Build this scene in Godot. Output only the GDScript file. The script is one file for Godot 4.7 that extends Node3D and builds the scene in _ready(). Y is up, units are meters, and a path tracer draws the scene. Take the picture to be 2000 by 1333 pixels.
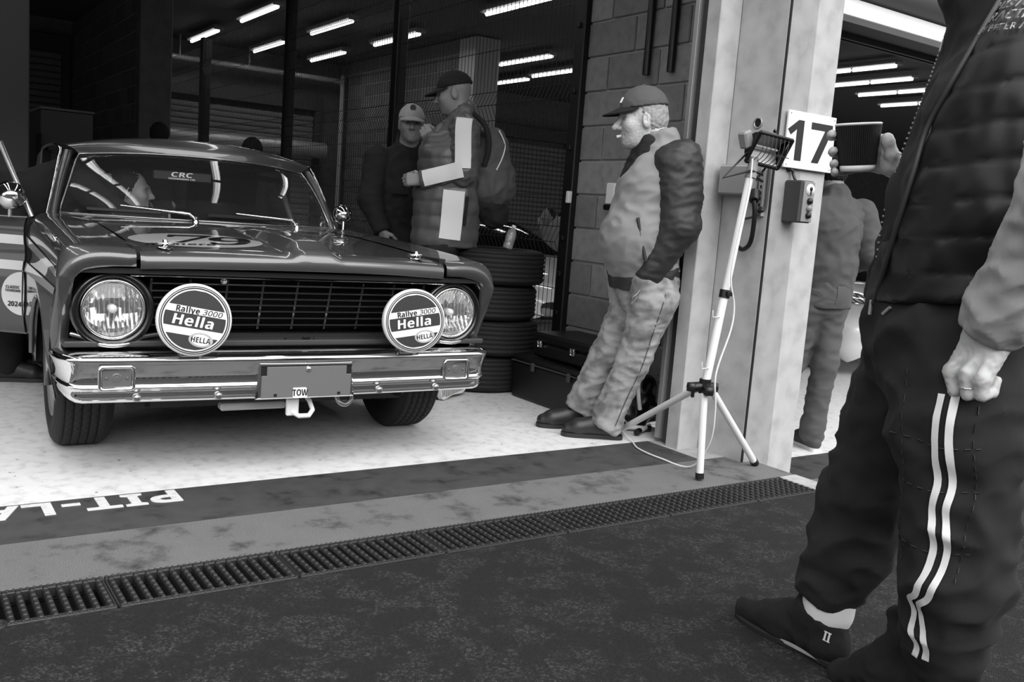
extends Node3D
# A race-car pit garage seen from the pit lane, in greys. Units metres; the garage front runs along x at z = -3.

var mats := {}
var taken := {}
var rng := RandomNumberGenerator.new()

func _ready():
	rng.seed = 7
	# ---------- camera ----------
	var cam := Camera3D.new(); cam.name = "camera"
	cam.position = Vector3(0, 1.1, 0)
	cam.rotation_order = EULER_ORDER_YXZ
	cam.rotation = Vector3(deg_to_rad(-7.712), deg_to_rad(-34.58), deg_to_rad(4.253))
	cam.fov = 2.0 * rad_to_deg(atan(666.5 / 1810.0)); cam.near = 0.05; cam.far = 200.0
	cam.current = true
	add_child(cam)
	# ---------- overcast sky, exposure ----------
	var we := WorldEnvironment.new(); we.name = "world"
	var env := Environment.new()
	env.background_mode = Environment.BG_SKY
	var sm := ProceduralSkyMaterial.new()
	sm.sky_top_color = Color(0.86, 0.86, 0.86); sm.sky_horizon_color = Color(0.80, 0.80, 0.80)
	sm.ground_bottom_color = Color(0.30, 0.30, 0.30); sm.ground_horizon_color = Color(0.42, 0.42, 0.42)
	sm.sky_energy_multiplier = 1.0; sm.sun_angle_max = 1.0
	var sky := Sky.new(); sky.sky_material = sm
	env.sky = sky
	env.background_energy_multiplier = 2.7
	env.tonemap_mode = Environment.TONE_MAPPER_LINEAR
	env.tonemap_exposure = 1.0
	env.sdfgi_enabled = true; env.ssao_enabled = true; env.ssil_enabled = true
	we.environment = env
	add_child(we)
	# ---------- the bright side of the cloud cover, high behind the camera
	var sun := DirectionalLight3D.new(); sun.name = "cloud_light"
	sun.light_energy = 1.15; sun.light_angular_distance = 60.0
	sun.sky_mode = DirectionalLight3D.SKY_MODE_LIGHT_ONLY
	sun.shadow_enabled = true
	add_child(sun)
	sun.look_at_from_position(Vector3(-1.0, 7.5, 9.0), Vector3.ZERO)
	# ---------- the place ----------
	make_materials()
	build_setting()
	build_far()
	build_car()
	build_props()
	build_people()
# ---------------------------------------------------------------- helpers
class MB:
	var st := SurfaceTool.new()
	var n := 0
	func _init(uv := false):
		st.begin(Mesh.PRIMITIVE_TRIANGLES)
		st.set_smooth_group(0)
	func group(g): st.set_smooth_group(g)
	func tri(a: Vector3, b: Vector3, c: Vector3):   # counter-clockwise seen from outside
		st.add_vertex(a); st.add_vertex(c); st.add_vertex(b); n += 1
	func quad(a: Vector3, b: Vector3, c: Vector3, d: Vector3):
		tri(a, b, c); tri(a, c, d)
	func box(c: Vector3, s: Vector3, b := 0.0, q := Basis()):
		st.set_smooth_group(-1)
		var h := s * 0.5
		if b <= 0.0:
			for ax in 3:
				for sg in [-1.0, 1.0]:
					var p := []
					for k in [[-1, -1], [1, -1], [1, 1], [-1, 1]]:
						var v := Vector3.ZERO
						v[ax] = sg * h[ax]; v[(ax + 1) % 3] = k[0] * h[(ax + 1) % 3]; v[(ax + 2) % 3] = k[1] * h[(ax + 2) % 3]
						p.append(c + q * v)
					if sg > 0: quad(p[0], p[1], p[2], p[3])
					else: quad(p[3], p[2], p[1], p[0])
			st.set_smooth_group(0)
			return
		# chamfered: for each corner three vertices, one per face
		var pt := func(sx, sy, sz, ax):
			var v := Vector3(sx * (h.x - b), sy * (h.y - b), sz * (h.z - b))
			v[ax] += [sx, sy, sz][ax] * b
			return c + q * v
		for ax in 3:
			var a1 := (ax + 1) % 3
			var a2 := (ax + 2) % 3
			for sg in [-1, 1]:
				var p := []
				for k in [[-1, -1], [1, -1], [1, 1], [-1, 1]]:
					var s3 := [0, 0, 0]
					s3[ax] = sg; s3[a1] = k[0]; s3[a2] = k[1]
					p.append(pt.call(s3[0], s3[1], s3[2], ax))
				if sg > 0: quad(p[0], p[1], p[2], p[3])
				else: quad(p[3], p[2], p[1], p[0])
			for s1 in [-1, 1]:
				for s2 in [-1, 1]:
					var e := []
					for s0 in [-1, 1]:
						var s3 := [0, 0, 0]
						s3[ax] = s0; s3[a1] = s1; s3[a2] = s2
						e.append(pt.call(s3[0], s3[1], s3[2], a1)); e.append(pt.call(s3[0], s3[1], s3[2], a2))
					if s1 * s2 > 0: quad(e[0], e[2], e[3], e[1])
					else: quad(e[1], e[3], e[2], e[0])
		for sx in [-1, 1]:
			for sy in [-1, 1]:
				for sz in [-1, 1]:
					var a: Vector3 = pt.call(sx, sy, sz, 0)
					var d: Vector3 = pt.call(sx, sy, sz, 1)
					var e: Vector3 = pt.call(sx, sy, sz, 2)
					if sx * sy * sz > 0: tri(a, d, e)
					else: tri(a, e, d)
		st.set_smooth_group(0)
	func tube(pts: Array, r, sides := 10, caps := true, closed := false):
		var m := pts.size()
		var rings := []
		var up := Vector3.UP
		var prev := Vector3.ZERO
		for i in m:
			var p: Vector3 = pts[i]
			var t: Vector3
			if closed: t = (pts[(i + 1) % m] - pts[(i + m - 1) % m]).normalized()
			elif i == 0: t = (pts[1] - p).normalized()
			elif i == m - 1: t = (p - pts[i - 1]).normalized()
			else: t = ((pts[i + 1] - p).normalized() + (p - pts[i - 1]).normalized()).normalized()
			if prev == Vector3.ZERO:
				up = Vector3.UP if absf(t.y) < 0.9 else Vector3.RIGHT
			var s := t.cross(up).normalized()
			if s.length() < 0.5: s = t.cross(Vector3.FORWARD).normalized()
			up = s.cross(t).normalized()
			prev = t
			var rr: float = r[i] if (r is Array or r is PackedFloat32Array) else r
			var ring := []
			for k in sides:
				var a := TAU * k / sides
				ring.append(p + (s * cos(a) + up * sin(a)) * rr)
			rings.append(ring)
		for i in (m if closed else m - 1):
			var r0: Array = rings[i]
			var r1: Array = rings[(i + 1) % m]
			for k in sides:
				var k2 := (k + 1) % sides
				quad(r0[k], r1[k], r1[k2], r0[k2])
		if caps and not closed:
			st.set_smooth_group(-1)
			for k in range(1, sides - 1):
				tri(rings[0][0], rings[0][k], rings[0][k + 1])
				tri(rings[m - 1][0], rings[m - 1][k + 1], rings[m - 1][k])
			st.set_smooth_group(0)
	func lathe(prof: Array, xf := Transform3D(), sides := 24, a0 := 0.0, a1 := TAU):   # prof: Vector2(radius, height), round y
		var rows := []
		for k in sides + 1:
			var a := a0 + (a1 - a0) * k / sides
			var row := PackedVector3Array()
			for p in prof: row.append(xf * Vector3(p.x * cos(a), p.y, p.x * sin(a)))
			if k == sides and is_equal_approx(a1 - a0, TAU): row = rows[0]
			rows.append(row)
		grid(rows, true)
	func grid(rows: Array, flip := false, wrap := false):
		var m := rows.size()
		for i in (m if wrap else m - 1):
			var a = rows[i]
			var b = rows[(i + 1) % m]
			for j in a.size() - 1:
				if flip: quad(a[j], a[j + 1], b[j + 1], b[j])
				else: quad(a[j], b[j], b[j + 1], a[j + 1])
	func prism(poly, xf: Transform3D, depth: float, bev := 0.0):   # polygon in xy, from z = 0 to z = depth
		var pg := PackedVector2Array(poly)
		if Geometry2D.is_polygon_clockwise(pg): pg.reverse()
		var idx := Geometry2D.triangulate_polygon(pg)
		var inner := pg
		if bev > 0.0:
			var off := Geometry2D.offset_polygon(pg, -bev, Geometry2D.JOIN_MITER)
			if off.size() == 1 and off[0].size() == pg.size(): inner = off[0]
			else: bev = 0.0
			if bev > 0.0:
				var best := 0
				for k in inner.size():
					if inner[k].distance_to(pg[0]) < inner[best].distance_to(pg[0]): best = k
				var sh := PackedVector2Array()
				for k in inner.size(): sh.append(inner[(best + k) % inner.size()])
				inner = sh
		st.set_smooth_group(-1)
		var q := pg.size()
		for i in range(0, idx.size(), 3):
			var a := idx[i]
			var b := idx[i + 1]
			var c := idx[i + 2]
			var cross: float = (pg[b] - pg[a]).cross(pg[c] - pg[a])
			if cross < 0:
				var t := b
				b = c; c = t
			tri(xf * v3(inner[a], depth), xf * v3(inner[b], depth), xf * v3(inner[c], depth))
			tri(xf * v3(pg[a], 0), xf * v3(pg[c], 0), xf * v3(pg[b], 0))
		for i in q:
			var j := (i + 1) % q
			quad(xf * v3(pg[i], 0), xf * v3(pg[j], 0), xf * v3(pg[j], depth - bev), xf * v3(pg[i], depth - bev))
			if bev > 0.0: quad(xf * v3(pg[i], depth - bev), xf * v3(pg[j], depth - bev), xf * v3(inner[j], depth), xf * v3(inner[i], depth))
		st.set_smooth_group(0)
	static func v3(p: Vector2, z: float) -> Vector3: return Vector3(p.x, p.y, z)
	func mesh() -> ArrayMesh:
		st.generate_normals()
		st.index()
		return st.commit()

func numbered(nm: String) -> String:
	var k: int = taken.get(nm, 0)
	taken[nm] = k + 1
	return nm if k == 0 else "%s_%03d" % [nm, k]

func part(parent: Node, nm: String, mb, m: Material) -> MeshInstance3D:
	var o := MeshInstance3D.new()
	o.name = nm
	o.mesh = mb.mesh() if mb is MB else mb
	o.material_override = m
	parent.add_child(o, true)
	return o

func thing(nm: String, label: String, cat: String, at := Vector3.ZERO, turn := 0.0, grp := "") -> Node3D:
	var o := Node3D.new()
	o.name = numbered(nm)
	add_child(o)
	o.position = at; o.rotation.y = turn
	tag(o, label, cat, grp)
	return o

func tag(o: Node, label: String, cat: String, grp := ""):
	o.set_meta("label", label); o.set_meta("category", cat)
	if grp: o.set_meta("group", grp)

func single(nm: String, mb, m: Material, label: String, cat: String, grp := "") -> MeshInstance3D:
	var o := part(self, numbered(nm), mb, m)
	tag(o, label, cat, grp)
	return o

func struct(nm: String, mb, m: Material, label := "", cat := "") -> MeshInstance3D:
	var o := part(self, nm, mb, m)
	o.set_meta("kind", "structure")
	if label: tag(o, label, cat)
	return o

func gm(nm: String, g: float, rough: float, metal := 0.0) -> StandardMaterial3D:
	if mats.has(nm): return mats[nm]
	var m := StandardMaterial3D.new()
	m.resource_name = nm
	m.albedo_color = Color(g, g, g); m.roughness = rough; m.metallic = metal
	mats[nm] = m
	return m

func noise_tex(sd: int, freq: float, size: int, stops: Array, type := FastNoiseLite.TYPE_SIMPLEX_SMOOTH, oct := 4, normal := 0.0, gain := 0.5) -> NoiseTexture2D:
	var f := FastNoiseLite.new()
	f.seed = sd; f.frequency = freq; f.noise_type = type
	f.fractal_octaves = oct; f.fractal_gain = gain
	if oct <= 1: f.fractal_type = FastNoiseLite.FRACTAL_NONE
	if type == FastNoiseLite.TYPE_CELLULAR: f.cellular_return_type = FastNoiseLite.RETURN_CELL_VALUE
	var t := NoiseTexture2D.new()
	t.width = size; t.height = size; t.seamless = true; t.noise = f
	if normal > 0.0:
		t.as_normal_map = true; t.bump_strength = normal
	else:
		var g := Gradient.new()
		var off := PackedFloat32Array()
		var col := PackedColorArray()
		for s in stops:
			off.append(s[0]); col.append(Color(s[1], s[1], s[1]))
		g.offsets = off; g.colors = col
		t.color_ramp = g
	return t

func tri_tex(m: StandardMaterial3D, t: Texture2D, tile: float):
	m.albedo_texture = t
	m.uv1_triplanar = true; m.uv1_world_triplanar = true; m.uv1_scale = Vector3.ONE / tile

func over(m: StandardMaterial3D, t: Texture2D, tile: float):
	m.detail_enabled = true; m.detail_albedo = t; m.detail_blend_mode = BaseMaterial3D.BLEND_MODE_MUL
	m.detail_uv_layer = BaseMaterial3D.DETAIL_UV_2
	m.uv2_triplanar = true; m.uv2_world_triplanar = true; m.uv2_scale = Vector3.ONE / tile

func text_mesh(s: String, size: float, depth: float, bold := false, serif := false) -> Array:   # triangles of lettering in xy, centred, z from 0 to depth
	var t := TextMesh.new()
	var f := SystemFont.new()
	f.font_names = PackedStringArray(["Droid Serif" if serif else "Droid Sans"])
	f.font_weight = 700 if bold else 400
	t.font = f; t.text = s; t.font_size = 64; t.pixel_size = 0.01; t.depth = 0.01; t.curve_step = 4.0
	var ar := t.get_mesh_arrays()
	var vs: PackedVector3Array = ar[Mesh.ARRAY_VERTEX]
	var ix: PackedInt32Array = ar[Mesh.ARRAY_INDEX] if ar[Mesh.ARRAY_INDEX] != null else PackedInt32Array(range(vs.size()))
	var out := []
	var lo := Vector3(1e9, 1e9, 1e9)
	var hi := -lo
	for v in vs:
		lo = lo.min(v); hi = hi.max(v)
	var c := (lo + hi) * 0.5
	var k := size / maxf(hi.y - lo.y, 1e-6)
	for i in ix:
		var v: Vector3 = vs[i] - c
		out.append(Vector3(v.x * k, v.y * k, (v.z / 0.01 + 0.5) * depth))
	return out

func letters(mb: MB, s: String, size: float, depth: float, xf: Transform3D, bold := false, stretch := 1.0, serif := false, slant := 0.0):
	var tr := text_mesh(s, size, depth, bold, serif)
	mb.group(-1)
	for i in range(0, tr.size(), 3):
		var p := []
		for k in 3:
			var v: Vector3 = tr[i + k]
			p.append(xf * Vector3(v.x * stretch + v.y * slant, v.y, v.z))
		mb.st.add_vertex(p[0]); mb.st.add_vertex(p[1]); mb.st.add_vertex(p[2])
	mb.group(0)

func frame(o: Vector3, right: Vector3, up: Vector3) -> Transform3D:
	var r := right.normalized()
	var f := r.cross(up).normalized()
	return Transform3D(Basis(r, f.cross(r), f), o)

func disc_poly(r: float, n: int, sx := 1.0) -> PackedVector2Array:
	var p := PackedVector2Array()
	for k in n: p.append(Vector2(cos(TAU * k / n) * r * sx, sin(TAU * k / n) * r))
	return p

func spline(pts: Array, n: int) -> Array:   # Catmull-Rom through points (Vector2 or Vector3), n steps per span
	var out := []
	for i in pts.size() - 1:
		var a = pts[maxi(i - 1, 0)]
		var d = pts[mini(i + 2, pts.size() - 1)]
		for k in n: out.append(pts[i].cubic_interpolate(pts[i + 1], a, d, float(k) / n))
	out.append(pts[-1])
	return out
# ---------------------------------------------------------------- smooth bodies: a distance field on a grid, meshed as surface nets
class Body:
	var lo: Vector3
	var h: float
	var nx: int
	var ny: int
	var nz: int
	var f := PackedFloat32Array()
	func _init(a: Vector3, b: Vector3, cell: float):
		lo = a.min(b); h = cell
		var s := (a.max(b) - lo) / cell
		nx = int(s.x) + 2; ny = int(s.y) + 2; nz = int(s.z) + 2
		f.resize(nx * ny * nz)
		f.fill(1.0)
	static func around(pts: Array, pad: float, cell: float) -> Body:
		var a: Vector3 = pts[0]
		var b: Vector3 = pts[0]
		for p in pts:
			a = a.min(p); b = b.max(p)
		return Body.new(a - Vector3.ONE * pad, b + Vector3.ONE * pad, cell)
	func span(a: Vector3, b: Vector3) -> Array:
		var i := ((a - lo) / h).floor()
		var j := ((b - lo) / h).ceil()
		return [maxi(0, int(i.x)), mini(nx - 1, int(j.x)), maxi(0, int(i.y)), mini(ny - 1, int(j.y)), maxi(0, int(i.z)), mini(nz - 1, int(j.z))]
	func cap(a: Vector3, b: Vector3, ra: float, rb: float, k := 0.02, ax := Vector3.ZERO, s := 1.0):   # tapered capsule; ax, s: thickness along ax times s
		var rm := maxf(ra, rb) * maxf(1.0, s) + k + h * 2.0
		var e := span(a.min(b) - Vector3.ONE * rm, a.max(b) + Vector3.ONE * rm)
		var squash := ax != Vector3.ZERO
		var inv := 1.0 / s - 1.0
		var d := b - a
		if squash: d += ax * (ax.dot(d) * inv)
		var dd := maxf(d.length_squared(), 1e-9)
		var dr := rb - ra
		var ms := minf(1.0, s)
		for z in range(e[4], e[5] + 1):
			for y in range(e[2], e[3] + 1):
				var row := (z * ny + y) * nx
				for x in range(e[0], e[1] + 1):
					var p := lo + Vector3(x, y, z) * h - a
					if squash: p += ax * (ax.dot(p) * inv)
					var t := clampf(p.dot(d) / dd, 0.0, 1.0)
					var q := ((p - d * t).length() - ra - dr * t) * ms
					var o := f[row + x]
					var m := k - absf(o - q)
					if m > 0.0: f[row + x] = minf(o, q) - m * m / (4.0 * k)
					elif q < o: f[row + x] = q
	func chain(pts: Array, r: Array, k := 0.02, ax := Vector3.ZERO, s := 1.0):
		for i in pts.size() - 1: cap(pts[i], pts[i + 1], r[i], r[i + 1], k, ax, s)
	func ell(c: Vector3, r: Vector3, q := Basis(), k := 0.015, cut := false):
		var rm := maxf(r.x, maxf(r.y, r.z)) + k + h * 2.0
		var e := span(c - Vector3.ONE * rm, c + Vector3.ONE * rm)
		var qi := q.inverse()
		var mr := minf(r.x, minf(r.y, r.z))
		for z in range(e[4], e[5] + 1):
			for y in range(e[2], e[3] + 1):
				var row := (z * ny + y) * nx
				for x in range(e[0], e[1] + 1):
					var p := qi * (lo + Vector3(x, y, z) * h - c)
					var l1 := (p / r).length()
					var l2 := (p / (r * r)).length()
					var v := l1 * (l1 - 1.0) / l2 if l2 > 1e-6 else -mr
					var o := f[row + x]
					if cut:
						v = -v
						var m2 := k - absf(o - v)
						if m2 > 0.0: f[row + x] = maxf(o, v) + m2 * m2 / (4.0 * k)
						elif v > o: f[row + x] = v
					else:
						var m := k - absf(o - v)
						if m > 0.0: f[row + x] = minf(o, v) - m * m / (4.0 * k)
						elif v < o: f[row + x] = v
	func plane(p: Vector3, n: Vector3, k := 0.006):   # keeps what lies on the side that n points away from
		n = n.normalized()
		for z in nz:
			for y in ny:
				var row := (z * ny + y) * nx
				for x in nx:
					var v := (lo + Vector3(x, y, z) * h - p).dot(n)
					var o := f[row + x]
					var m := k - absf(o - v)
					if m > 0.0: f[row + x] = maxf(o, v) + m * m / (4.0 * k)
					elif v > o: f[row + x] = v
	func val(p: Vector3) -> float:
		var q := (p - lo) / h
		var x := clampi(int(q.x), 0, nx - 2)
		var y := clampi(int(q.y), 0, ny - 2)
		var z := clampi(int(q.z), 0, nz - 2)
		var u := clampf(q.x - x, 0, 1)
		var v := clampf(q.y - y, 0, 1)
		var w := clampf(q.z - z, 0, 1)
		var i := (z * ny + y) * nx + x
		var sy := nx
		var sz := nx * ny
		return lerpf(lerpf(lerpf(f[i], f[i + 1], u), lerpf(f[i + sy], f[i + sy + 1], u), v), lerpf(lerpf(f[i + sz], f[i + sz + 1], u), lerpf(f[i + sz + sy], f[i + sz + sy + 1], u), v), w)
	func grad(p: Vector3) -> Vector3:
		var e := h * 0.9
		return Vector3(val(p + Vector3(e, 0, 0)) - val(p - Vector3(e, 0, 0)), val(p + Vector3(0, e, 0)) - val(p - Vector3(0, e, 0)), val(p + Vector3(0, 0, e)) - val(p - Vector3(0, 0, e))).normalized()
	func hit(p: Vector3, d: Vector3, most := 1.0) -> Vector3:   # walks from p along d to the surface
		var t := 0.0
		while t < most:
			var v := val(p + d * t)
			if v < 0.0005: break
			t += clampf(v * 0.7, 0.0008, 0.02)
		return p + d * t
	func emit(mb: MB, disp = null):
		var ids := PackedInt32Array()
		ids.resize(nx * ny * nz)
		ids.fill(-1)
		var vs := PackedVector3Array()
		var sy := nx
		var sz := nx * ny
		var off := [0, 1, sy, sy + 1, sz, sz + 1, sz + sy, sz + sy + 1]
		var edges := [[0, 1], [2, 3], [4, 5], [6, 7], [0, 2], [1, 3], [4, 6], [5, 7], [0, 4], [1, 5], [2, 6], [3, 7]]
		var far := h * 2.0
		var cells := PackedInt32Array()
		for z in nz - 1:
			for y in ny - 1:
				var i := (z * ny + y) * nx
				for x in nx - 1:
					var f0 := f[i]
					if f0 < far and f0 > -far:
						var neg := 0
						for o in off:
							if f[i + o] < 0.0: neg += 1
						if neg > 0 and neg < 8:
							var sum := Vector3.ZERO
							var cnt := 0
							for e in edges:
								var a := f[i + off[e[0]]]
								var b := f[i + off[e[1]]]
								if (a < 0.0) != (b < 0.0):
									var t := a / (a - b)
									var ca := Vector3(e[0] & 1, (e[0] >> 1) & 1, e[0] >> 2)
									var cb := Vector3(e[1] & 1, (e[1] >> 1) & 1, e[1] >> 2)
									sum += ca.lerp(cb, t); cnt += 1
							var p := lo + (Vector3(x, y, z) + sum / cnt) * h
							ids[i] = vs.size()
							cells.append(i)
							vs.append(p)
					i += 1
		if disp != null:
			var moved := PackedVector3Array()
			for p in vs:
				var g := grad(p)
				moved.append(p + g * disp.call(p, g))
			vs = moved
		for i in cells:
			var f0 := f[i]
			for ax in 3:
				var st: int = [1, sy, sz][ax]
				var f1 := f[i + st]
				if (f0 < 0.0) == (f1 < 0.0): continue
				var s1: int = [sy, sz, 1][ax]
				var s2: int = [sz, 1, sy][ax]
				if i - s1 - s2 < 0: continue
				var a := ids[i]
				var b := ids[i - s1]
				var c := ids[i - s1 - s2]
				var d := ids[i - s2]
				if a < 0 or b < 0 or c < 0 or d < 0: continue
				if f0 < 0.0: mb.quad(vs[c], vs[d], vs[a], vs[b])
				else: mb.quad(vs[c], vs[b], vs[a], vs[d])

var fold_noise: FastNoiseLite
func folds(amp: float, sx: float, sy: float, sz: float, fine := 0.0) -> Callable:   # cloth folds: stretched ridged noise
	if fold_noise == null:
		fold_noise = FastNoiseLite.new(); fold_noise.seed = 3; fold_noise.frequency = 1.0
		fold_noise.fractal_type = FastNoiseLite.FRACTAL_NONE
	return func(p: Vector3, _g: Vector3) -> float:
		var a := fold_noise.get_noise_3d(p.x * sx, p.y * sy, p.z * sz)
		var b := fold_noise.get_noise_3d(p.x * sx * 2.1 + 40.0, p.y * sy * 2.1, p.z * sz * 2.1)
		return amp * (0.7 - 2.0 * absf(a)) + amp * 0.4 * b + fine * fold_noise.get_noise_3d(p.x * 90.0, p.y * 90.0, p.z * 90.0)

func add_head(b: Body, c: Vector3, q: Basis, s := 1.0, nose := 1.0):   # q columns: left, up, forward
	var P := func(x, y, z): return c + q * (Vector3(x, y, z) * s)
	b.ell(P.call(0, 0.03, -0.015), Vector3(0.075, 0.09, 0.096) * s, q)
	b.ell(P.call(0, -0.03, 0.028), Vector3(0.062, 0.085, 0.062) * s, q, 0.03)
	b.ell(P.call(0, -0.068, 0.03), Vector3(0.055, 0.046, 0.054) * s, q, 0.03)
	b.ell(P.call(0, -0.1, 0.066), Vector3(0.024, 0.018, 0.02) * s, q, 0.025)
	for x in [-1.0, 1.0]:
		b.ell(P.call(x * 0.04, -0.025, 0.06), Vector3(0.026, 0.026, 0.026) * s, q, 0.03)
		b.cap(P.call(x * 0.012, 0.022, 0.087), P.call(x * 0.048, 0.02, 0.068), 0.010 * s, 0.008 * s, 0.02)
		b.ell(P.call(x * 0.031, 0.004, 0.094), Vector3(0.018, 0.011, 0.018) * s, q, 0.012, true)
		b.cap(P.call(x * 0.018, -0.0085, 0.081), P.call(x * 0.046, -0.008, 0.07), 0.005 * s, 0.005 * s, 0.012)
		b.ell(P.call(x * 0.077, -0.008, -0.012), Vector3(0.011, 0.034, 0.02) * s, q * Basis(Vector3(0, 1, 0), x * 0.35), 0.008)
		b.ell(P.call(x * 0.089, -0.004, -0.008), Vector3(0.007, 0.02, 0.011) * s, q, 0.006, true)
		b.ell(P.call(x * 0.012, -0.037, 0.098), Vector3(0.010, 0.009, 0.011) * s, q, 0.01)
	b.cap(P.call(0, 0.012, 0.089), P.call(0, -0.031, 0.104 + 0.012 * nose), 0.010 * s, 0.0135 * s, 0.015)
	b.cap(P.call(-0.02, -0.061, 0.083), P.call(0.02, -0.061, 0.083), 0.006 * s, 0.006 * s, 0.012)
	b.cap(P.call(-0.017, -0.076, 0.082), P.call(0.017, -0.076, 0.082), 0.007 * s, 0.007 * s, 0.012)
	b.cap(P.call(-0.022, -0.0685, 0.096), P.call(0.022, -0.0685, 0.096), 0.0035 * s, 0.0035 * s, 0.004)
	b.ell(P.call(0, -0.0685, 0.098), Vector3(0.024, 0.0022, 0.012) * s, q, 0.004, true)

func head_extras(o: Node3D, c: Vector3, q: Basis, s: float, skin_eye: Material):
	for x in [-1.0, 1.0]:
		var mb := MB.new()
		mb.lathe([Vector2(0, -0.0115 * s), Vector2(0.008 * s, -0.008 * s), Vector2(0.0115 * s, 0), Vector2(0.008 * s, 0.008 * s), Vector2(0, 0.0115 * s)], Transform3D(q, c + q * (Vector3(x * 0.031, 0.004, 0.074) * s)), 14)
		part(o, "eye", mb, skin_eye)
		mb = MB.new()
		mb.lathe([Vector2(0.0052 * s, 0), Vector2(0.004 * s, 0.0012 * s), Vector2(0, 0.0016 * s)], Transform3D(Basis(q.x, q.z, -q.y), c + q * (Vector3(x * 0.031, 0.004, 0.0846) * s)), 12)
		part(o, "iris", mb, mats.decal_dark)

func add_hand(b: Body, wrist: Vector3, to: Vector3, back: Vector3, thumb: Vector3, curl: float, s := 1.0):   # to: towards the fingers; back: out of the back of the hand; thumb: towards the thumb's side
	var y := to.normalized()
	var z := (back - y * back.dot(y)).normalized()
	var x := (thumb - y * thumb.dot(y) - z * thumb.dot(z)).normalized()
	for i in 4:
		var u: float = [0.029, 0.010, -0.010, -0.028][i]
		var k: Vector3 = wrist + y * (0.088 - absf(u - 0.01) * 0.22) * s + x * u * s
		b.cap(wrist + x * u * 0.55 * s, k, 0.017 * s, 0.0135 * s, 0.014)
		var l: Array = [[0.044, 0.027, 0.022], [0.049, 0.030, 0.024], [0.045, 0.028, 0.023], [0.035, 0.021, 0.019]][i]
		var a := 0.15
		var p := k
		for j in 3:
			a += curl * [0.75, 1.15, 0.7][j]
			var n: Vector3 = p + (y * cos(a) - z * sin(a)) * l[j] * s
			b.cap(p, n, [0.0105, 0.0095, 0.0085][j] * s, [0.0095, 0.0085, 0.0075][j] * s, 0.004)
			p = n
	var t0 := wrist + y * 0.022 * s + x * 0.024 * s - z * 0.008 * s
	var t1 := t0 + (x * 0.8 + y * 0.75 - z * 0.45).normalized() * 0.042 * s
	var t2 := t1 + (x * (0.35 - curl * 0.5) + y * 0.9 - z * (0.3 + curl * 0.4)).normalized() * 0.034 * s
	var t3 := t2 + (x * (0.1 - curl * 0.6) + y * 0.9 - z * (0.3 + curl * 0.5)).normalized() * 0.027 * s
	b.cap(t0, t1, 0.016 * s, 0.012 * s, 0.012); b.cap(t1, t2, 0.011 * s, 0.010 * s, 0.005); b.cap(t2, t3, 0.010 * s, 0.008 * s, 0.005)

func shoe(o: Node3D, nm: String, ankle: Vector3, fw: Vector3, m: Material, sole_m: Material, l := 0.29, pitch := 0.0):   # ankle: the point on the ground under the ankle bone
	var y := Vector3.UP.rotated(fw.cross(Vector3.UP).normalized(), pitch)
	var d := fw.rotated(fw.cross(Vector3.UP).normalized(), pitch)
	var side := d.cross(y).normalized()
	var P := func(f, u): return ankle + d * f + y * u
	var b := Body.around([P.call(-0.09, 0.0), P.call(l - 0.06, 0.0), P.call(0, 0.13)], 0.075, 0.007)
	b.cap(P.call(-0.045, 0.045), P.call(l - 0.16, 0.045), 0.036, 0.043, 0.02)
	b.cap(P.call(l - 0.16, 0.04), P.call(l - 0.115, 0.036), 0.043, 0.034, 0.02)
	b.cap(P.call(-0.02, 0.06), P.call(-0.005, 0.125), 0.04, 0.043, 0.03)
	b.cap(P.call(0.0, 0.1), P.call(l - 0.17, 0.055), 0.036, 0.035, 0.03)
	b.plane(P.call(0, 0.012), -y, 0.004)
	b.plane(P.call(0, 0.125), y, 0.004)
	var mb := MB.new(); b.emit(mb)
	var s := part(o, nm, mb, m)
	mb = MB.new()
	var pg := PackedVector2Array()
	var out := [[-0.088, 0.0], [-0.08, 0.025], [-0.05, 0.036], [0.02, 0.034], [l - 0.17, 0.045], [l - 0.12, 0.042], [l - 0.09, 0.028], [l - 0.078, 0.0]]
	for p in spline(out.map(func(e): return Vector2(e[0], e[1])), 3): pg.append(p)
	for k in range(pg.size() - 2, 0, -1): pg.append(Vector2(pg[k].x, -pg[k].y))
	mb.prism(pg, Transform3D(Basis(d, side * -1.0, d.cross(side * -1.0)), ankle + y * (0.0 if d.cross(side * -1.0).dot(y) > 0 else 0.022)), 0.022, 0.003)
	part(s, "sole", mb, sole_m)

func ribbon(b: Body, pts: Array, dir: Vector3, w: float, lift: float) -> MB:   # a flat band laid on the surface, walked to it along dir
	var mb := MB.new()
	var r0 := PackedVector3Array()
	var r1 := PackedVector3Array()
	var rm := PackedVector3Array()
	var sp := spline(pts, 4)
	for i in sp.size():
		var t: Vector3 = (sp[mini(i + 1, sp.size() - 1)] - sp[maxi(i - 1, 0)]).normalized()
		var s := t.cross(dir).normalized()
		for k in 3:
			var q: Vector3 = sp[i] + s * w * (k - 1) * 0.5
			var hp := b.hit(q - dir * 0.25, dir, 0.6)
			hp -= dir * lift
			[r0, rm, r1][k].append(hp)
	mb.grid([r0, rm, r1])
	return mb
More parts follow.
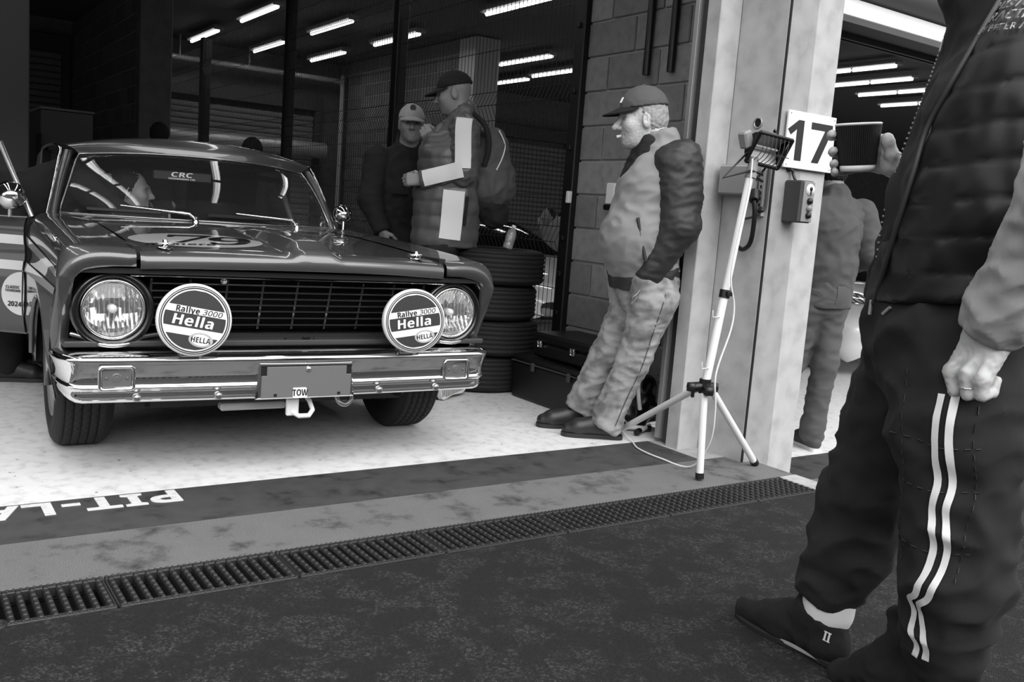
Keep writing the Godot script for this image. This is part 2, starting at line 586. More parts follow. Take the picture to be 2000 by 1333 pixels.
# ---------------------------------------------------------------- materials
func make_materials():
	var cn := noise_tex(11, 0.006, 1024, [[0.0, 0.86], [0.5, 0.95], [1.0, 1.0]], FastNoiseLite.TYPE_SIMPLEX, 8)
	var fine := noise_tex(12, 0.22, 512, [[0.2, 0.8], [0.55, 0.97], [0.8, 1.0]], FastNoiseLite.TYPE_SIMPLEX, 3)
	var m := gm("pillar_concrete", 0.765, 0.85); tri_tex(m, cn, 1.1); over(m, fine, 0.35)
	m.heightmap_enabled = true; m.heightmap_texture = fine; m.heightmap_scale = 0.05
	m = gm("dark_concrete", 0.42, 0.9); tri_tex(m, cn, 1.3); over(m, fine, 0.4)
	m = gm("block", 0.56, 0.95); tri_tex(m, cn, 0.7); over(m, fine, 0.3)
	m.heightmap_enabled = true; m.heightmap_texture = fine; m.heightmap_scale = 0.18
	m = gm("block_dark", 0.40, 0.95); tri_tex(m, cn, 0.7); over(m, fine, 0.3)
	m = gm("mortar", 0.64, 0.95); tri_tex(m, fine, 0.3)
	var floor_n := noise_tex(21, 0.02, 1024, [[0.1, 0.86], [0.45, 0.97], [1.0, 1.0]], FastNoiseLite.TYPE_SIMPLEX_SMOOTH, 6)
	var scuff := noise_tex(22, 0.02, 1024, [[0.0, 0.25], [0.06, 0.45], [0.09, 0.97], [1.0, 1.0]], FastNoiseLite.TYPE_SIMPLEX, 5)
	m = gm("painted_floor", 0.90, 0.42); tri_tex(m, floor_n, 1.7); over(m, scuff, 2.3)
	m = gm("strip_paint", 0.27, 0.6); tri_tex(m, cn, 0.9)
	var wear := noise_tex(23, 0.008, 1024, [[0.0, 0.4], [0.18, 0.72], [0.4, 0.95], [1.0, 1.0]], FastNoiseLite.TYPE_SIMPLEX, 7, 0.0, 0.62)
	over(m, wear, 2.0)
	m = gm("white_paint", 0.84, 0.5); tri_tex(m, floor_n, 0.6)
	var apron := noise_tex(24, 0.10, 1024, [[0.0, 0.35], [0.3, 0.72], [0.6, 0.9], [1.0, 1.0]], FastNoiseLite.TYPE_SIMPLEX, 4, 0.0, 0.7)
	m = gm("apron_concrete", 0.49, 0.9); tri_tex(m, apron, 0.5); over(m, wear, 2.6)
	m.heightmap_enabled = true; m.heightmap_texture = apron; m.heightmap_scale = 0.18
	m = gm("kerb_concrete", 0.66, 0.9); tri_tex(m, cn, 0.6)
	var grit := noise_tex(31, 0.085, 1024, [[0.0, 0.06], [0.35, 0.2], [0.62, 0.5], [0.88, 0.85], [1.0, 1.0]], FastNoiseLite.TYPE_CELLULAR, 2)
	var grit_h := noise_tex(32, 0.10, 1024, [[0.0, 0.0], [1.0, 1.0]], FastNoiseLite.TYPE_SIMPLEX, 3)
	var patch := noise_tex(33, 0.006, 2048, [[0.0, 0.22], [0.42, 0.36], [0.56, 0.85], [1.0, 1.0]], FastNoiseLite.TYPE_SIMPLEX, 8, 0.0, 0.68)
	m = gm("asphalt", 0.37, 0.85); tri_tex(m, grit, 0.55); over(m, patch, 2.7)
	m.heightmap_enabled = true; m.heightmap_texture = grit_h; m.heightmap_scale = 0.75
	gm("cast_iron", 0.17, 0.5, 0.35)
	gm("channel_black", 0.03, 0.9)
	gm("steel_dark", 0.24, 0.6, 0.2)
	gm("steel_light", 0.62, 0.4, 0.5)
	gm("black_paint", 0.035, 0.45)
	gm("fence_paint", 0.05, 0.5)
	gm("lintel_white", 0.93, 0.6)
	m = gm("shutter", 0.42, 0.6); m.metallic = 0.1
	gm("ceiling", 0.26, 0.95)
	gm("pipe_grey", 0.6, 0.45, 0.2)
	gm("white_metal", 0.86, 0.35)
	gm("light_case", 0.5, 0.5)
	gm("black_plastic", 0.045, 0.4)
	gm("rubber", 0.055, 0.75)
	gm("chrome", 0.88, 0.06, 1.0)
	m = gm("tube_glow", 1.0, 0.5); m.emission_enabled = true; m.emission = Color(1, 1, 1); m.emission_energy_multiplier = 2.6

# ---------------------------------------------------------------- the place itself
const ZF := -3.245      # front of the garage wall
const LOW := -0.178     # the next garage lies lower
const XF := 3.667       # line of side wall and fence
const ZB := -16.5       # back wall
const CEIL := 3.62

func slab(nm: String, x0, x1, y0, y1, z0, z1, m, b := 0.0, parent = null):
	var mb := MB.new()
	mb.box(Vector3((x0 + x1) / 2.0, (y0 + y1) / 2.0, (z0 + z1) / 2.0), Vector3(absf(x1 - x0), absf(y1 - y0), absf(z1 - z0)), b)
	if parent: return part(parent, nm, mb, mats[m])
	return struct(nm, mb, mats[m])

func build_setting():
	# floors: white paint inside, dark strip, apron, drain, road
	var fl = slab("floor", -9.0, 3.52, -0.3, 0.0, ZB, -3.432, "painted_floor")
	var st = slab("strip", -9.0, 3.26, -0.3, 0.0, -3.432, -3.061, "strip_paint", 0.0, fl)
	st.set_meta("label", "dark painted strip")
	slab("apron", -9.0, 3.52, -0.3, -0.002, -3.061, -2.70, "apron_concrete", 0.0, fl)
	slab("apron", 3.26, 3.52, -0.3, -0.001, -3.432, -3.061, "kerb_concrete", 0.0, fl)
	slab("kerb", 3.405, 3.52, -0.3, 0.001, -2.70, -1.75, "kerb_concrete", 0.004, fl)
	slab("channel_bed", -9.0, 3.405, -0.3, -0.16, -2.70, -2.47, "channel_black", 0.0, fl)
	slab("channel_wall", -9.0, 3.405, -0.3, -0.045, -2.71, -2.685, "channel_black", 0.0, fl)
	slab("channel_wall", -9.0, 3.405, -0.3, -0.045, -2.485, -2.46, "channel_black", 0.0, fl)
	# road surface with a gentle unevenness
	var rd := MB.new()
	var rows := []
	var nz := FastNoiseLite.new(); nz.seed = 5; nz.frequency = 0.9
	var xs := [-9.0, -5.0, -2.5]
	var x := -1.0
	while x < 3.4: xs.append(x); x += 0.08
	xs.append(3.42); xs.append(3.52)
	for xi in xs:
		var row := PackedVector3Array()
		var z := -2.47
		while z < 0.3:
			row.append(Vector3(xi, -0.004 + 0.006 * nz.get_noise_2d(xi, z) * smoothstep(-2.47, -2.2, z), z))
			z += 0.07
		for zz in [2.0, 8.0, 40.0]: row.append(Vector3(xi, -0.01, zz))
		rows.append(row)
	rd.grid(rows, true)
	rows = []
	for xi in [3.521, 3.7, 4.5, 8.0, 30.0]:
		var row := PackedVector3Array()
		for zz in [-2.47, -1.75, -1.0, 0.5, 3.0, 40.0]: row.append(Vector3(xi, lerpf(LOW, -0.01, smoothstep(-1.75, 0.4, zz)), zz))
		rows.append(row)
	rd.grid(rows, true)
	struct("ground", rd, mats.asphalt)
	# painted words, read from inside the garage
	var wd := MB.new()
	letters(wd, "PIT-LANE", 0.132, 0.003, Transform3D(Basis(Vector3(-1, 0, 0), Vector3(0, 0, 1), Vector3(0, 1, 0)), Vector3(0.415, 0.0, -3.349)), true, 1.24)
	var wo := part(fl, "lettering", wd, mats.white_paint); wo.set_meta("label", "white painted PIT-LANE lettering")
	# the lower garage on the right
	var f2 = slab("floor_right", 3.52, 30.0, -0.5, LOW, ZB, -3.40, "painted_floor")
	slab("strip", 3.52, 30.0, -0.5, LOW, -3.40, -3.04, "strip_paint", 0.0, f2)
	slab("apron", 3.52, 30.0, -0.5, LOW - 0.002, -3.04, -2.70, "apron_concrete", 0.0, f2)
	slab("channel_bed", 3.53, 30.0, -0.5, LOW - 0.16, -2.70, -2.47, "channel_black", 0.0, f2)
	# across the pit lane, behind the camera: pit wall and grandstand, seen only in the chrome
	slab("wall_pit", -40.0, 40.0, 0.0, 1.15, 11.0, 11.4, "dark_concrete")
	var gs := MB.new()
	for k in 9: gs.box(Vector3(0, 0.6 + k * 0.75, 22.0 + k * 1.2), Vector3(90, 1.2 + k * 0.75 * 2.0 * 0.5, 1.2), 0.0)
	gs.box(Vector3(0, 4.8, 34.0), Vector3(90, 9.6, 1.0), 0.0)
	struct("wall_grandstand", gs, mats.dark_concrete, "grandstand across the track behind the photographer", "grandstand")
	# drain grates
	build_drain(0.0, 0.0, [-0.49, 0.01, 0.51, 1.01, 1.51, 2.01, 2.51, 3.01], 3.405)
	build_drain(LOW, LOW, [4.9, 5.4], 9.0)
	# ceiling, outer walls, front wall over the doors
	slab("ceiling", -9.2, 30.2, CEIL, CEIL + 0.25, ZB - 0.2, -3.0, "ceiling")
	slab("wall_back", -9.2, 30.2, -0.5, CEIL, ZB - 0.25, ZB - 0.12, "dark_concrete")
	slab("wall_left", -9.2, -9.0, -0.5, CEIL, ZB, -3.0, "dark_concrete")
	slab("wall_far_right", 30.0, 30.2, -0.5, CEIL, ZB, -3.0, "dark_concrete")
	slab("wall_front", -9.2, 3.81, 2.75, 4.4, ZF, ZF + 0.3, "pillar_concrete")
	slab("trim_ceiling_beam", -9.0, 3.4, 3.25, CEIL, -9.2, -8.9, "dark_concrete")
	# ---- pillar between the two garages
	var pl := MB.new()
	pl.box(Vector3(3.36, 1.9, ZF - 0.045), Vector3(0.142, 5.0, 0.09), 0.004)          # narrow front strip
	pl.box(Vector3(3.55, 1.9, ZF - 0.06), Vector3(0.24, 5.0, 0.12), 0.0)
	var pn = struct("trim_pillar", pl, mats.pillar_concrete, "grey concrete pillar between the two garage openings, with the number plate", "pillar")
	var pw := MB.new()
	pw.box(Vector3(3.53, 1.9, -3.13), Vector3(0.2, 5.0, 0.35), 0.003)
	part(pn, "column", pw, mats.pillar_concrete)
	var pf := MB.new()
	pf.box(Vector3(3.624, 1.9, -2.985), Vector3(0.372, 5.0, 0.06), 0.003)
	part(pn, "front_panel", pf, mats.pillar_concrete)
	var sl := MB.new()
	sl.box(Vector3(3.437, 1.9, -2.9575), Vector3(0.012, 5.0, 0.012), 0.0)
	part(pn, "joint", sl, mats.channel_black)
	# steel jamb and door guides
	var jb := MB.new()
	jb.box(Vector3(3.315, 1.7, -3.285), Vector3(0.05, 3.4, 0.075), 0.003)
	jb.box(Vector3(3.5, 1.7, -3.36), Vector3(0.36, 3.4, 0.06), 0.0)
	struct("trim_door_jamb", jb, mats.steel_dark, "dark steel door jamb at the left edge of the pillar", "door jamb")
	for k in 2:
		var gr := MB.new()
		gr.box(Vector3(3.305, 1.72, [-3.335, -3.415][k]), Vector3(0.012, 3.4, [0.012, 0.03][k]), 0.002)
		gr.box(Vector3(3.318, 1.72, [-3.335, -3.4][k]), Vector3(0.02, 3.4, 0.008), 0.0)
		var go := single("door_guide", gr, mats.steel_light, ["thin bright steel guide rail on the jamb, the one nearer the pillar", "wider bright steel guide rail of the garage door, the one nearer the leaning man"][k], "guide rail", "door guide rails")
	# concrete post that ends the block wall
	var cp := MB.new()
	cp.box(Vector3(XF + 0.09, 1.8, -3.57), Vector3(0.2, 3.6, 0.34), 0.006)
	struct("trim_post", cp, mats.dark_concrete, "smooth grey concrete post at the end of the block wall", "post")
	# ---- side wall of laid blocks
	block_wall("wall_right", Vector3(XF, 0, -4.73), Vector3(0, 0, 1), 0.99, 17, 0.21, 0.45, "block", 3, Vector3(-1, 0, 0), "grey concrete block wall behind the leaning man")
	for k in 2:
		var cd := MB.new()
		var cx: float = [-4.13, -3.93][k]
		cd.tube([Vector3(XF - 0.03, 1.95, cx), Vector3(XF - 0.03, 3.6, cx)], 0.022, 10)
		for yy in [2.45, 3.2]: cd.box(Vector3(XF - 0.02, yy, cx), Vector3(0.06, 0.03, 0.065), 0.004)
		single("conduit_pipe", cd, mats.black_plastic, ["black conduit pipe on the block wall above the cap's peak", "black conduit pipe on the block wall above the back of the cap"][k], "pipe", "conduits on the block wall")
	# ---- walls deep inside
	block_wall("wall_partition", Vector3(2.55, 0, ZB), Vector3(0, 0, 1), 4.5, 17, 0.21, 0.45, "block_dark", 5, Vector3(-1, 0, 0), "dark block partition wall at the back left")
	var c2 := MB.new()
	c2.box(Vector3(2.735, 1.8, -11.9), Vector3(0.37, 3.64, 0.2), 0.01)
	c2.box(Vector3(2.66, 3.42, -11.75), Vector3(0.32, 0.1, 0.14), 0.01)
	struct("trim_column", c2, mats.dark_concrete, "dark concrete column that ends the back left partition", "column")
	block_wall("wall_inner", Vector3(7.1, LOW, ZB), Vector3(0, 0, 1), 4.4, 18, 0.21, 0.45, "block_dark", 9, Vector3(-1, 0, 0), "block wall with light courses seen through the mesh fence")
	var c3 := MB.new()
	c3.box(Vector3(7.28, 1.7, -11.95), Vector3(0.4, 3.8, 0.5), 0.01)
	struct("trim_column_001", c3, mats.pipe_grey, "grey concrete column behind the fence beside the dark capped man", "column")
	roller_door("door_1", 0.6, 2.4, 0.0, 3.1)
	roller_door("door_2", 3.9, 6.6, LOW, 2.9)
	roller_door("door_3", 8.4, 12.5, LOW, 2.9)
	# ---- the front of the right garage: white lintel, rolled shutter, soffit and rail
	var lt := MB.new()
	lt.box(Vector3(8.8, 2.206, -3.0), Vector3(9.98, 0.082, 0.09), 0.003)
	struct("trim_lintel", lt, mats.lintel_white, "white painted lintel over the right garage opening", "lintel")
	var so := MB.new()
	so.box(Vector3(8.8, 2.215, -3.15), Vector3(9.98, 0.09, 0.2), 0.0)
	so.box(Vector3(8.8, 2.155, -3.22), Vector3(9.98, 0.03, 0.02), 0.0)
	so.box(Vector3(8.8, 2.16, -3.28), Vector3(9.98, 0.03, 0.02), 0.0)
	so.box(Vector3(8.8, 3.25, -3.3), Vector3(9.98, 2.1, 0.1), 0.0)
	struct("trim_soffit", so, mats.steel_dark, "dark underside and rail behind the white lintel", "soffit")
	var ro := MB.new()
	ro.tube([Vector3(3.82, 2.385, -2.98), Vector3(13.8, 2.385, -2.98)], 0.13, 32)
	ro.box(Vector3(8.8, 2.75, -3.0), Vector3(9.98, 0.5, 0.06), 0.005)
	struct("trim_shutter_roll", ro, mats.shutter, "rolled grey shutter housing above the white lintel", "shutter roll")
	# ---- fence between the garages
	var pz := [-4.76, -7.31, -9.9, -13.07, -16.1]
	var ph := [3.6, 3.6, 3.6, 3.15, 3.1]
	var where := ["beside the block wall", "behind the man in the pale cap", "right of the downpipe", "under the leftmost ceiling light", "at the far back column"]
	for i in 5:
		var po := MB.new()
		var w := 0.1 if i < 3 else 0.12
		po.box(Vector3(XF, (ph[i] + LOW) / 2.0, pz[i]), Vector3(w, ph[i] - LOW, w), 0.006)
		var t := single("fence_post", po, mats.fence_paint, "tall black fence post " + where[i], "post", "fence posts")
		if i == 0:
			var hb := MB.new()
			hb.box(Vector3(XF - 0.06, 1.24, -4.72), Vector3(0.03, 0.075, 0.03), 0.004)
			part(t, "latch", hb, mats.white_metal)
			for yy in [0.5, 0.75, 0.98, 1.55, 1.9, 2.3]:
				var cl := MB.new()
				cl.box(Vector3(XF - 0.055, yy, -4.76), Vector3(0.02, 0.03, 0.03), 0.003)
				part(t, "clamp", cl, mats.fence_paint)
	for i in 4:
		fence_panel(pz[i], pz[i + 1], ph[maxi(i, i + 1)] - 0.05, ["mesh fence panel of bent black wires beside the block wall and tyres", "mesh fence panel of bent black wires behind the two talking men", "mesh fence panel of black wires in front of the roller door", "farthest mesh fence panel in front of the back pipe"][i])

func block_wall(nm, at: Vector3, along: Vector3, length: float, rows: int, ph: float, pl: float, mat: String, sd: int, out: Vector3, label: String):
	var th := 0.2
	var core := MB.new()
	core.box(at + along * length / 2.0 - out * (th / 2.0 + 0.008) + Vector3(0, rows * ph / 2.0, 0), (along * length + Vector3(0, rows * ph, 0) + out.abs() * th).abs(), 0.0)
	var w := struct(nm, core, mats.mortar, label, "wall")
	var r := RandomNumberGenerator.new(); r.seed = sd
	var tones := []
	for k in 4:
		var base: StandardMaterial3D = mats[mat]
		var g: float = base.albedo_color.r * [0.92, 1.0, 1.06, 0.97][k]
		var m2 := base.duplicate() as StandardMaterial3D
		m2.albedo_color = Color(g, g, g); m2.resource_name = mat + "_tone"
		tones.append(m2)
	var shared := {}
	for i in rows:
		var s := 0.0
		var first := true
		while s < length - 0.02:
			var l := pl
			if first and i % 2 == 1: l = pl / 2.0
			first = false
			l = minf(l, length - s)
			var key := snappedf(l, 0.001)
			if not shared.has(key):
				var b := MB.new()
				b.box(Vector3.ZERO, (along * (l - 0.012) + Vector3(0, ph - 0.012, 0) + out.abs() * 0.05).abs(), 0.005)
				shared[key] = b.mesh()
			var o := part(w, "block", shared[key], tones[r.randi() % 4])
			o.position = at + along * (s + l / 2.0) + Vector3(0, (i + 0.5) * ph, 0) + out * (-0.02 + r.randf_range(-0.002, 0.002))
			s += l

func roller_door(nm, x0: float, x1: float, y0: float, h: float):
	var fr := MB.new()
	for xx in [x0 - 0.06, x1 + 0.06]: fr.box(Vector3(xx, y0 + h / 2.0, ZB + 0.0), Vector3(0.12, h, 0.16), 0.004)
	fr.box(Vector3((x0 + x1) / 2.0, y0 + h + 0.12, ZB), Vector3(x1 - x0 + 0.24, 0.25, 0.2), 0.004)
	var d := struct(nm, fr, mats.steel_dark)
	var n := int(h / 0.1)
	var sl := MB.new()
	sl.prism([Vector2(-0.048, 0), Vector2(0.048, 0), Vector2(0.044, 0.012), Vector2(0.02, 0.024), Vector2(-0.02, 0.024), Vector2(-0.044, 0.012)], Transform3D(Basis(Vector3(0, 1, 0), Vector3(0, 0, 1), Vector3(1, 0, 0)), Vector3(x0, 0, ZB - 0.04)), x1 - x0)
	var me := sl.mesh()
	for i in n:
		var o := part(d, "slat", me, mats.shutter)
		o.position.y = y0 + 0.05 + i * 0.1

func fence_panel(z0: float, z1: float, h: float, label: String):
	var mb := MB.new()
	var n := int(absf(z1 - z0) / 0.05)
	var prof := [Vector2(LOW + 0.05, 0)]
	for yb in [0.25, 0.95, 1.86, 2.75]:
		if yb + 0.12 < h:
			prof.append(Vector2(yb - 0.1, 0)); prof.append(Vector2(yb, 0.045)); prof.append(Vector2(yb + 0.1, 0))
	prof.append(Vector2(h, 0))
	var sg := signf(z1 - z0)
	z0 += sg * 0.065; z1 -= sg * 0.065
	for i in range(0, n + 1):
		var z := z0 + (z1 - z0) * i / n
		var pts := []
		for p in prof: pts.append(Vector3(XF - 0.02 - p.y, p.x, z))
		mb.tube(pts, 0.0026, 4, false)
	var ys := []
	for p in prof: ys.append(p)
	var y := 0.45
	while y < h:
		var free := true
		for p in prof:
			if absf(p.x - y) < 0.09: free = false
		if free: ys.append(Vector2(y, 0))
		y += 0.2
	for p in ys:
		mb.tube([Vector3(XF - 0.025 - p.y, p.x, z0), Vector3(XF - 0.025 - p.y, p.x, z1)], 0.0028, 4, false)
	var t := thing("mesh_fence", label, "fence", Vector3.ZERO, 0.0, "mesh fence panels")
	var o := part(t, "wire_mesh", mb, mats.fence_paint)
	o.set_meta("kind", "stuff")

func build_drain(y: float, _unused, starts: Array, end: float):
	var bar := MB.new()
	bar.box(Vector3(0, -0.012, 0), Vector3(0.017, 0.022, 0.196), 0.003)
	for k in 7: bar.box(Vector3(0, -0.001, -0.09 + k * 0.03), Vector3(0.014, 0.008, 0.021), 0.003)
	var bm := bar.mesh()
	var last := 0
	for gi in starts.size():
		var x0: float = starts[gi]
		var l := minf(0.5, end - x0)
		var low := y < -0.1
		var t := thing("drain_grate", "cast iron drain grate section, " + (["cut off by the left edge of the photograph", "leftmost whole one, with the round bolt", "below the PIT lettering", "below the car's number plate", "below the car's right wheel", "in the middle right of the drain", "below the toe of the tripod's front leg", "at the right end of the drain beside the kerb"][gi] if not low else ["in the lower drain behind the striped trousers", "in the lower drain at the right edge"][gi]), "drain grate", Vector3(x0, y, -2.585), 0.0, "drain grates")
		var fr := MB.new()
		for s in [-1.0, 1.0]:
			fr.box(Vector3(l / 2.0, -0.016, s * 0.101), Vector3(l - 0.006, 0.032, 0.022), 0.003)
		for xx in [0.004, l - 0.004]: fr.box(Vector3(xx, -0.018, 0), Vector3(0.006, 0.028, 0.2), 0.001)
		part(t, "frame", fr, mats.cast_iron)
		var n := int(round(l / 0.0333))
		for k in n:
			var o := part(t, "bar", bm, mats.cast_iron)
			o.position = Vector3((k + 0.5) * l / n, 0, 0)
		var rb := MB.new()
		for k in n * 2:
			for s in [-1.0, 1.0]: rb.box(Vector3((k + 0.5) * l / n / 2.0, 0.0, s * 0.106), Vector3(0.008, 0.005, 0.009), 0.002)
		part(t, "raised_studs", rb, mats.cast_iron).set_meta("kind", "stuff")
		if gi == 1 and not low:
			var bo := MB.new()
			bo.lathe([Vector2(0.026, -0.004), Vector2(0.025, 0.003), Vector2(0.018, 0.004), Vector2(0.017, 0.0), Vector2(0.008, 0.001), Vector2(0.0, 0.004)], Transform3D(Basis(), Vector3(0.215, 0, 0.1)), 20)
			part(t, "bolt", bo, mats.cast_iron)
	# concrete lips either side
	var xa: float = starts[0] - (8.0 if y > -0.1 else 1.4)
	for s in [-1.0, 1.0]:
		var lip := MB.new()
		lip.box(Vector3((xa + end) / 2.0, y - 0.025 - (0.004 if s > 0 else 0.0), -2.585 + s * 0.1155), Vector3(end - xa, 0.05, 0.007), 0.001)
		struct("trim_drain_edge", lip, mats.apron_concrete if s < 0 else mats.asphalt)

# ---------------------------------------------------------------- ceiling lamps and the depth of the hall
func build_far():
	var spots := []
	for zc in [-15.0, -12.5]:
		for xc in [4.18, 5.2, 6.2]: spots.append([xc, zc, 2])
	spots += [[6.1, -9.2, 2], [8.3, -12.25, 1], [9.3, -12.75, 1], [9.45, -14.5, 1], [7.4, -8.6, 1]]
	spots += [[11.4, -8.6, 1], [12.4, -9.0, 1], [13.4, -9.2, 1], [14.6, -9.6, 1]]
	for xc in [-0.6, 0.1, 2.15]:
		for zc in [-3.95, -5.5, -7.05]: spots.append([xc, zc, 3])
	for zc in [-4.2, -5.75]: spots.append([3.95, zc, 3])
	var words := ["at the far left of the back hall", "in the second row of the back hall, far end", "in the third row of the back hall, far end", "in the first row above the leftmost post", "in the second row of the back hall, near end", "in the third row of the back hall, near end", "above the dark capped man, at the top of the fence", "right of the grey column behind the fence", "beside the block wall post, through the fence", "low and far behind the fence", "at the top beside the block wall", "at the pillar's edge in the right garage", "in the middle of the right garage ceiling", "at the vest's edge in the right garage", "half hidden by the vest in the right garage"]
	var case_m: ArrayMesh
	var tube_m: ArrayMesh
	var mb := MB.new()
	mb.box(Vector3(0, 0.035, 0), Vector3(0.15, 0.05, 1.5), 0.01)
	for s in [-1.0, 1.0]: mb.box(Vector3(0, 0.012, s * 0.745), Vector3(0.14, 0.045, 0.03), 0.006)
	case_m = mb.mesh()
	mb = MB.new(); mb.tube([Vector3(0, 0, -0.34), Vector3(0, 0, 0.34)], 0.026, 12)
	tube_m = mb.mesh()
	for i in spots.size():
		var s: Array = spots[i]
		var t := thing("ceiling_light", "twin fluorescent ceiling light " + words[i] if i < words.size() else "twin tube ceiling light over the saloon car, seen only as a streak in its windscreen", "ceiling light", Vector3(s[0], 3.5, s[1]), 0.0, "fluorescent ceiling lights" if s[2] < 3 else "ceiling lights mirrored in the windscreen")
		part(t, "housing", case_m, mats.light_case)
		for sg in [-1.0, 1.0]:
			for sx in ([0.0] if s[2] < 3 else [-0.045, 0.045]):
				var o := part(t, "lamp_tube", tube_m, mats.tube_glow)
				o.position = Vector3(sx, -0.02, sg * 0.365)
		var l := AreaLight3D.new()
		l.name = "lamp_light"
		l.area_size = Vector2(0.09, 1.4); l.light_energy = 0.55 if s[2] < 3 else 0.3; l.light_size = 0.1
		l.area_range = 14.0
		l.shadow_enabled = true
		l.rotation.x = -PI / 2.0
		l.position = Vector3(0, -0.06, 0)
		t.add_child(l, true)
	# pipe along the back wall with two hangers and a downpipe
	var pp := MB.new()
	pp.tube(spline([Vector3(3.3, 3.26, -16.1), Vector3(5.0, 3.26, -16.1), Vector3(6.8, 3.26, -16.1), Vector3(6.93, 3.22, -16.1), Vector3(6.97, 3.1, -16.1), Vector3(6.97, 0.0, -16.1)], 4), 0.045, 10)
	var t := thing("pipe", "pale pipe hung along the back wall, turning down at its right end", "pipe")
	part(t, "pipe_run", pp, mats.pipe_grey)
	for xx in [4.1, 5.25]:
		var hg := MB.new()
		hg.tube([Vector3(xx, 3.3, -16.1), Vector3(xx, 3.62, -16.1)], 0.014, 6)
		part(t, "hanger", hg, mats.pipe_grey)
	var dr := MB.new()
	dr.tube([Vector3(3.9, 2.0, -16.15), Vector3(6.7, 2.0, -16.15)], 0.14, 20)
	single("rolled_tarpaulin", dr, mats.steel_light, "long pale roll lying across the back roller door", "roll")
# ---------------------------------------------------------------- the saloon car; its own axes: x right in the picture, y up, z forward
const WC := -0.66     # front axle
const TR := 0.318     # tyre radius

func refine(rows: Array, nr: int, nc: int) -> Array:
	var a := []
	for r in rows: a.append(PackedVector3Array(spline(Array(r), nc)) if nc > 1 else r)
	if nr <= 1: return a
	var out := []
	for i in a.size() - 1:
		for k in nr:
			var row := PackedVector3Array()
			var t := float(k) / nr
			for j in a[0].size():
				row.append(a[i][j].cubic_interpolate(a[i + 1][j], a[maxi(i - 1, 0)][j], a[mini(i + 2, a.size() - 1)][j], t))
			out.append(row)
	out.append(a[-1])
	return out

func mirror_rows(rows: Array) -> Array:
	var out := []
	for r in rows:
		var q := PackedVector3Array()
		for p in r: q.append(Vector3(-p.x, p.y, p.z))
		out.append(q)
	return out

func hood_v(u: float, w: float) -> float:
	var ks := [[-1.42, 0.943], [-1.0, 0.937], [-0.6, 0.921], [-0.3, 0.906], [-0.1, 0.894], [0.0, 0.888], [0.1, 0.884]]
	var v: float = ks[0][1]
	for i in ks.size() - 1:
		if w >= ks[i][0]:
			var t := clampf((w - ks[i][0]) / (ks[i + 1][0] - ks[i][0]), 0, 1)
			v = lerpf(ks[i][1], ks[i + 1][1], t)
	v -= 0.012 * pow(absf(u) / 0.62, 2.0)
	# raised scoop along the middle
	var half := lerpf(0.06, 0.105, clampf((w + 1.1) / 1.0, 0, 1))
	var s := clampf((absf(u - 0.045) / half), 0, 1.4)
	var prof := 1.0 - smoothstep(0.62, 1.0, s)
	var len_k := smoothstep(-1.15, -0.5, w) * (1.0 - smoothstep(-0.075, 0.02, w))
	v += 0.042 * prof * len_k
	return v

func arch_v(w: float) -> float:
	var d := (w - (WC - 0.01)) / 0.385
	if absf(d) >= 1.0: return 0.0
	return 0.29 + 0.335 * pow(1.0 - d * d, 0.42)

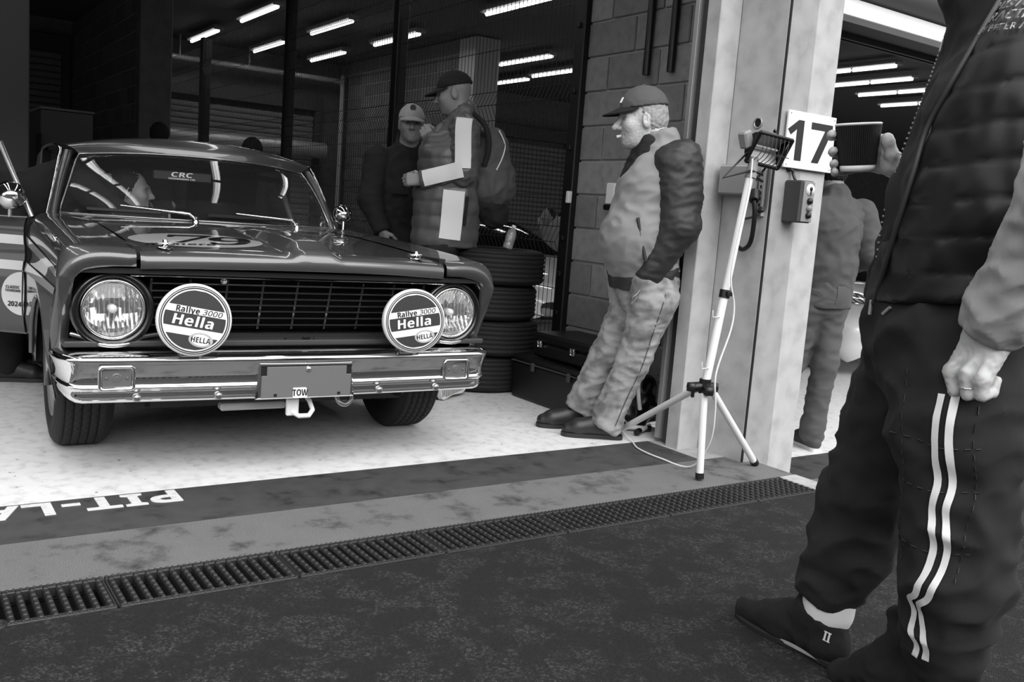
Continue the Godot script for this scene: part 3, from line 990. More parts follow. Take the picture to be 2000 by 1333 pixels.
func build_car():
	var paint := gm("car_paint", 0.25, 0.36); paint.clearcoat_enabled = true; paint.clearcoat = 1.0; paint.clearcoat_roughness = 0.03
	paint.metallic = 0.25
	var black := gm("car_black", 0.03, 0.3); black.clearcoat_enabled = true; black.clearcoat = 0.6; black.clearcoat_roughness = 0.1
	var stripe := gm("stripe_white", 0.78, 0.3); stripe.clearcoat_enabled = true; stripe.clearcoat = 1.0; stripe.clearcoat_roughness = 0.05
	gm("decal_dark", 0.05, 0.4)
	gm("interior_black", 0.035, 0.8)
	gm("plate_grey", 0.42, 0.45, 0.15)
	gm("brushed", 0.62, 0.25, 0.9)
	gm("grille_metal", 0.34, 0.3, 0.9)
	var glass := gm("glass", 0.8, 0.0); glass.transparency = BaseMaterial3D.TRANSPARENCY_ALPHA; glass.albedo_color = Color(0.9, 0.9, 0.9, 0.015)
	glass.metallic_specular = 0.6
	var lens := gm("lens_glass", 0.9, 0.02); lens.transparency = BaseMaterial3D.TRANSPARENCY_ALPHA; lens.albedo_color = Color(0.95, 0.95, 0.95, 0.06)
	var car := thing("race_saloon_car", "glossy grey sixties race saloon with number 79 on its bonnet and two round lamp covers", "car", Vector3(1.391, 0, -3.531), -0.0491)
	# ---------------- bonnet
	var rows := []
	var ws := [-1.36, -1.25, -1.1, -0.95, -0.8, -0.65, -0.5, -0.4, -0.3, -0.22, -0.16, -0.12, -0.09, -0.06, -0.03]
	for w in ws:
		var r := PackedVector3Array()
		for i in 61:
			var u := lerpf(-0.613, 0.613, i / 60.0)
			r.append(Vector3(u, hood_v(u, w), w))
		rows.append(r)
	var lip := [[0.0, -0.003], [0.022, -0.008], [0.037, -0.017], [0.045, -0.030], [0.0465, -0.046], [0.046, -0.062], [0.044, -0.068], [0.02, -0.066]]
	for l in lip:
		var r := PackedVector3Array()
		for i in 61:
			var u := lerpf(-0.613, 0.613, i / 60.0)
			var base := 0.888 - 0.012 * pow(absf(u) / 0.62, 2.0) + (hood_v(u, -0.03) - (0.891 - 0.012 * pow(absf(u) / 0.62, 2.0))) * maxf(0.0, 1.0 + l[1] / 0.03)
			r.append(Vector3(u, base + l[1], l[0] + 0.012 * (1.0 - pow(absf(u) / 0.62, 2.0))))
		rows.append(r)
	var mb := MB.new(); mb.grid(rows)
	var hood := part(car, "hood", mb, paint)
	# number roundel and figures lying on the bonnet
	var on_hood := func(u, w, h): return Vector3(u, hood_v(u, w) + h, w)
	mb = MB.new()
	var ring := []
	for k in 13:
		var r := PackedVector3Array()
		for i in 49:
			var a := TAU * i / 48.0
			r.append(on_hood.call(-0.335 + 0.262 * cos(a) * k / 12.0, -0.33 + 0.245 * sin(a) * k / 12.0, 0.0015))
		ring.append(r)
	mb.grid(ring, true)
	part(hood, "number_roundel", mb, stripe)
	mb = MB.new()
	for d in [["7", -0.36, -0.36], ["9", -0.205, -0.32]]:
		var tr := text_mesh(d[0], 0.28, 0.0, true, true)
		for i in range(0, tr.size(), 3):
			if absf(tr[i].z) > 1e-4 : continue
			var q := []
			for k in 3:
				var p: Vector3 = tr[i + k]
				q.append(on_hood.call(d[1] + p.x * 0.95 + p.y * 0.25, d[2] - p.y, 0.0035))
			mb.tri(q[0], q[2], q[1])
	part(hood, "race_number", mb, mats.decal_dark)
	mb = MB.new()
	var tr2 := text_mesh("numero", 0.026, 0.0, true)
	for i in range(0, tr2.size(), 3):
		var q := []
		for k in 3:
			var p: Vector3 = tr2[i + k]
			q.append(on_hood.call(-0.43 + p.x * 1.6 + p.y * 0.3, -0.165 - p.y * 1.5, 0.003))
		mb.tri(q[0], q[2], q[1])
	part(hood, "small_script", mb, mats.decal_dark)
	# ---------------- fenders
	var O := [Vector3(0.627, 0.864, 0.036), Vector3(0.72, 0.868, 0.036), Vector3(0.79, 0.858, 0.033), Vector3(0.84, 0.829, 0.030), Vector3(0.868, 0.79, 0.027), Vector3(0.881, 0.764, 0.022), Vector3(0.885, 0.70, -0.012), Vector3(0.889, 0.62, -0.065), Vector3(0.893, 0.512, -0.128), Vector3(0.886, 0.42, -0.17), Vector3(0.86, 0.30, -0.2)]
	var I := [Vector3(0.627, 0.818, 0.046), Vector3(0.70, 0.817, 0.045), Vector3(0.76, 0.809, 0.040), Vector3(0.80, 0.796, 0.035), Vector3(0.822, 0.778, 0.030), Vector3(0.830, 0.755, 0.024), Vector3(0.834, 0.69, -0.008), Vector3(0.834, 0.62, -0.04), Vector3(0.834, 0.545, -0.08), Vector3(0.834, 0.45, -0.12), Vector3(0.82, 0.32, -0.16)]
	rows = []
	var stations := []
	var w := -1.38
	while w < -0.125: stations.append(w); w += 0.05
	stations.append(-0.10); stations.append(-0.06); stations.append(-0.03)
	for wi in stations:
		var vt := hood_v(0.62, wi) + 0.003
		var f := clampf((wi + 0.25) / 0.25, 0, 1)
		var P := [Vector2(0.627, vt), Vector2(0.72, vt + 0.004), Vector2(0.80, vt + 0.004), Vector2(0.845, vt - 0.006), Vector2(0.872, vt - 0.035), Vector2(0.881, vt - 0.085), Vector2(0.872, 0.745), Vector2(0.889, 0.665), Vector2(0.893, 0.52), Vector2(0.888, 0.42), Vector2(0.865, 0.28)]
		var r := PackedVector3Array()
		var av := arch_v(wi)
		for j in P.size():
			var p: Vector2 = P[j]
			var z: float = wi
			if j >= 6:
				# the flank ends on the slanted front edge
				z = minf(wi, lerpf(wi, O[j].z - 0.01, f))
			var y := p.y
			if j >= 6 and av > 0: y = maxf(y, av + (10 - j) * 0.004)
			r.append(Vector3(p.x, y, z))
		rows.append(r)
	rows = refine(rows, 1, 3)
	var add := func(lst): rows.append(PackedVector3Array(spline(lst, 3)))
	var mid := []
	for j in O.size():
		var last: Vector3 = rows[-1][j * 3]
		var m2: Vector3 = (O[j] + last) * 0.5
		if j < 6: m2 += Vector3(0.004 if j > 2 else 0.0, 0.0065 if j < 5 else 0.0, 0.006)
		mid.append(m2)
	add.call(mid)
	add.call(O)
	var inn := []
	for j in O.size(): inn.append(O[j].lerp(I[j], 0.2) + Vector3(0, 0, 0.006))
	add.call(inn)
	add.call(I)
	var ret := []
	for j in I.size(): ret.append(I[j] + Vector3(-0.004 if j > 4 else 0.0, -0.004 if j < 5 else 0.0, -0.09))
	add.call(ret)
	for side in [1, -1]:
		mb = MB.new()
		if side > 0: mb.grid(rows)
		else: mb.grid(mirror_rows(rows), true)
		var fd := part(car, "fender", mb, paint)
		# arch lip
		mb = MB.new()
		var pts := []
		for k in 33:
			var wi := WC - 0.01 + 0.384 * -cos(PI * k / 32.0)
			pts.append(Vector3(side * 0.884, maxf(arch_v(wi), 0.28), wi))
		mb.tube(pts, 0.011, 8)
		part(fd, "arch_lip", mb, paint)
		# two white stripes along the flank, running to a point
		mb = MB.new()
		for sdef in [[0.812, 0.785, 0.022, 0.016], [0.688, 0.712, 0.022, 0.012]]:
			var r0 := PackedVector3Array()
			var r1 := PackedVector3Array()
			for k in 21:
				var t := k / 20.0
				var wi := lerpf(-1.37, -0.06, t)
				var vc := lerpf(sdef[0], sdef[1], t)
				var hw := lerpf(sdef[2], sdef[3], t)
				r0.append(Vector3(side * flank_x(vc + hw, wi), vc + hw, wi)); r1.append(Vector3(side * flank_x(vc - hw, wi), vc - hw, wi))
			mb.grid([r0, r1], side < 0)
		part(fd, "stripe", mb, stripe)
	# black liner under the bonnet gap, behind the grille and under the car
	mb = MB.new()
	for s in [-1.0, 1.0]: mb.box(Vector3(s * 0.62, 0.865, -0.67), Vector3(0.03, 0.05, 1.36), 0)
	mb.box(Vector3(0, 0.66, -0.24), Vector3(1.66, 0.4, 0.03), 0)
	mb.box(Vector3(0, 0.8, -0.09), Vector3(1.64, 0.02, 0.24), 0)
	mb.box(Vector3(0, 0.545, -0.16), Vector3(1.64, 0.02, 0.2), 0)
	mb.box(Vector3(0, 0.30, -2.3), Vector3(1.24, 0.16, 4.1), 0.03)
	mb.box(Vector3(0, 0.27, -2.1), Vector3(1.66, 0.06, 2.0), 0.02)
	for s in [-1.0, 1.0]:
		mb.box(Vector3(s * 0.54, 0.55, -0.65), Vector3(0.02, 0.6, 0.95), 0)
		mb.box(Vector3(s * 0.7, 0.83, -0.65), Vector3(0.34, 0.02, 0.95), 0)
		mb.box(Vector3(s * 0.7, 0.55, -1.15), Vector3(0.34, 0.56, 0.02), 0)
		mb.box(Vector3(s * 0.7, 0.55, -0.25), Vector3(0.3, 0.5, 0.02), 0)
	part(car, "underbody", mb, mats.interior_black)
	# ---------------- grille
	var gr := MB.new()
	var oi := [Vector2(-0.83, 0.55), Vector2(-0.834, 0.755), Vector2(-0.80, 0.796), Vector2(-0.70, 0.817), Vector2(0.70, 0.817), Vector2(0.80, 0.796), Vector2(0.834, 0.755), Vector2(0.83, 0.55)]
	# dark surround: a frame strip standing back from the opening
	for k in oi.size() - 1:
		var a: Vector2 = oi[k]
		var b: Vector2 = oi[k + 1]
		var za := grille_w(a.y) + 0.03
		var zb := grille_w(b.y) + 0.03
		var ca := a * 0.965 + Vector2(0, 0.02)
		var cb := b * 0.965 + Vector2(0, 0.02)
		gr.quad(Vector3(a.x, a.y, za), Vector3(ca.x, ca.y, za - 0.03), Vector3(cb.x, cb.y, zb - 0.03), Vector3(b.x, b.y, zb))
	var grille := part(car, "grille", gr, black)
	for k in 2:   # bright edged top rails
		mb = MB.new()
		var yv: float = [0.804, 0.782][k]
		mb.box(Vector3(0, yv, grille_w(yv) + 0.02), Vector3(1.3 - k * 0.02, 0.006, 0.03), 0.002)
		part(grille, "top_rail", mb, mats.chrome)
	var bar_v := [0.753, 0.724, 0.697, 0.671, 0.645, 0.617, 0.588]
	for v in bar_v:
		mb = MB.new()
		mb.box(Vector3(0, v, grille_w(v)), Vector3(1.13, 0.006, 0.034), 0.002)
		part(grille, "grille_bar", mb, mats.grille_metal)
	mb = MB.new()
	mb.box(Vector3(0, 0.556, grille_w(0.556) + 0.02), Vector3(1.2, 0.007, 0.05), 0.002)
	part(grille, "bottom_rail", mb, black)
	for k in 9:
		mb = MB.new()
		var u := -0.56 + 0.14 * k
		mb.prism([Vector2(0.77, grille_w(0.77) + 0.004), Vector2(0.57, grille_w(0.57) + 0.004), Vector2(0.57, grille_w(0.57) - 0.02), Vector2(0.77, grille_w(0.77) - 0.02)], Transform3D(Basis(Vector3(0, 1, 0), Vector3(0, 0, 1), Vector3(1, 0, 0)), Vector3(u - 0.005, 0, 0)), 0.01, 0.002)
		part(grille, "upright", mb, mats.grille_metal)
	mb = MB.new()   # small round badge and the bonnet latch
	mb.lathe([Vector2(0.013, 0), Vector2(0.013, 0.008), Vector2(0.009, 0.011), Vector2(0.008, 0.008), Vector2(0.0, 0.008)], Transform3D(Basis(Vector3(1, 0, 0), Vector3(0, 0, 1), Vector3(0, -1, 0)), Vector3(-0.30, 0.768, grille_w(0.77) + 0.01)), 16)
	part(grille, "badge", mb, mats.brushed)
	mb = MB.new()
	mb.box(Vector3(0.01, 0.532, -0.02), Vector3(0.13, 0.03, 0.02), 0.008)
	mb.box(Vector3(0.035, 0.545, -0.01), Vector3(0.03, 0.014, 0.01), 0.003)
	part(grille, "latch", mb, black)
	# ---------------- headlamps
	for side in [-1.0, 1.0]:
		var t := Transform3D(Basis(Vector3(1, 0, 0), Vector3(0, 0, 1), Vector3(0, -1, 0)), Vector3(side * 0.694, 0.655, -0.015))
		mb = MB.new()
		mb.lathe([Vector2(0.142, -0.05), Vector2(0.146, -0.005), Vector2(0.138, 0.012), Vector2(0.128, 0.016), Vector2(0.115, 0.008), Vector2(0.112, -0.03)], t, 48)
		var hl := part(car, "headlamp", mb, black)
		mb = MB.new()
		mb.lathe([Vector2(0.113, -0.01), Vector2(0.112, 0.01), Vector2(0.106, 0.015), Vector2(0.101, 0.012), Vector2(0.1, -0.005)], t, 48)
		part(hl, "chrome_ring", mb, mats.chrome)
		mb = MB.new(); mb.group(-1)   # reflector bowl behind upright flutes
		var fl := []
		for i in 29:
			var x := lerpf(-1.0, 1.0, i / 28.0)
			var row := PackedVector3Array()
			var hh := sqrt(maxf(0.0, 1.0 - x * x))
			for k in 9:
				var y := lerpf(-hh, hh, k / 8.0)
				var rr2 := x * x + y * y
				var dep := -0.07 * (1.0 - rr2) + (0.007 if i % 2 else -0.003) * (1.0 - rr2 * 0.6) + (0.003 if (k + i / 4) % 3 == 0 else 0.0)
				row.append(t * Vector3(x * 0.1, dep, y * 0.1))
			fl.append(row)
		mb.group(-1)
		for i in 28:
			for k in 8: mb.quad(fl[i][k], fl[i + 1][k], fl[i + 1][k + 1], fl[i][k + 1])
		part(hl, "reflector", mb, gm("lamp_mirror", 0.72, 0.12, 1.0))
		mb = MB.new()
		mb.lathe([Vector2(0.0, -0.05), Vector2(0.016, -0.05), Vector2(0.016, -0.01), Vector2(0.01, 0.0), Vector2(0.0, 0.003)], t, 16)
		part(hl, "bulb", mb, mats.white_metal)
		mb = MB.new()
		mb.lathe([Vector2(0.102, 0.008), Vector2(0.08, 0.02), Vector2(0.05, 0.029), Vector2(0.02, 0.033), Vector2(0.0, 0.034)], t, 40)
		part(hl, "lens", mb, mats.lens_glass)
		mb = MB.new()   # lens ribs
		for k in 11:
			var x := -0.085 + k * 0.017
			var hgt := sqrt(maxf(0.0, 0.1 * 0.1 - x * x)) * 0.92
			mb.tube([t * Vector3(x, 0.019, -hgt), t * Vector3(x, 0.026, 0), t * Vector3(x, 0.019, hgt)], 0.0022, 5)
		part(hl, "lens_ribs", mb, mats.lens_glass)
		mb = MB.new()   # swept chrome trim below the lamp
		var tp := []
		for k in 13:
			var a := lerpf(PI * 1.12, PI * 1.9, k / 12.0)
			tp.append(Vector3(side * (0.694 - cos(a) * 0.155 * -1.0), 0.652 + sin(a) * 0.13, -0.005))
		tp = [Vector3(side * 0.83, 0.56, -0.05)] + ([] if side > 0 else []) + [Vector3(side * 0.79, 0.55, -0.03), Vector3(side * 0.75, 0.53, -0.01), Vector3(side * 0.694, 0.522, 0.0), Vector3(side * 0.63, 0.53, -0.01), Vector3(side * 0.59, 0.55, -0.03), Vector3(side * 0.53, 0.556, -0.05)]
		mb.tube(spline(tp, 3), 0.009, 8)
		part(hl, "lower_trim", mb, mats.brushed)
	# ---------------- valance above the bumper, bumper, plate, towing eye
	mb = MB.new()
	mb.box(Vector3(0, 0.528, -0.06), Vector3(1.72, 0.022, 0.12), 0.006)
	part(car, "valance", mb, paint)
	var prof := [Vector2(-0.06, 0.508), Vector2(0.03, 0.506), Vector2(0.07, 0.500), Vector2(0.093, 0.49), Vector2(0.1, 0.478), Vector2(0.096, 0.465), Vector2(0.088, 0.44), Vector2(0.082, 0.415), Vector2(0.081, 0.395), Vector2(0.082, 0.385), Vector2(0.087, 0.379), Vector2(0.086, 0.372), Vector2(0.077, 0.366), Vector2(0.074, 0.352), Vector2(0.074, 0.335), Vector2(0.06, 0.318), Vector2(0.02, 0.316), Vector2(-0.03, 0.318)]
	rows = []
	var plan := []
	for k in 41: plan.append([lerpf(-0.8, 0.8, k / 40.0), 0.0, 0.0])
	var ends := [[0.83, -0.008, 0.2], [0.858, -0.03, 0.55], [0.878, -0.065, 0.95], [0.89, -0.12, 1.25], [0.896, -0.2, 1.45], [0.89, -0.32, 1.57]]
	var full := []
	for k in range(ends.size() - 1, -1, -1): full.append([-ends[k][0], ends[k][1], -ends[k][2]])
	full.append_array(plan); full.append_array(ends)
	for e in full:
		var r := PackedVector3Array()
		var q := absf(e[2]) / 1.57
		for p in prof:
			var z: float = p.x - 0.03 * pow(e[0] / 0.8, 2.0)
			var inx: float = (p.x - 0.1) * sin(e[2])
			var hh: float = lerpf(p.y, 0.5 + (p.y - 0.5) * 0.86, q)
			r.append(Vector3(e[0] + inx, hh, e[1] + 0.1 + (p.x - 0.1) * cos(e[2]) - 0.03 * pow(minf(absf(e[0]), 0.8) / 0.8, 2.0)))
		rows.append(PackedVector3Array(spline(Array(r), 2)))
	mb = MB.new(); mb.grid(rows, true)
	var bp := part(car, "bumper", mb, mats.chrome)
	for s in [-0.62, -0.33, 0.33, 0.60]:
		mb = MB.new()
		mb.lathe([Vector2(0.016, -0.01), Vector2(0.015, 0.003), Vector2(0.009, 0.008), Vector2(0.0, 0.009)], Transform3D(Basis(Vector3(1, 0, 0), Vector3(0, 0, 1), Vector3(0, -1, 0)), Vector3(s, 0.338, 0.083 - 0.03 * s * s / 0.64)), 16)
		part(bp, "bolt", mb, mats.brushed)
	for s in [-1.0, 1.0]:
		mb = MB.new()
		var o := disc_rect(0.062, 0.046, 0.014)
		var ih := disc_rect(0.052, 0.036, 0.009)
		var zt := 0.066
		for k in o.size():
			var k2 := (k + 1) % o.size()
			var c := Vector3(s * 0.69, 0.415, zt)
			mb.quad(c + Vector3(o[k].x, o[k].y, 0.012), c + Vector3(o[k2].x, o[k2].y, 0.012), c + Vector3(ih[k2].x, ih[k2].y, 0.012), c + Vector3(ih[k].x, ih[k].y, 0.012))
			mb.quad(c + Vector3(o[k].x, o[k].y, -0.03), c + Vector3(o[k2].x, o[k2].y, -0.03), c + Vector3(o[k2].x, o[k2].y, 0.012), c + Vector3(o[k].x, o[k].y, 0.012))
			mb.quad(c + Vector3(ih[k].x, ih[k].y, 0.012), c + Vector3(ih[k2].x, ih[k2].y, 0.012), c + Vector3(ih[k2].x, ih[k2].y, -0.01), c + Vector3(ih[k].x, ih[k].y, -0.01))
		var pk := part(car, "parking_lamp", mb, mats.chrome)
		mb = MB.new()
		mb.prism(disc_rect(0.052, 0.036, 0.009), Transform3D(Basis(), Vector3(s * 0.69, 0.415, zt - 0.02)), 0.022, 0.004)
		for q in [-0.035, 0.035]: mb.lathe([Vector2(0.005, 0), Vector2(0.004, 0.004), Vector2(0, 0.005)], Transform3D(Basis(Vector3(1, 0, 0), Vector3(0, 0, 1), Vector3(0, -1, 0)), Vector3(s * 0.69 + q, 0.415, zt + 0.002)), 10)
		mb.lathe([Vector2(0.018, 0), Vector2(0.014, 0.003), Vector2(0.012, 0.002), Vector2(0.006, 0.004), Vector2(0, 0.004)], Transform3D(Basis(Vector3(1, 0, 0), Vector3(0, 0, 1), Vector3(0, -1, 0)), Vector3(s * 0.69, 0.415, zt + 0.002)), 16)
		part(pk, "lens", mb, gm("lamp_lens", 0.36 if s < 0 else 0.36, 0.2))
	mb = MB.new()   # plate pocket with splayed sides
	var po := [Vector2(-0.195, 0.320), Vector2(0.21, 0.320), Vector2(0.198, 0.464), Vector2(-0.182, 0.464)]
	mb.prism(po, Transform3D(Basis(), Vector3(0, 0, 0.06)), 0.04, 0.008)
	var pp := part(bp, "plate_pocket", mb, mats.chrome)
	mb = MB.new()
	mb.prism([Vector2(-0.175, 0.327), Vector2(0.19, 0.327), Vector2(0.19, 0.415), Vector2(0.17, 0.415), Vector2(0.17, 0.45), Vector2(-0.155, 0.45), Vector2(-0.155, 0.415), Vector2(-0.175, 0.415)], Transform3D(Basis(), Vector3(0, 0, 0.1)), 0.006, 0.0015)
	part(bp, "number_plate", mb, mats.plate_grey)
	mb = MB.new()
	mb.box(Vector3(0.0075, 0.433, 0.1), Vector3(0.37, 0.038, 0.004), 0.001)
	mb.box(Vector3(0.0075, 0.452, 0.1), Vector3(0.37, 0.006, 0.007), 0.001)
	for q in [-0.12, 0.14]: mb.box(Vector3(q, 0.338, 0.107), Vector3(0.012, 0.01, 0.002), 0)
	part(bp, "plate_slot", mb, mats.channel_black)
	mb = MB.new()
	mb.lathe([Vector2(0.012, 0), Vector2(0.011, 0.005), Vector2(0.005, 0.01), Vector2(0, 0.01)], Transform3D(Basis(Vector3(1, 0, 0), Vector3(0, 0, 1), Vector3(0, -1, 0)), Vector3(0.01, 0.44, 0.105)), 12)
	part(bp, "screw", mb, mats.chrome)
	mb = MB.new()
	mb.prism([Vector2(-0.05, 0.326), Vector2(0.008, 0.326), Vector2(0.008, 0.358), Vector2(0.002, 0.366), Vector2(-0.05, 0.366)], Transform3D(Basis(), Vector3(0, 0, 0.106)), 0.002)
	var tl := part(bp, "tow_label", mb, mats.white_metal)
	mb = MB.new()
	letters(mb, "TOW", 0.026, 0.001, Transform3D(Basis(), Vector3(-0.021, 0.346, 0.108)), true, 0.8)
	part(tl, "lettering", mb, mats.decal_dark)
	mb = MB.new()
	mb.tube([Vector3(-0.03, 0.31, 0.0), Vector3(-0.03, 0.255, 0.05), Vector3(-0.01, 0.243, 0.075), Vector3(0.03, 0.243, 0.075), Vector3(0.05, 0.262, 0.06), Vector3(0.05, 0.29, 0.02), Vector3(0.04, 0.31, 0.0)], 0.010, 10)
	mb.box(Vector3(-0.03, 0.275, 0.045), Vector3(0.05, 0.07, 0.02), 0.004)
	part(car, "tow_hook", mb, mats.white_metal)
	mb = MB.new()
	mb.box(Vector3(-0.17, 0.272, -0.03), Vector3(0.26, 0.028, 0.05), 0.006)
	part(car, "cross_bar", mb, mats.pipe_grey)
	mb = MB.new()
	mb.tube(spline([Vector3(0.18, 0.32, -0.05), Vector3(0.19, 0.275, -0.02), Vector3(0.22, 0.26, -0.02), Vector3(0.25, 0.28, -0.03), Vector3(0.25, 0.32, -0.05)], 3), 0.011, 8)
	part(car, "tie_down_eye", mb, mats.brushed)
	# overriders of the bumper top: reflection strips
	# ---------------- round lamp covers
	for s in [-1.0, 1.0]: lamp_cover(car, s)
	# ---------------- bonnet pins
	for s in [-1.0, 1.0]:
		mb = MB.new()
		var c := Vector3(s * 0.515, hood_v(0.515, -0.03) + 0.002, -0.035)
		mb.lathe([Vector2(0.03, 0), Vector2(0.028, 0.004), Vector2(0.01, 0.005), Vector2(0.009, 0.03), Vector2(0.006, 0.034), Vector2(0, 0.034)], Transform3D(Basis(), c), 18)
		var rg := []
		for k in 20: rg.append(c + Vector3(0.034 * cos(TAU * k / 20.0), 0.016 + 0.004 * sin(TAU * k / 20.0), 0.026 * sin(TAU * k / 20.0)))
		mb.tube(rg, 0.003, 6, false, true)
		mb.box(c + Vector3(0.004, 0.004, 0.034), Vector3(0.016, 0.012, 0.03), 0.003)
		part(car, "hood_pin", mb, mats.chrome)
	# ---------------- wheels
	for q in [[-0.735, WC], [0.745, WC], [-0.73, WC - 2.83], [0.73, WC - 2.83]]: wheel(car, q[0], q[1])
	# ---------------- cowl, windscreen, roof, pillars
	build_cabin(car, paint, black, stripe, glass)

func flank_x(v: float, _w: float) -> float:
	var ks := [[0.92, 0.845], [0.885, 0.872], [0.84, 0.881], [0.745, 0.872], [0.665, 0.889], [0.52, 0.893], [0.42, 0.888]]
	for i in ks.size() - 1:
		if v <= ks[i][0] and v >= ks[i + 1][0]:
			return lerpf(ks[i][1], ks[i + 1][1], (ks[i][0] - v) / (ks[i][0] - ks[i + 1][0])) + 0.006
	return 0.895

func grille_w(v: float) -> float: return lerpf(-0.10, -0.03, (v - 0.575) / 0.2)

func disc_rect(hw: float, hh: float, r: float) -> PackedVector2Array:
	var p := PackedVector2Array()
	for c in [[1, 1, 0.0], [-1, 1, 0.5], [-1, -1, 1.0], [1, -1, 1.5]]:
		for k in 5:
			var a: float = c[2] * PI + k * PI / 8.0
			p.append(Vector2(c[0] * (hw - r) + cos(a) * r, c[1] * (hh - r) + sin(a) * r))
	return p

func lamp_cover(car: Node3D, s: float):
	var tilt := deg_to_rad(-9.5 if s < 0 else 9.0)
	var face := Basis.from_euler(Vector3(deg_to_rad(-4.0), deg_to_rad(-4.0 if s < 0 else -8.0), 0.0))
	var xf := Transform3D(face * Basis(Vector3(0, 0, 1), tilt), Vector3(s * 0.441, 0.637, 0.135))
	var lt := xf * Transform3D(Basis(Vector3(1, 0, 0), Vector3(0, 0, 1), Vector3(0, -1, 0)), Vector3.ZERO)
	var mb := MB.new()
	mb.lathe([Vector2(0.02, -0.11), Vector2(0.07, -0.1), Vector2(0.11, -0.06), Vector2(0.128, -0.03), Vector2(0.133, 0.0), Vector2(0.132, 0.014), Vector2(0.126, 0.02), Vector2(0.115, 0.021), Vector2(0.0, 0.021)], lt, 64)
	var lamp := part(car, "driving_lamp", mb, mats.white_metal)
	lamp.set_meta("label", "round white rimmed lamp cover with dark and white bands")
	mb = MB.new()
	for k in 64:   # two thin dark rings
		var a := TAU * k / 64.0
		var b := TAU * (k + 1) / 64.0
		for rr in [[0.121, 0.124], [0.114, 0.118]]:
			mb.quad(xf * Vector3(rr[0] * cos(a), rr[0] * sin(a), 0.0222), xf * Vector3(rr[1] * cos(a), rr[1] * sin(a), 0.0222), xf * Vector3(rr[1] * cos(b), rr[1] * sin(b), 0.0222), xf * Vector3(rr[0] * cos(b), rr[0] * sin(b), 0.0222))
	part(lamp, "ring_line", mb, mats.decal_dark)
	mb = MB.new()
	for span in [[0.047, 0.107], [-0.030, 0.021], [-0.107, -0.058]]:   # dark fields as slices of the disc
		var pg := PackedVector2Array()
		var R := 0.1085
		var a0 := asin(clampf(span[0] / R, -1, 1))
		var a1 := asin(clampf(span[1] / R, -1, 1))
		for k in 15: pg.append(Vector2(cos(lerpf(a0, a1, k / 14.0)), sin(lerpf(a0, a1, k / 14.0))) * R)
		for k in 15: pg.append(Vector2(-cos(lerpf(a1, a0, k / 14.0)), sin(lerpf(a1, a0, k / 14.0))) * R)
		mb.prism(pg, xf * Transform3D(Basis(), Vector3(0, 0, 0.0212)), 0.0012)
	part(lamp, "dark_field", mb, gm("cover_dark", 0.17, 0.45))
	mb = MB.new()
	letters(mb, "Rallye", 0.030, 0.001, xf * Transform3D(Basis(), Vector3(-0.03, 0.031, 0.0215)), true, 1.0)
	letters(mb, "3000", 0.019, 0.001, xf * Transform3D(Basis(), Vector3(0.058, 0.034, 0.0215)), false, 1.25, false, 0.2)
	part(lamp, "lettering", mb, mats.decal_dark)
	mb = MB.new()
	letters(mb, "Hella", 0.040, 0.0012, xf * Transform3D(Basis(), Vector3(-0.004, -0.004, 0.0224)), true, 1.2, false, 0.1)
	part(lamp, "white_lettering", mb, mats.white_metal)
	mb = MB.new()
	var oc := Vector3(0.033, -0.068, 0.0225)
	mb.prism(disc_poly(0.0265, 32, 1.62), xf * Transform3D(Basis(), oc), 0.0008)
	var ov := part(lamp, "logo", mb, mats.white_metal)
	mb = MB.new()
	for k in 40:
		var a := TAU * k / 40.0
		var b := TAU * (k + 1) / 40.0
		for rr in [0.0225, 0.0255]:
			var f := func(an, r): return xf * (oc + Vector3(cos(an) * r * 1.62, sin(an) * r, 0.001))
			mb.quad(f.call(a, rr - 0.0012), f.call(a, rr), f.call(b, rr), f.call(b, rr - 0.0012))
	letters(mb, "HELLA", 0.020, 0.0008, xf * Transform3D(Basis(), oc + Vector3(0, 0, 0.001)), true, 0.86)
	part(ov, "logo_lettering", mb, mats.decal_dark)
	mb = MB.new()
	mb.box(Vector3(s * 0.441, 0.505, 0.08), Vector3(0.08, 0.022, 0.05), 0.005)
	mb.tube([Vector3(s * 0.441, 0.505, 0.08), Vector3(s * 0.441, 0.6, 0.07)], 0.014, 10)
	part(lamp, "bracket", mb, mats.brushed)

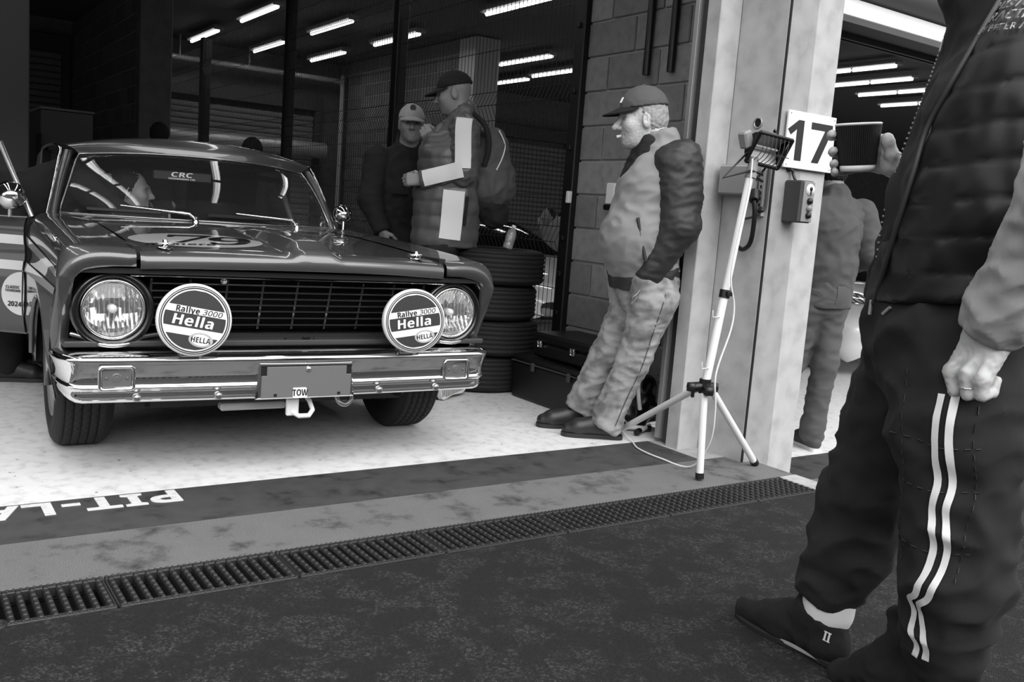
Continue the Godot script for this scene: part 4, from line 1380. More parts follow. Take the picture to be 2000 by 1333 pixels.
func wheel(car: Node3D, u: float, w: float):
	var out := signf(u)
	var xf := Transform3D(Basis(Vector3(0, 0, 1), Vector3(out, 0, 0), Vector3(0, out, 0)), Vector3(u, TR, w))
	var hw := 0.105
	var pr := [Vector2(0.19, -hw + 0.01), Vector2(0.2, -hw), Vector2(0.25, -hw - 0.008), Vector2(0.285, -hw - 0.002), Vector2(0.305, -hw + 0.012), Vector2(TR - 0.004, -hw + 0.028)]
	for k in 5:
		var y0 := -hw + 0.03 + k * 0.031
		pr.append_array([Vector2(TR, y0), Vector2(TR, y0 + 0.024), Vector2(TR - 0.007, y0 + 0.0255), Vector2(TR - 0.007, y0 + 0.0295)])
	pr.append_array([Vector2(TR - 0.004, hw - 0.026), Vector2(0.305, hw - 0.012), Vector2(0.285, hw + 0.002), Vector2(0.25, hw + 0.008), Vector2(0.2, hw), Vector2(0.19, hw - 0.01)])
	var mb := MB.new()
	mb.lathe(pr, xf, 64)
	var wl := Node3D.new(); wl.name = "wheel"; car.add_child(wl, true)
	part(wl, "tyre", mb, mats.rubber)
	mb = MB.new(); mb.group(-1)
	var n := 60
	for k in n:   # cut sipes across the tread
		var a := TAU * k / n
		for j in 5:
			var y0 := -hw + 0.03 + j * 0.031 + 0.012
			var q := Basis(Vector3(0, 1, 0), -a)
			mb.box(xf * (q * Vector3(TR - 0.0005, y0, 0)), Vector3(0.002, 0.022, 0.012), 0.0, xf.basis * q * Basis(Vector3(1, 0, 0), 0.5))
	part(wl, "tread_blocks", mb, mats.rubber).set_meta("kind", "stuff")
	mb = MB.new()
	mb.lathe([Vector2(0.0, 0.055), Vector2(0.06, 0.055), Vector2(0.07, 0.045), Vector2(0.15, 0.03), Vector2(0.165, 0.05), Vector2(0.178, hw - 0.015), Vector2(0.192, hw), Vector2(0.195, hw - 0.006), Vector2(0.19, 0.0), Vector2(0.19, -hw)], xf, 40)
	part(wl, "rim", mb, mats.steel_light)

func build_cabin(car: Node3D, paint, black, stripe, glass):
	# cowl panel behind the bonnet
	var cowl := []
	for i in 25:
		var u := lerpf(-0.74, 0.74, i / 24.0)
		var bulge := 1.0 - pow(absf(u) / 0.74, 2.0)
		cowl.append(PackedVector3Array([Vector3(u * 1.15, 0.935 - 0.015 * pow(u, 2), -1.37), Vector3(u * 1.1, 0.94, -1.4 - 0.12 * (1 - bulge)), Vector3(u, 0.946, lerpf(-1.66, -1.46, bulge)), Vector3(u, 0.94, lerpf(-1.72, -1.52, bulge))]))
	var mb := MB.new(); mb.grid(cowl, true)
	part(car, "cowl", mb, paint)
	# windscreen, curved
	var ws := []
	var ws_pt := func(u, t):   # u -1..1 across, t 0..1 up
		var b: float = 1.0 - pow(absf(u), 2.2)
		var base := Vector3(u * 0.715, 0.943 + 0.004 * b, lerpf(-1.655, -1.46, b))
		var top := Vector3(u * 0.605, 1.250 + 0.034 * b, lerpf(-1.875, -1.70, b))
		var p := base.lerp(top, t)
		p.z += 0.03 * sin(PI * t); p.y += 0.008 * sin(PI * t)
		return p
	for i in 33:
		var r := PackedVector3Array()
		for k in 13: r.append(ws_pt.call(lerpf(-1, 1, i / 32.0), k / 12.0))
		ws.append(r)
	mb = MB.new(); mb.grid(ws, true)
	part(car, "windscreen", mb, glass)
	mb = MB.new()
	var loop := []
	for i in 25: loop.append(ws_pt.call(lerpf(-1, 1, i / 24.0), 0.0) + Vector3(0, 0.002, 0.004))
	for k in range(1, 8): loop.append(ws_pt.call(1.0, k / 8.0) + Vector3(0.006, 0.002, 0.004))
	for i in 25: loop.append(ws_pt.call(lerpf(1, -1, i / 24.0), 1.0) + Vector3(0, 0.004, 0.004))
	for k in range(1, 8): loop.append(ws_pt.call(-1.0, 1.0 - k / 8.0) + Vector3(-0.006, 0.002, 0.004))
	mb.tube(loop, 0.005, 8, false, true)
	part(car, "windscreen_trim", mb, mats.brushed)
	# roof with a rolled front header
	var roof := []
	for i in 25:
		var u := lerpf(-1, 1, i / 24.0)
		var b := 1.0 - pow(absf(u), 2.2)
		var t: Vector3 = ws_pt.call(u, 1.0)
		var r := PackedVector3Array()
		r.append(t + Vector3(0, 0.004, 0.006))
		r.append(t + Vector3(u * 0.02, 0.024 + 0.012 * b, 0.0))
		r.append(t + Vector3(u * 0.05, 0.042 + 0.026 * b, -0.02))
		r.append(t + Vector3(u * 0.065, 0.052 + 0.042 * b, -0.1))
		for q in [[-2.2, 1.31], [-2.5, 1.315], [-2.8, 1.305], [-3.05, 1.285], [-3.2, 1.26]]:
			r.append(Vector3(u * 0.68, q[1] + 0.075 * b, q[0]))
		roof.append(r)
	roof = refine(roof, 1, 3)
	mb = MB.new(); mb.grid(roof, true)
	part(car, "roof", mb, paint)
	# pillars, drip rails, side frames
	for s in [-1.0, 1.0]:
		mb = MB.new()
		var rows := []
		for k in 9:
			var t := k / 8.0
			var c := Vector3(s * lerpf(0.745, 0.648, t), lerpf(0.93, 1.272, t), lerpf(-1.70, -1.925, t))
			c += Vector3(s * 0.006, 0.006, 0.022) * sin(PI * t)
			var r := PackedVector3Array()
			for a in 13:
				var an := TAU * a / 12.0
				r.append(c + Vector3(0.024 * cos(an), 0, 0.034 * sin(an)))
			rows.append(r)
		mb.grid(rows)
		var pl := part(car, "windscreen_pillar", mb, paint)
		mb = MB.new()
		var dr := []
		for k in 9: dr.append(Vector3(s * lerpf(0.772, 0.688, k / 8.0), lerpf(0.935, 1.272, k / 8.0), lerpf(-1.705, -1.93, k / 8.0) + 0.022 * sin(PI * k / 8.0)))
		dr.append_array([Vector3(s * 0.70, 1.30, -2.05), Vector3(s * 0.70, 1.305, -2.4), Vector3(s * 0.70, 1.295, -2.8), Vector3(s * 0.68, 1.26, -3.15)])
		mb.tube(spline(dr, 2), 0.009, 8)
		part(pl, "drip_rail", mb, mats.chrome)
		# rear roof pillar
		mb = MB.new()
		mb.prism([Vector2(-3.2, 1.27), Vector2(-2.95, 1.29), Vector2(-3.25, 0.93), Vector2(-3.75, 0.93)], Transform3D(Basis(Vector3(0, 0, 1), Vector3(0, 1, 0), Vector3(-1, 0, 0)), Vector3(s * 0.67 + 0.03, 0, 0)), 0.06, 0.01)
		part(car, "rear_pillar", mb, paint)
		# rear flank
		var fl := []
		for wi in [-1.39, -1.8, -2.4, -2.7, -3.0, -3.3, -3.49, -3.7, -3.95, -4.2, -4.4, -4.5]:
			var d: float = (wi + 3.49) / 0.37
			var av: float = 0.29 + 0.3 * sqrt(maxf(0.0, 1.0 - d * d)) if absf(d) < 1.0 else 0.0
			var nar: float = smoothstep(-4.2, -4.6, wi) * 0.06
			var r := PackedVector3Array()
			for p in [Vector2(0.72, 0.925), Vector2(0.83, 0.93), Vector2(0.868, 0.90), Vector2(0.882, 0.84), Vector2(0.872, 0.745), Vector2(0.889, 0.665), Vector2(0.893, 0.52), Vector2(0.87, 0.3)]:
				r.append(Vector3(s * (p.x - nar), maxf(p.y, av if p.y < 0.7 else 0.0), wi))
			fl.append(r)
		if s < 0:   # the door on this side stands open: leave its opening
			fl = fl.filter(func(r): return r[0].z < -2.35)
		mb = MB.new(); mb.grid(refine(fl, 2, 2), s > 0)
		part(car, "rear_flank", mb, paint)
	mb = MB.new()   # boot and tail
	var deck := []
	for wi in [-3.2, -3.7, -4.1, -4.45]:
		deck.append(PackedVector3Array([Vector3(-0.73, 0.925, wi), Vector3(-0.4, 0.94, wi), Vector3(0, 0.945, wi), Vector3(0.4, 0.94, wi), Vector3(0.73, 0.925, wi)]))
	deck.append(PackedVector3Array([Vector3(-0.75, 0.85, -4.52), Vector3(-0.4, 0.86, -4.54), Vector3(0, 0.86, -4.55), Vector3(0.4, 0.86, -4.54), Vector3(0.75, 0.85, -4.52)]))
	deck.append(PackedVector3Array([Vector3(-0.78, 0.4, -4.5), Vector3(-0.4, 0.4, -4.52), Vector3(0, 0.4, -4.53), Vector3(0.4, 0.4, -4.52), Vector3(0.78, 0.4, -4.5)]))
	mb.grid(deck, true)
	part(car, "boot", mb, paint)
	mb = MB.new()   # rear window
	mb.grid([PackedVector3Array([Vector3(-0.6, 1.25, -3.18), Vector3(0, 1.32, -3.2), Vector3(0.6, 1.25, -3.18)]), PackedVector3Array([Vector3(-0.66, 0.93, -3.7), Vector3(0, 0.945, -3.75), Vector3(0.66, 0.93, -3.7)])])
	part(car, "rear_window", mb, glass)
	# inside: dash, seats, steering wheel, cage
	mb = MB.new()
	mb.box(Vector3(0, 0.86, -1.78), Vector3(1.4, 0.12, 0.3), 0.03)
	mb.box(Vector3(0, 0.45, -2.6), Vector3(1.5, 0.05, 2.0), 0)
	mb.box(Vector3(0, 0.7, -3.35), Vector3(1.4, 0.6, 0.1), 0.02)
	mb.box(Vector3(0, 1.262, -2.5), Vector3(1.18, 0.02, 1.2), 0.005)
	part(car, "dashboard", mb, mats.interior_black)
	for s in [-0.38, 0.38]:
		mb = MB.new()
		mb.box(Vector3(s, 0.62, -2.5), Vector3(0.46, 0.14, 0.5), 0.05)
		mb.box(Vector3(s, 0.92, -2.78), Vector3(0.48, 0.7, 0.14), 0.05, Basis(Vector3(1, 0, 0), 0.2))
		part(car, "seat", mb, mats.interior_black)
	mb = MB.new()
	var sw := []
	for k in 28: sw.append(Vector3(-0.38, 0.955, -2.0) + Basis(Vector3(1, 0, 0), deg_to_rad(-25)) * Vector3(0.18 * cos(TAU * k / 28.0), 0.18 * sin(TAU * k / 28.0), 0))
	mb.tube(sw, 0.013, 8, false, true)
	mb.tube([Vector3(-0.38, 0.955, -2.0), Vector3(-0.38, 0.88, -1.8)], 0.025, 8)
	for a in [0.3, PI - 0.3, PI * 1.5]: mb.tube([Vector3(-0.38, 0.955, -2.0), Vector3(-0.38, 0.955, -2.0) + Basis(Vector3(1, 0, 0), deg_to_rad(-25)) * Vector3(0.18 * cos(a), 0.18 * sin(a), 0)], 0.008, 6)
	part(car, "steering_wheel", mb, mats.black_plastic)
	mb = MB.new()
	for s in [-1.0, 1.0]:
		mb.tube([Vector3(s * 0.62, 0.5, -2.05), Vector3(s * 0.6, 0.95, -1.98), Vector3(s * 0.54, 1.2, -2.1), Vector3(s * 0.54, 1.24, -2.9), Vector3(s * 0.6, 0.5, -2.95)], 0.02, 8)
	mb.tube([Vector3(-0.54, 1.24, -2.9), Vector3(0.54, 1.24, -2.9)], 0.02, 8)
	part(car, "roll_cage", mb, mats.steel_dark)
	mb = MB.new()   # mirror strip with lettering inside the screen
	mb.box(Vector3(-0.09, 1.178, -1.80), Vector3(0.31, 0.052, 0.012), 0.005, Basis(Vector3(0, 1, 0), 0.0))
	var mi := part(car, "interior_mirror", mb, gm("mirror_back", 0.09, 0.6))
	mb = MB.new()
	letters(mb, "CRC", 0.026, 0.002, Transform3D(Basis(), Vector3(-0.095, 1.186, -1.793)), true, 1.75, false, 0.2)
	letters(mb, "ENGINEERING LTD", 0.009, 0.002, Transform3D(Basis(), Vector3(-0.095, 1.163, -1.793)), true, 1.3)
	part(mi, "lettering", mb, mats.white_metal)
	# wipers
	for q in [[Vector3(-0.10, 0.958, -1.42), Vector3(-0.45, 1.005, -1.51), Vector3(-0.26, 0.985, -1.46), Vector3(-0.60, 0.98, -1.575)], [Vector3(0.45, 0.958, -1.45), Vector3(0.12, 1.0, -1.46), Vector3(0.32, 0.985, -1.455), Vector3(-0.03, 0.985, -1.435)]]:
		mb = MB.new()
		mb.tube([q[0], q[0] + Vector3(-0.03, 0.025, 0.0), q[0].lerp(q[1], 0.5) + Vector3(0, 0.012, 0), q[1]], [0.009, 0.008, 0.006, 0.004], 8)
		mb.lathe([Vector2(0.02, -0.02), Vector2(0.016, 0.01), Vector2(0.0, 0.014)], Transform3D(Basis(), q[0]), 14)
		var wp := part(car, "wiper", mb, mats.chrome)
		mb = MB.new()
		mb.box((q[2] + q[3]) / 2.0 + Vector3(0, -0.004, -0.004), Vector3(q[2].distance_to(q[3]), 0.016, 0.006), 0.002, Basis(Quaternion(Vector3(1, 0, 0), (q[3] - q[2]).normalized())))
		part(wp, "blade", mb, mats.black_plastic)
	# chrome mirror on the far side
	mb = MB.new()
	mb.lathe([Vector2(0.0, -0.045), Vector2(0.03, -0.035), Vector2(0.05, -0.01), Vector2(0.057, 0.02), Vector2(0.055, 0.025), Vector2(0.0, 0.02)], Transform3D(Basis(Vector3(1, 0, 0), Vector3(0, 0, -1), Vector3(0, 1, 0)), Vector3(0.80, 1.03, -1.66)), 24)
	mb.tube([Vector3(0.80, 1.0, -1.65), Vector3(0.79, 0.94, -1.63)], 0.008, 8)
	part(car, "wing_mirror", mb, mats.chrome)
	# ---------------- the open door with its mirror and vent window frame
	var ph := deg_to_rad(52)
	var dd := Vector3(-sin(ph), 0, -cos(ph))
	var door := Node3D.new(); door.name = "door"; car.add_child(door, true)
	var hinge := Vector3(-0.885, 0, -1.395)
	var nrm := Vector3(-cos(ph), 0, sin(ph))
	var prof := [Vector2(-0.06, 0.925), Vector2(-0.02, 0.92), Vector2(0.0, 0.88), Vector2(0.002, 0.84), Vector2(-0.008, 0.745), Vector2(0.004, 0.665), Vector2(0.008, 0.52), Vector2(-0.01, 0.37), Vector2(-0.06, 0.36)]
	var rws := []
	for k in 6:
		var r := PackedVector3Array()
		for p in prof: r.append(hinge + dd * (0.01 + k * 0.22) + nrm * p.x + Vector3(0, p.y, 0))
		rws.append(r)
	mb = MB.new(); mb.grid(refine(rws, 1, 3), true)
	mb.box(hinge + dd * 0.56 - nrm * 0.05 + Vector3(0, 0.64, 0), Vector3(1.1, 0.56, 0.03), 0.004, Basis(dd, Vector3.UP, dd.cross(Vector3.UP)))
	part(door, "door_panel", mb, paint)
	for sdef in [0.812, 0.69]:
		mb = MB.new()
		var r0 := PackedVector3Array()
		var r1 := PackedVector3Array()
		for k in 6:
			var o: Vector3 = hinge + dd * (0.012 + k * 0.21)
			r0.append(o + nrm * (flank_x(sdef + 0.022, 0) - 0.884) + Vector3(0, sdef + 0.022, 0)); r1.append(o + nrm * (flank_x(sdef - 0.022, 0) - 0.884) + Vector3(0, sdef - 0.022, 0))
		mb.grid([r0, r1], true)
		part(door, "stripe", mb, stripe)
	mb = MB.new()
	mb.tube([hinge + dd * -0.03 + Vector3(0, 0.925, 0), hinge + dd * 0.13 + Vector3(0, 1.26, 0), hinge + dd * 0.3 + Vector3(0, 1.29, 0), hinge + dd * 0.95 + Vector3(0, 1.29, 0), hinge + dd * 1.1 + Vector3(0, 0.93, 0)], 0.013, 8)
	mb.tube([hinge + dd * 0.25 + Vector3(0, 0.925, 0), hinge + dd * 0.25 + Vector3(0, 1.28, 0)], 0.009, 8)
	part(door, "window_frame", mb, mats.brushed)
	mb = MB.new()
	mb.lathe([Vector2(0.0, 0.07), Vector2(0.035, 0.06), Vector2(0.058, 0.03), Vector2(0.066, -0.005), Vector2(0.062, -0.01), Vector2(0.0, -0.005)], Transform3D(Basis(Vector3(1, 0, 0), Vector3(0, 0, 1), Vector3(0, -1, 0)), hinge + dd * 0.085 + Vector3(0, 1.02, 0.1)), 28)
	mb.tube([hinge + dd * 0.085 + Vector3(0, 0.98, 0.09), hinge + dd * 0.085 + Vector3(0, 0.925, 0.03)], 0.010, 10)
	part(door, "wing_mirror", mb, mats.chrome)
	# event roundel half on the wing, half on the door
	for half in 2:
		mb = MB.new()
		var c := Vector3(0, 0.555, 0)
		var rr := PackedVector3Array()
		var row0 := PackedVector3Array()
		for k in 17:
			var a := lerpf(-PI / 2, PI / 2, k / 16.0)
			if half == 0:
				rr.append(Vector3(-flank_x(0.555 + 0.105 * sin(a), 0) - 0.001, 0.555 + 0.105 * sin(a), -1.385 + 0.105 * cos(a)))
				row0.append(Vector3(-flank_x(0.555 + 0.105 * sin(a), 0) - 0.001, 0.555 + 0.105 * sin(a), -1.385))
			else:
				var y := 0.555 + 0.105 * sin(a)
				rr.append(hinge + dd * (0.01 + 0.105 * cos(a)) + nrm * (flank_x(y, 0) - 0.8835) + Vector3(0, y, 0))
				row0.append(hinge + dd * 0.011 + nrm * (flank_x(y, 0) - 0.8835) + Vector3(0, y, 0))
		mb.grid([row0, rr], half == 1)
		part(door if half == 1 else car, "event_roundel", mb, stripe)
	mb = MB.new()
	var rb := Basis(-dd, Vector3.UP, -dd.cross(Vector3.UP))
	letters(mb, "CLASSIC", 0.014, 0.001, Transform3D(rb, hinge + dd * 0.055 + nrm * 0.017 + Vector3(0, 0.585, 0)), true)
	letters(mb, "TOURISME", 0.012, 0.001, Transform3D(rb, hinge + dd * 0.055 + nrm * 0.017 + Vector3(0, 0.568, 0)), true)
	letters(mb, "2024", 0.024, 0.001, Transform3D(rb, hinge + dd * 0.045 + nrm * 0.017 + Vector3(0, 0.505, 0)), true)
	part(door, "lettering", mb, mats.decal_dark)
# ---------------------------------------------------------------- things standing about
func build_props():
	work_light()
	wall_fittings()
	tyre_stack()
	cases()
	small_things()
	white_cars()

func work_light():
	var o := thing("work_light", "white tripod site floodlight with a black caged lamp head in front of the pillar", "work light")
	var hub := Vector3(3.02, 0.41, -2.85)
	var top := Vector3(3.168, 1.36, -2.85)
	for e in [[Vector3(2.99, 0.012, -2.797), Vector3(3.0, 0.385, -2.83)], [Vector3(3.45, 0.012, -2.885), Vector3(3.055, 0.40, -2.845)], [Vector3(3.225, 0.012, -3.622), Vector3(3.005, 0.395, -2.885)]]:
		var mb := MB.new()
		mb.tube([e[1], e[0]], 0.0165, 14)
		var lg := part(o, "leg", mb, mats.white_metal)
		mb = MB.new()
		var d: Vector3 = (e[0] - e[1]).normalized()
		mb.tube([e[0] - d * 0.02, e[0] + d * 0.006], 0.0195, 14)
		part(lg, "foot_cap", mb, mats.black_plastic)
	var mb := MB.new()
	mb.tube([hub + Vector3(0.0, -0.03, 0.0), hub + Vector3(0.0, 0.035, 0)], 0.026, 16)
	for e in [Vector3(-0.05, -0.005, -0.03), Vector3(0.055, -0.005, 0.0), Vector3(-0.02, -0.01, 0.045)]:
		mb.tube([hub, hub + e], [0.024, 0.022], 10)
		mb.lathe([Vector2(0.022, -0.018), Vector2(0.024, 0), Vector2(0.022, 0.018), Vector2(0, 0.02)], Transform3D(Basis(), hub + e), 12)
	mb.box(hub + Vector3(-0.05, -0.035, -0.02), Vector3(0.014, 0.03, 0.014), 0.003)
	mb.box(hub + Vector3(0.06, -0.035, 0.0), Vector3(0.014, 0.03, 0.014), 0.003)
	part(o, "hub", mb, mats.black_plastic)
	var mid := hub.lerp(top, 0.44)
	mb = MB.new(); mb.tube([hub, mid], 0.019, 16)
	mb.tube([mid, top], 0.0165, 16)
	part(o, "mast", mb, mats.white_metal)
	mb = MB.new()
	var ax := (top - hub).normalized()
	mb.tube([mid - ax * 0.02, mid + ax * 0.015], 0.024, 14)
	mb.box(mid + Vector3(0.0, 0.0, 0.025), Vector3(0.03, 0.022, 0.02), 0.004)
	part(o, "clamp_collar", mb, mats.black_plastic)
	for t in [0.09, 0.33]:   # bent hooks along the mast
		mb = MB.new()
		var p := hub.lerp(top, t)
		mb.tube([p + Vector3(-0.005, 0.0, 0.012), p + Vector3(-0.06, 0.0, 0.015), p + Vector3(-0.063, 0.03, 0.015)], 0.0025, 6)
		part(o, "hook", mb, mats.white_metal)
	# lamp head
	var tl := Vector3(3.143, 1.533, -2.795)
	var r := Vector3(0.167, -0.02, 0.037)
	var d := Vector3(0.0, -0.122, -0.067)
	var n := r.cross(-d).normalized()
	var P := func(a, b, c): return tl + r * a + d * b + n * c
	mb = MB.new()
	for e in [[0.0, 0.0, 1.0, 0.0], [1.0, 0.0, 1.0, 1.0], [1.0, 1.0, 0.0, 1.0], [0.0, 1.0, 0.0, 0.0]]:
		mb.tube([P.call(e[0], e[1], 0.0), P.call(e[2], e[3], 0.0)], 0.009, 8)
		mb.lathe([Vector2(0, -0.009), Vector2(0.009, 0), Vector2(0, 0.009)], Transform3D(Basis(), P.call(e[0], e[1], 0.0)), 8)
	var head := part(o, "lamp_frame", mb, mats.black_plastic)
	mb = MB.new()   # trough reflector
	var rows := []
	for k in 11:
		var t := k / 10.0
		rows.append(PackedVector3Array([P.call(0.04, lerpf(0.04, 0.96, t), -0.005 - 0.055 * sin(PI * t)), P.call(0.96, lerpf(0.04, 0.96, t), -0.005 - 0.055 * sin(PI * t))]))
	mb.grid(rows)
	part(head, "reflector", mb, gm("satin_reflector", 0.8, 0.35, 0.7))
	mb = MB.new()
	mb.tube([P.call(0.15, 0.5, -0.03), P.call(0.85, 0.5, -0.03)], 0.005, 8)
	part(head, "bulb", mb, mats.white_metal)
	mb = MB.new()
	for k in 7:
		var x := (k + 1) / 8.0
		var pts := []
		for j in 9: pts.append(P.call(x, j / 8.0, 0.004 + 0.035 * sin(PI * j / 8.0)))
		mb.tube(pts, 0.0019, 5)
	mb.tube([P.call(0.0, 0.5, 0.037), P.call(1.0, 0.5, 0.037)], 0.0019, 5)
	part(head, "cage_wire", mb, mats.steel_dark).set_meta("kind", "stuff")
	mb = MB.new()   # ribbed case
	var back := []
	for k in 9:
		var t := k / 8.0
		var dep := -0.012 - 0.06 * pow(sin(PI * t), 0.7)
		back.append(PackedVector3Array([P.call(0.02, lerpf(0.02, 0.98, t), dep), P.call(0.98, lerpf(0.02, 0.98, t), dep)]))
	mb.grid(back, true)
	for s in [0.02, 0.98]:
		for k in 8: mb.tri(back[k][0 if s < 0.5 else 1], back[k + 1][0 if s < 0.5 else 1], P.call(s, 0.5, -0.01))
	part(head, "case", mb, mats.black_plastic)
	mb = MB.new()
	mb.box(P.call(-0.1, 0.45, -0.05), Vector3(0.05, 0.075, 0.05), 0.008, Basis(Vector3(0, 0, 1), 0.4))
	part(head, "terminal_box", mb, mats.light_case)
	mb = MB.new()
	mb.tube([P.call(0.5, -0.06, -0.03), P.call(0.53, -0.10, -0.035)], 0.008, 8)
	part(head, "knob", mb, mats.black_plastic)
	mb = MB.new()   # bracket down to the mast
	mb.tube([P.call(-0.03, 0.75, -0.01), P.call(-0.35, 1.75, -0.01), top + Vector3(-0.02, 0.01, 0.02), top + Vector3(0.05, 0.0, 0.02)], 0.0055, 6)
	mb.tube([P.call(0.75, 1.0, -0.02), P.call(0.62, 1.55, -0.01), top + Vector3(0.06, -0.03, 0.02), top + Vector3(0.01, -0.005, 0.01)], 0.0055, 6)
	part(o, "bracket", mb, mats.black_plastic)
	mb = MB.new()
	mb.tube([top + Vector3(0.002, -0.02, 0), top + Vector3(0.012, 0.07, 0.0)], [0.026, 0.02], 14)
	part(o, "mast_cap", mb, mats.light_case)
	# its flex, down the mast and off over the floor
	mb = MB.new()
	mb.tube(spline([top + Vector3(-0.03, 0.06, 0.03), top + Vector3(-0.035, -0.1, 0.03), mid + Vector3(-0.01, 0.1, 0.035), mid + Vector3(0.035, -0.05, 0.03), mid + Vector3(0.03, -0.16, 0.03), hub + Vector3(0.03, 0.06, 0.03), hub + Vector3(0.05, -0.1, 0.03), hub + Vector3(0.07, -0.26, 0.0), Vector3(3.09, 0.01, -2.95), Vector3(3.06, 0.007, -3.12), Vector3(3.08, 0.007, -3.3), Vector3(3.15, 0.007, -3.43), Vector3(3.19, 0.03, -3.56), Vector3(3.28, 0.06, -3.66), Vector3(3.36, 0.02, -3.70)], 6), 0.0042, 6)
	part(o, "power_cord", mb, mats.white_metal)

func wall_fittings():
	# number plate
	var mb := MB.new()
	mb.box(Vector3(3.648, 1.546, -2.938), Vector3(0.345, 0.262, 0.012), 0.002)
	var sg := thing("number_sign", "white square sign with a bold black 17 on the pillar", "sign")
	part(sg, "board", mb, mats.white_metal)
	mb = MB.new()
	letters(mb, "17", 0.185, 0.002, Transform3D(Basis(), Vector3(3.637, 1.545, -2.932)), true, 1.2)
	part(sg, "number", mb, mats.decal_dark)
	mb = MB.new()
	for e in [Vector2(3.49, 1.664), Vector2(3.806, 1.664), Vector2(3.49, 1.43), Vector2(3.806, 1.43)]: mb.lathe([Vector2(0.004, 0), Vector2(0.003, 0.002), Vector2(0, 0.0025)], Transform3D(Basis(Vector3(1, 0, 0), Vector3(0, 0, 1), Vector3(0, -1, 0)), Vector3(e.x, e.y, -2.932)), 8)
	part(sg, "screws", mb, mats.steel_light)
	# control box under it
	var cb := thing("control_box", "small dark switch box with key switch and three buttons under the number sign", "control box")
	mb = MB.new(); mb.box(Vector3(3.570, 1.262, -2.905), Vector3(0.09, 0.195, 0.10), 0.006)
	part(cb, "case", mb, mats.steel_dark)
	mb = MB.new(); mb.box(Vector3(3.577, 1.262, -2.853), Vector3(0.075, 0.185, 0.006), 0.002)
	part(cb, "front_plate", mb, mats.light_case)
	var face := Basis(Vector3(1, 0, 0), Vector3(0, 0, 1), Vector3(0, -1, 0))
	mb = MB.new(); mb.lathe([Vector2(0.028, 0), Vector2(0.027, 0.004), Vector2(0.0, 0.005)], Transform3D(face, Vector3(3.582, 1.318, -2.85)), 24)
	var ks := part(cb, "key_switch", mb, mats.white_metal)
	mb = MB.new()
	mb.lathe([Vector2(0.01, 0), Vector2(0.009, 0.004), Vector2(0.0, 0.004)], Transform3D(face, Vector3(3.582, 1.323, -2.846)), 12)
	mb.box(Vector3(3.582, 1.308, -2.844), Vector3(0.008, 0.026, 0.004), 0.001)
	part(ks, "keyhole", mb, mats.decal_dark)
	for k in 3:
		mb = MB.new(); mb.lathe([Vector2(0.015, 0), Vector2(0.015, 0.008), Vector2(0.012, 0.014), Vector2(0.0, 0.015)], Transform3D(face, Vector3(3.582, 1.266 - k * 0.033, -2.85)), 18)
		part(cb, "button", mb, mats.black_plastic if k != 1 else mats.light_case)
	mb = MB.new()
	mb.tube(spline([Vector3(3.555, 1.36, -2.92), Vector3(3.555, 1.385, -2.935), Vector3(3.550, 1.405, -2.94), Vector3(3.535, 1.41, -2.95)], 4), 0.007, 8)
	mb.lathe([Vector2(0.012, 0), Vector2(0.012, 0.012), Vector2(0, 0.012)], Transform3D(face, Vector3(3.535, 1.41, -2.955)), 12)
	part(cb, "cable_gland", mb, mats.black_plastic)
	# junction box and plug on the side of the pillar
	var jb := thing("junction_box", "pale square junction box on the pillar behind the floodlight mast", "junction box")
	mb = MB.new(); mb.box(Vector3(3.395, 1.345, -3.12), Vector3(0.07, 0.145, 0.20), 0.008)
	part(jb, "case", mb, mats.light_case)
	mb = MB.new(); mb.box(Vector3(3.357, 1.345, -3.12), Vector3(0.012, 0.135, 0.185), 0.006)
	part(jb, "lid", mb, mats.pipe_grey)
	mb = MB.new()
	mb.tube([Vector3(3.39, 1.29, -3.01), Vector3(3.36, 1.25, -2.985)], [0.026, 0.022], 12)
	mb.tube(spline([Vector3(3.36, 1.25, -2.985), Vector3(3.37, 1.18, -2.98), Vector3(3.385, 1.06, -3.0), Vector3(3.395, 1.02, -3.05), Vector3(3.40, 1.03, -3.09)], 4), 0.011, 10)
	part(jb, "plug_cable", mb, mats.black_plastic)
	# hole with a rim
	var hl := thing("wall_hole", "dark round cable hole with a metal rim high on the pillar's side", "cable hole")
	mb = MB.new()
	var wx := 3.429
	var sb := Basis(Vector3(0, 1, 0), Vector3(-1, 0, 0), Vector3(0, 0, 1))
	mb.lathe([Vector2(0.026, 0), Vector2(0.026, 0.006), Vector2(0.021, 0.007), Vector2(0.019, 0.002)], Transform3D(sb, Vector3(wx, 1.615, -3.07)), 24)
	part(hl, "rim", mb, mats.steel_light)
	mb = MB.new(); mb.lathe([Vector2(0.02, 0.0015), Vector2(0, 0.0015)], Transform3D(sb, Vector3(wx, 1.615, -3.07)), 20)
	part(hl, "hole", mb, mats.channel_black)
	# perforated rail and conduit
	var rl := thing("perforated_rail", "slotted steel rail with a conduit on the pillar's side", "rail")
	mb = MB.new()
	mb.box(Vector3(3.418, 1.29, -2.992), Vector3(0.022, 0.22, 0.036), 0.002)
	part(rl, "channel", mb, mats.pipe_grey)
	mb = MB.new()
	for k in 7: mb.box(Vector3(3.4065, 1.205 + k * 0.028, -2.992), Vector3(0.002, 0.014, 0.010), 0.0)
	part(rl, "slots", mb, mats.channel_black).set_meta("kind", "stuff")
	mb = MB.new()
	mb.tube(spline([Vector3(3.415, 1.50, -2.962), Vector3(3.415, 1.35, -2.962), Vector3(3.415, 1.225, -2.962), Vector3(3.41, 1.20, -2.98), Vector3(3.40, 1.18, -3.0), Vector3(3.39, 1.165, -3.06), Vector3(3.40, 1.18, -3.1)], 4), 0.006, 8)
	mb.box(Vector3(3.405, 1.215, -2.972), Vector3(0.025, 0.022, 0.025), 0.003)
	part(rl, "conduit", mb, mats.steel_dark)
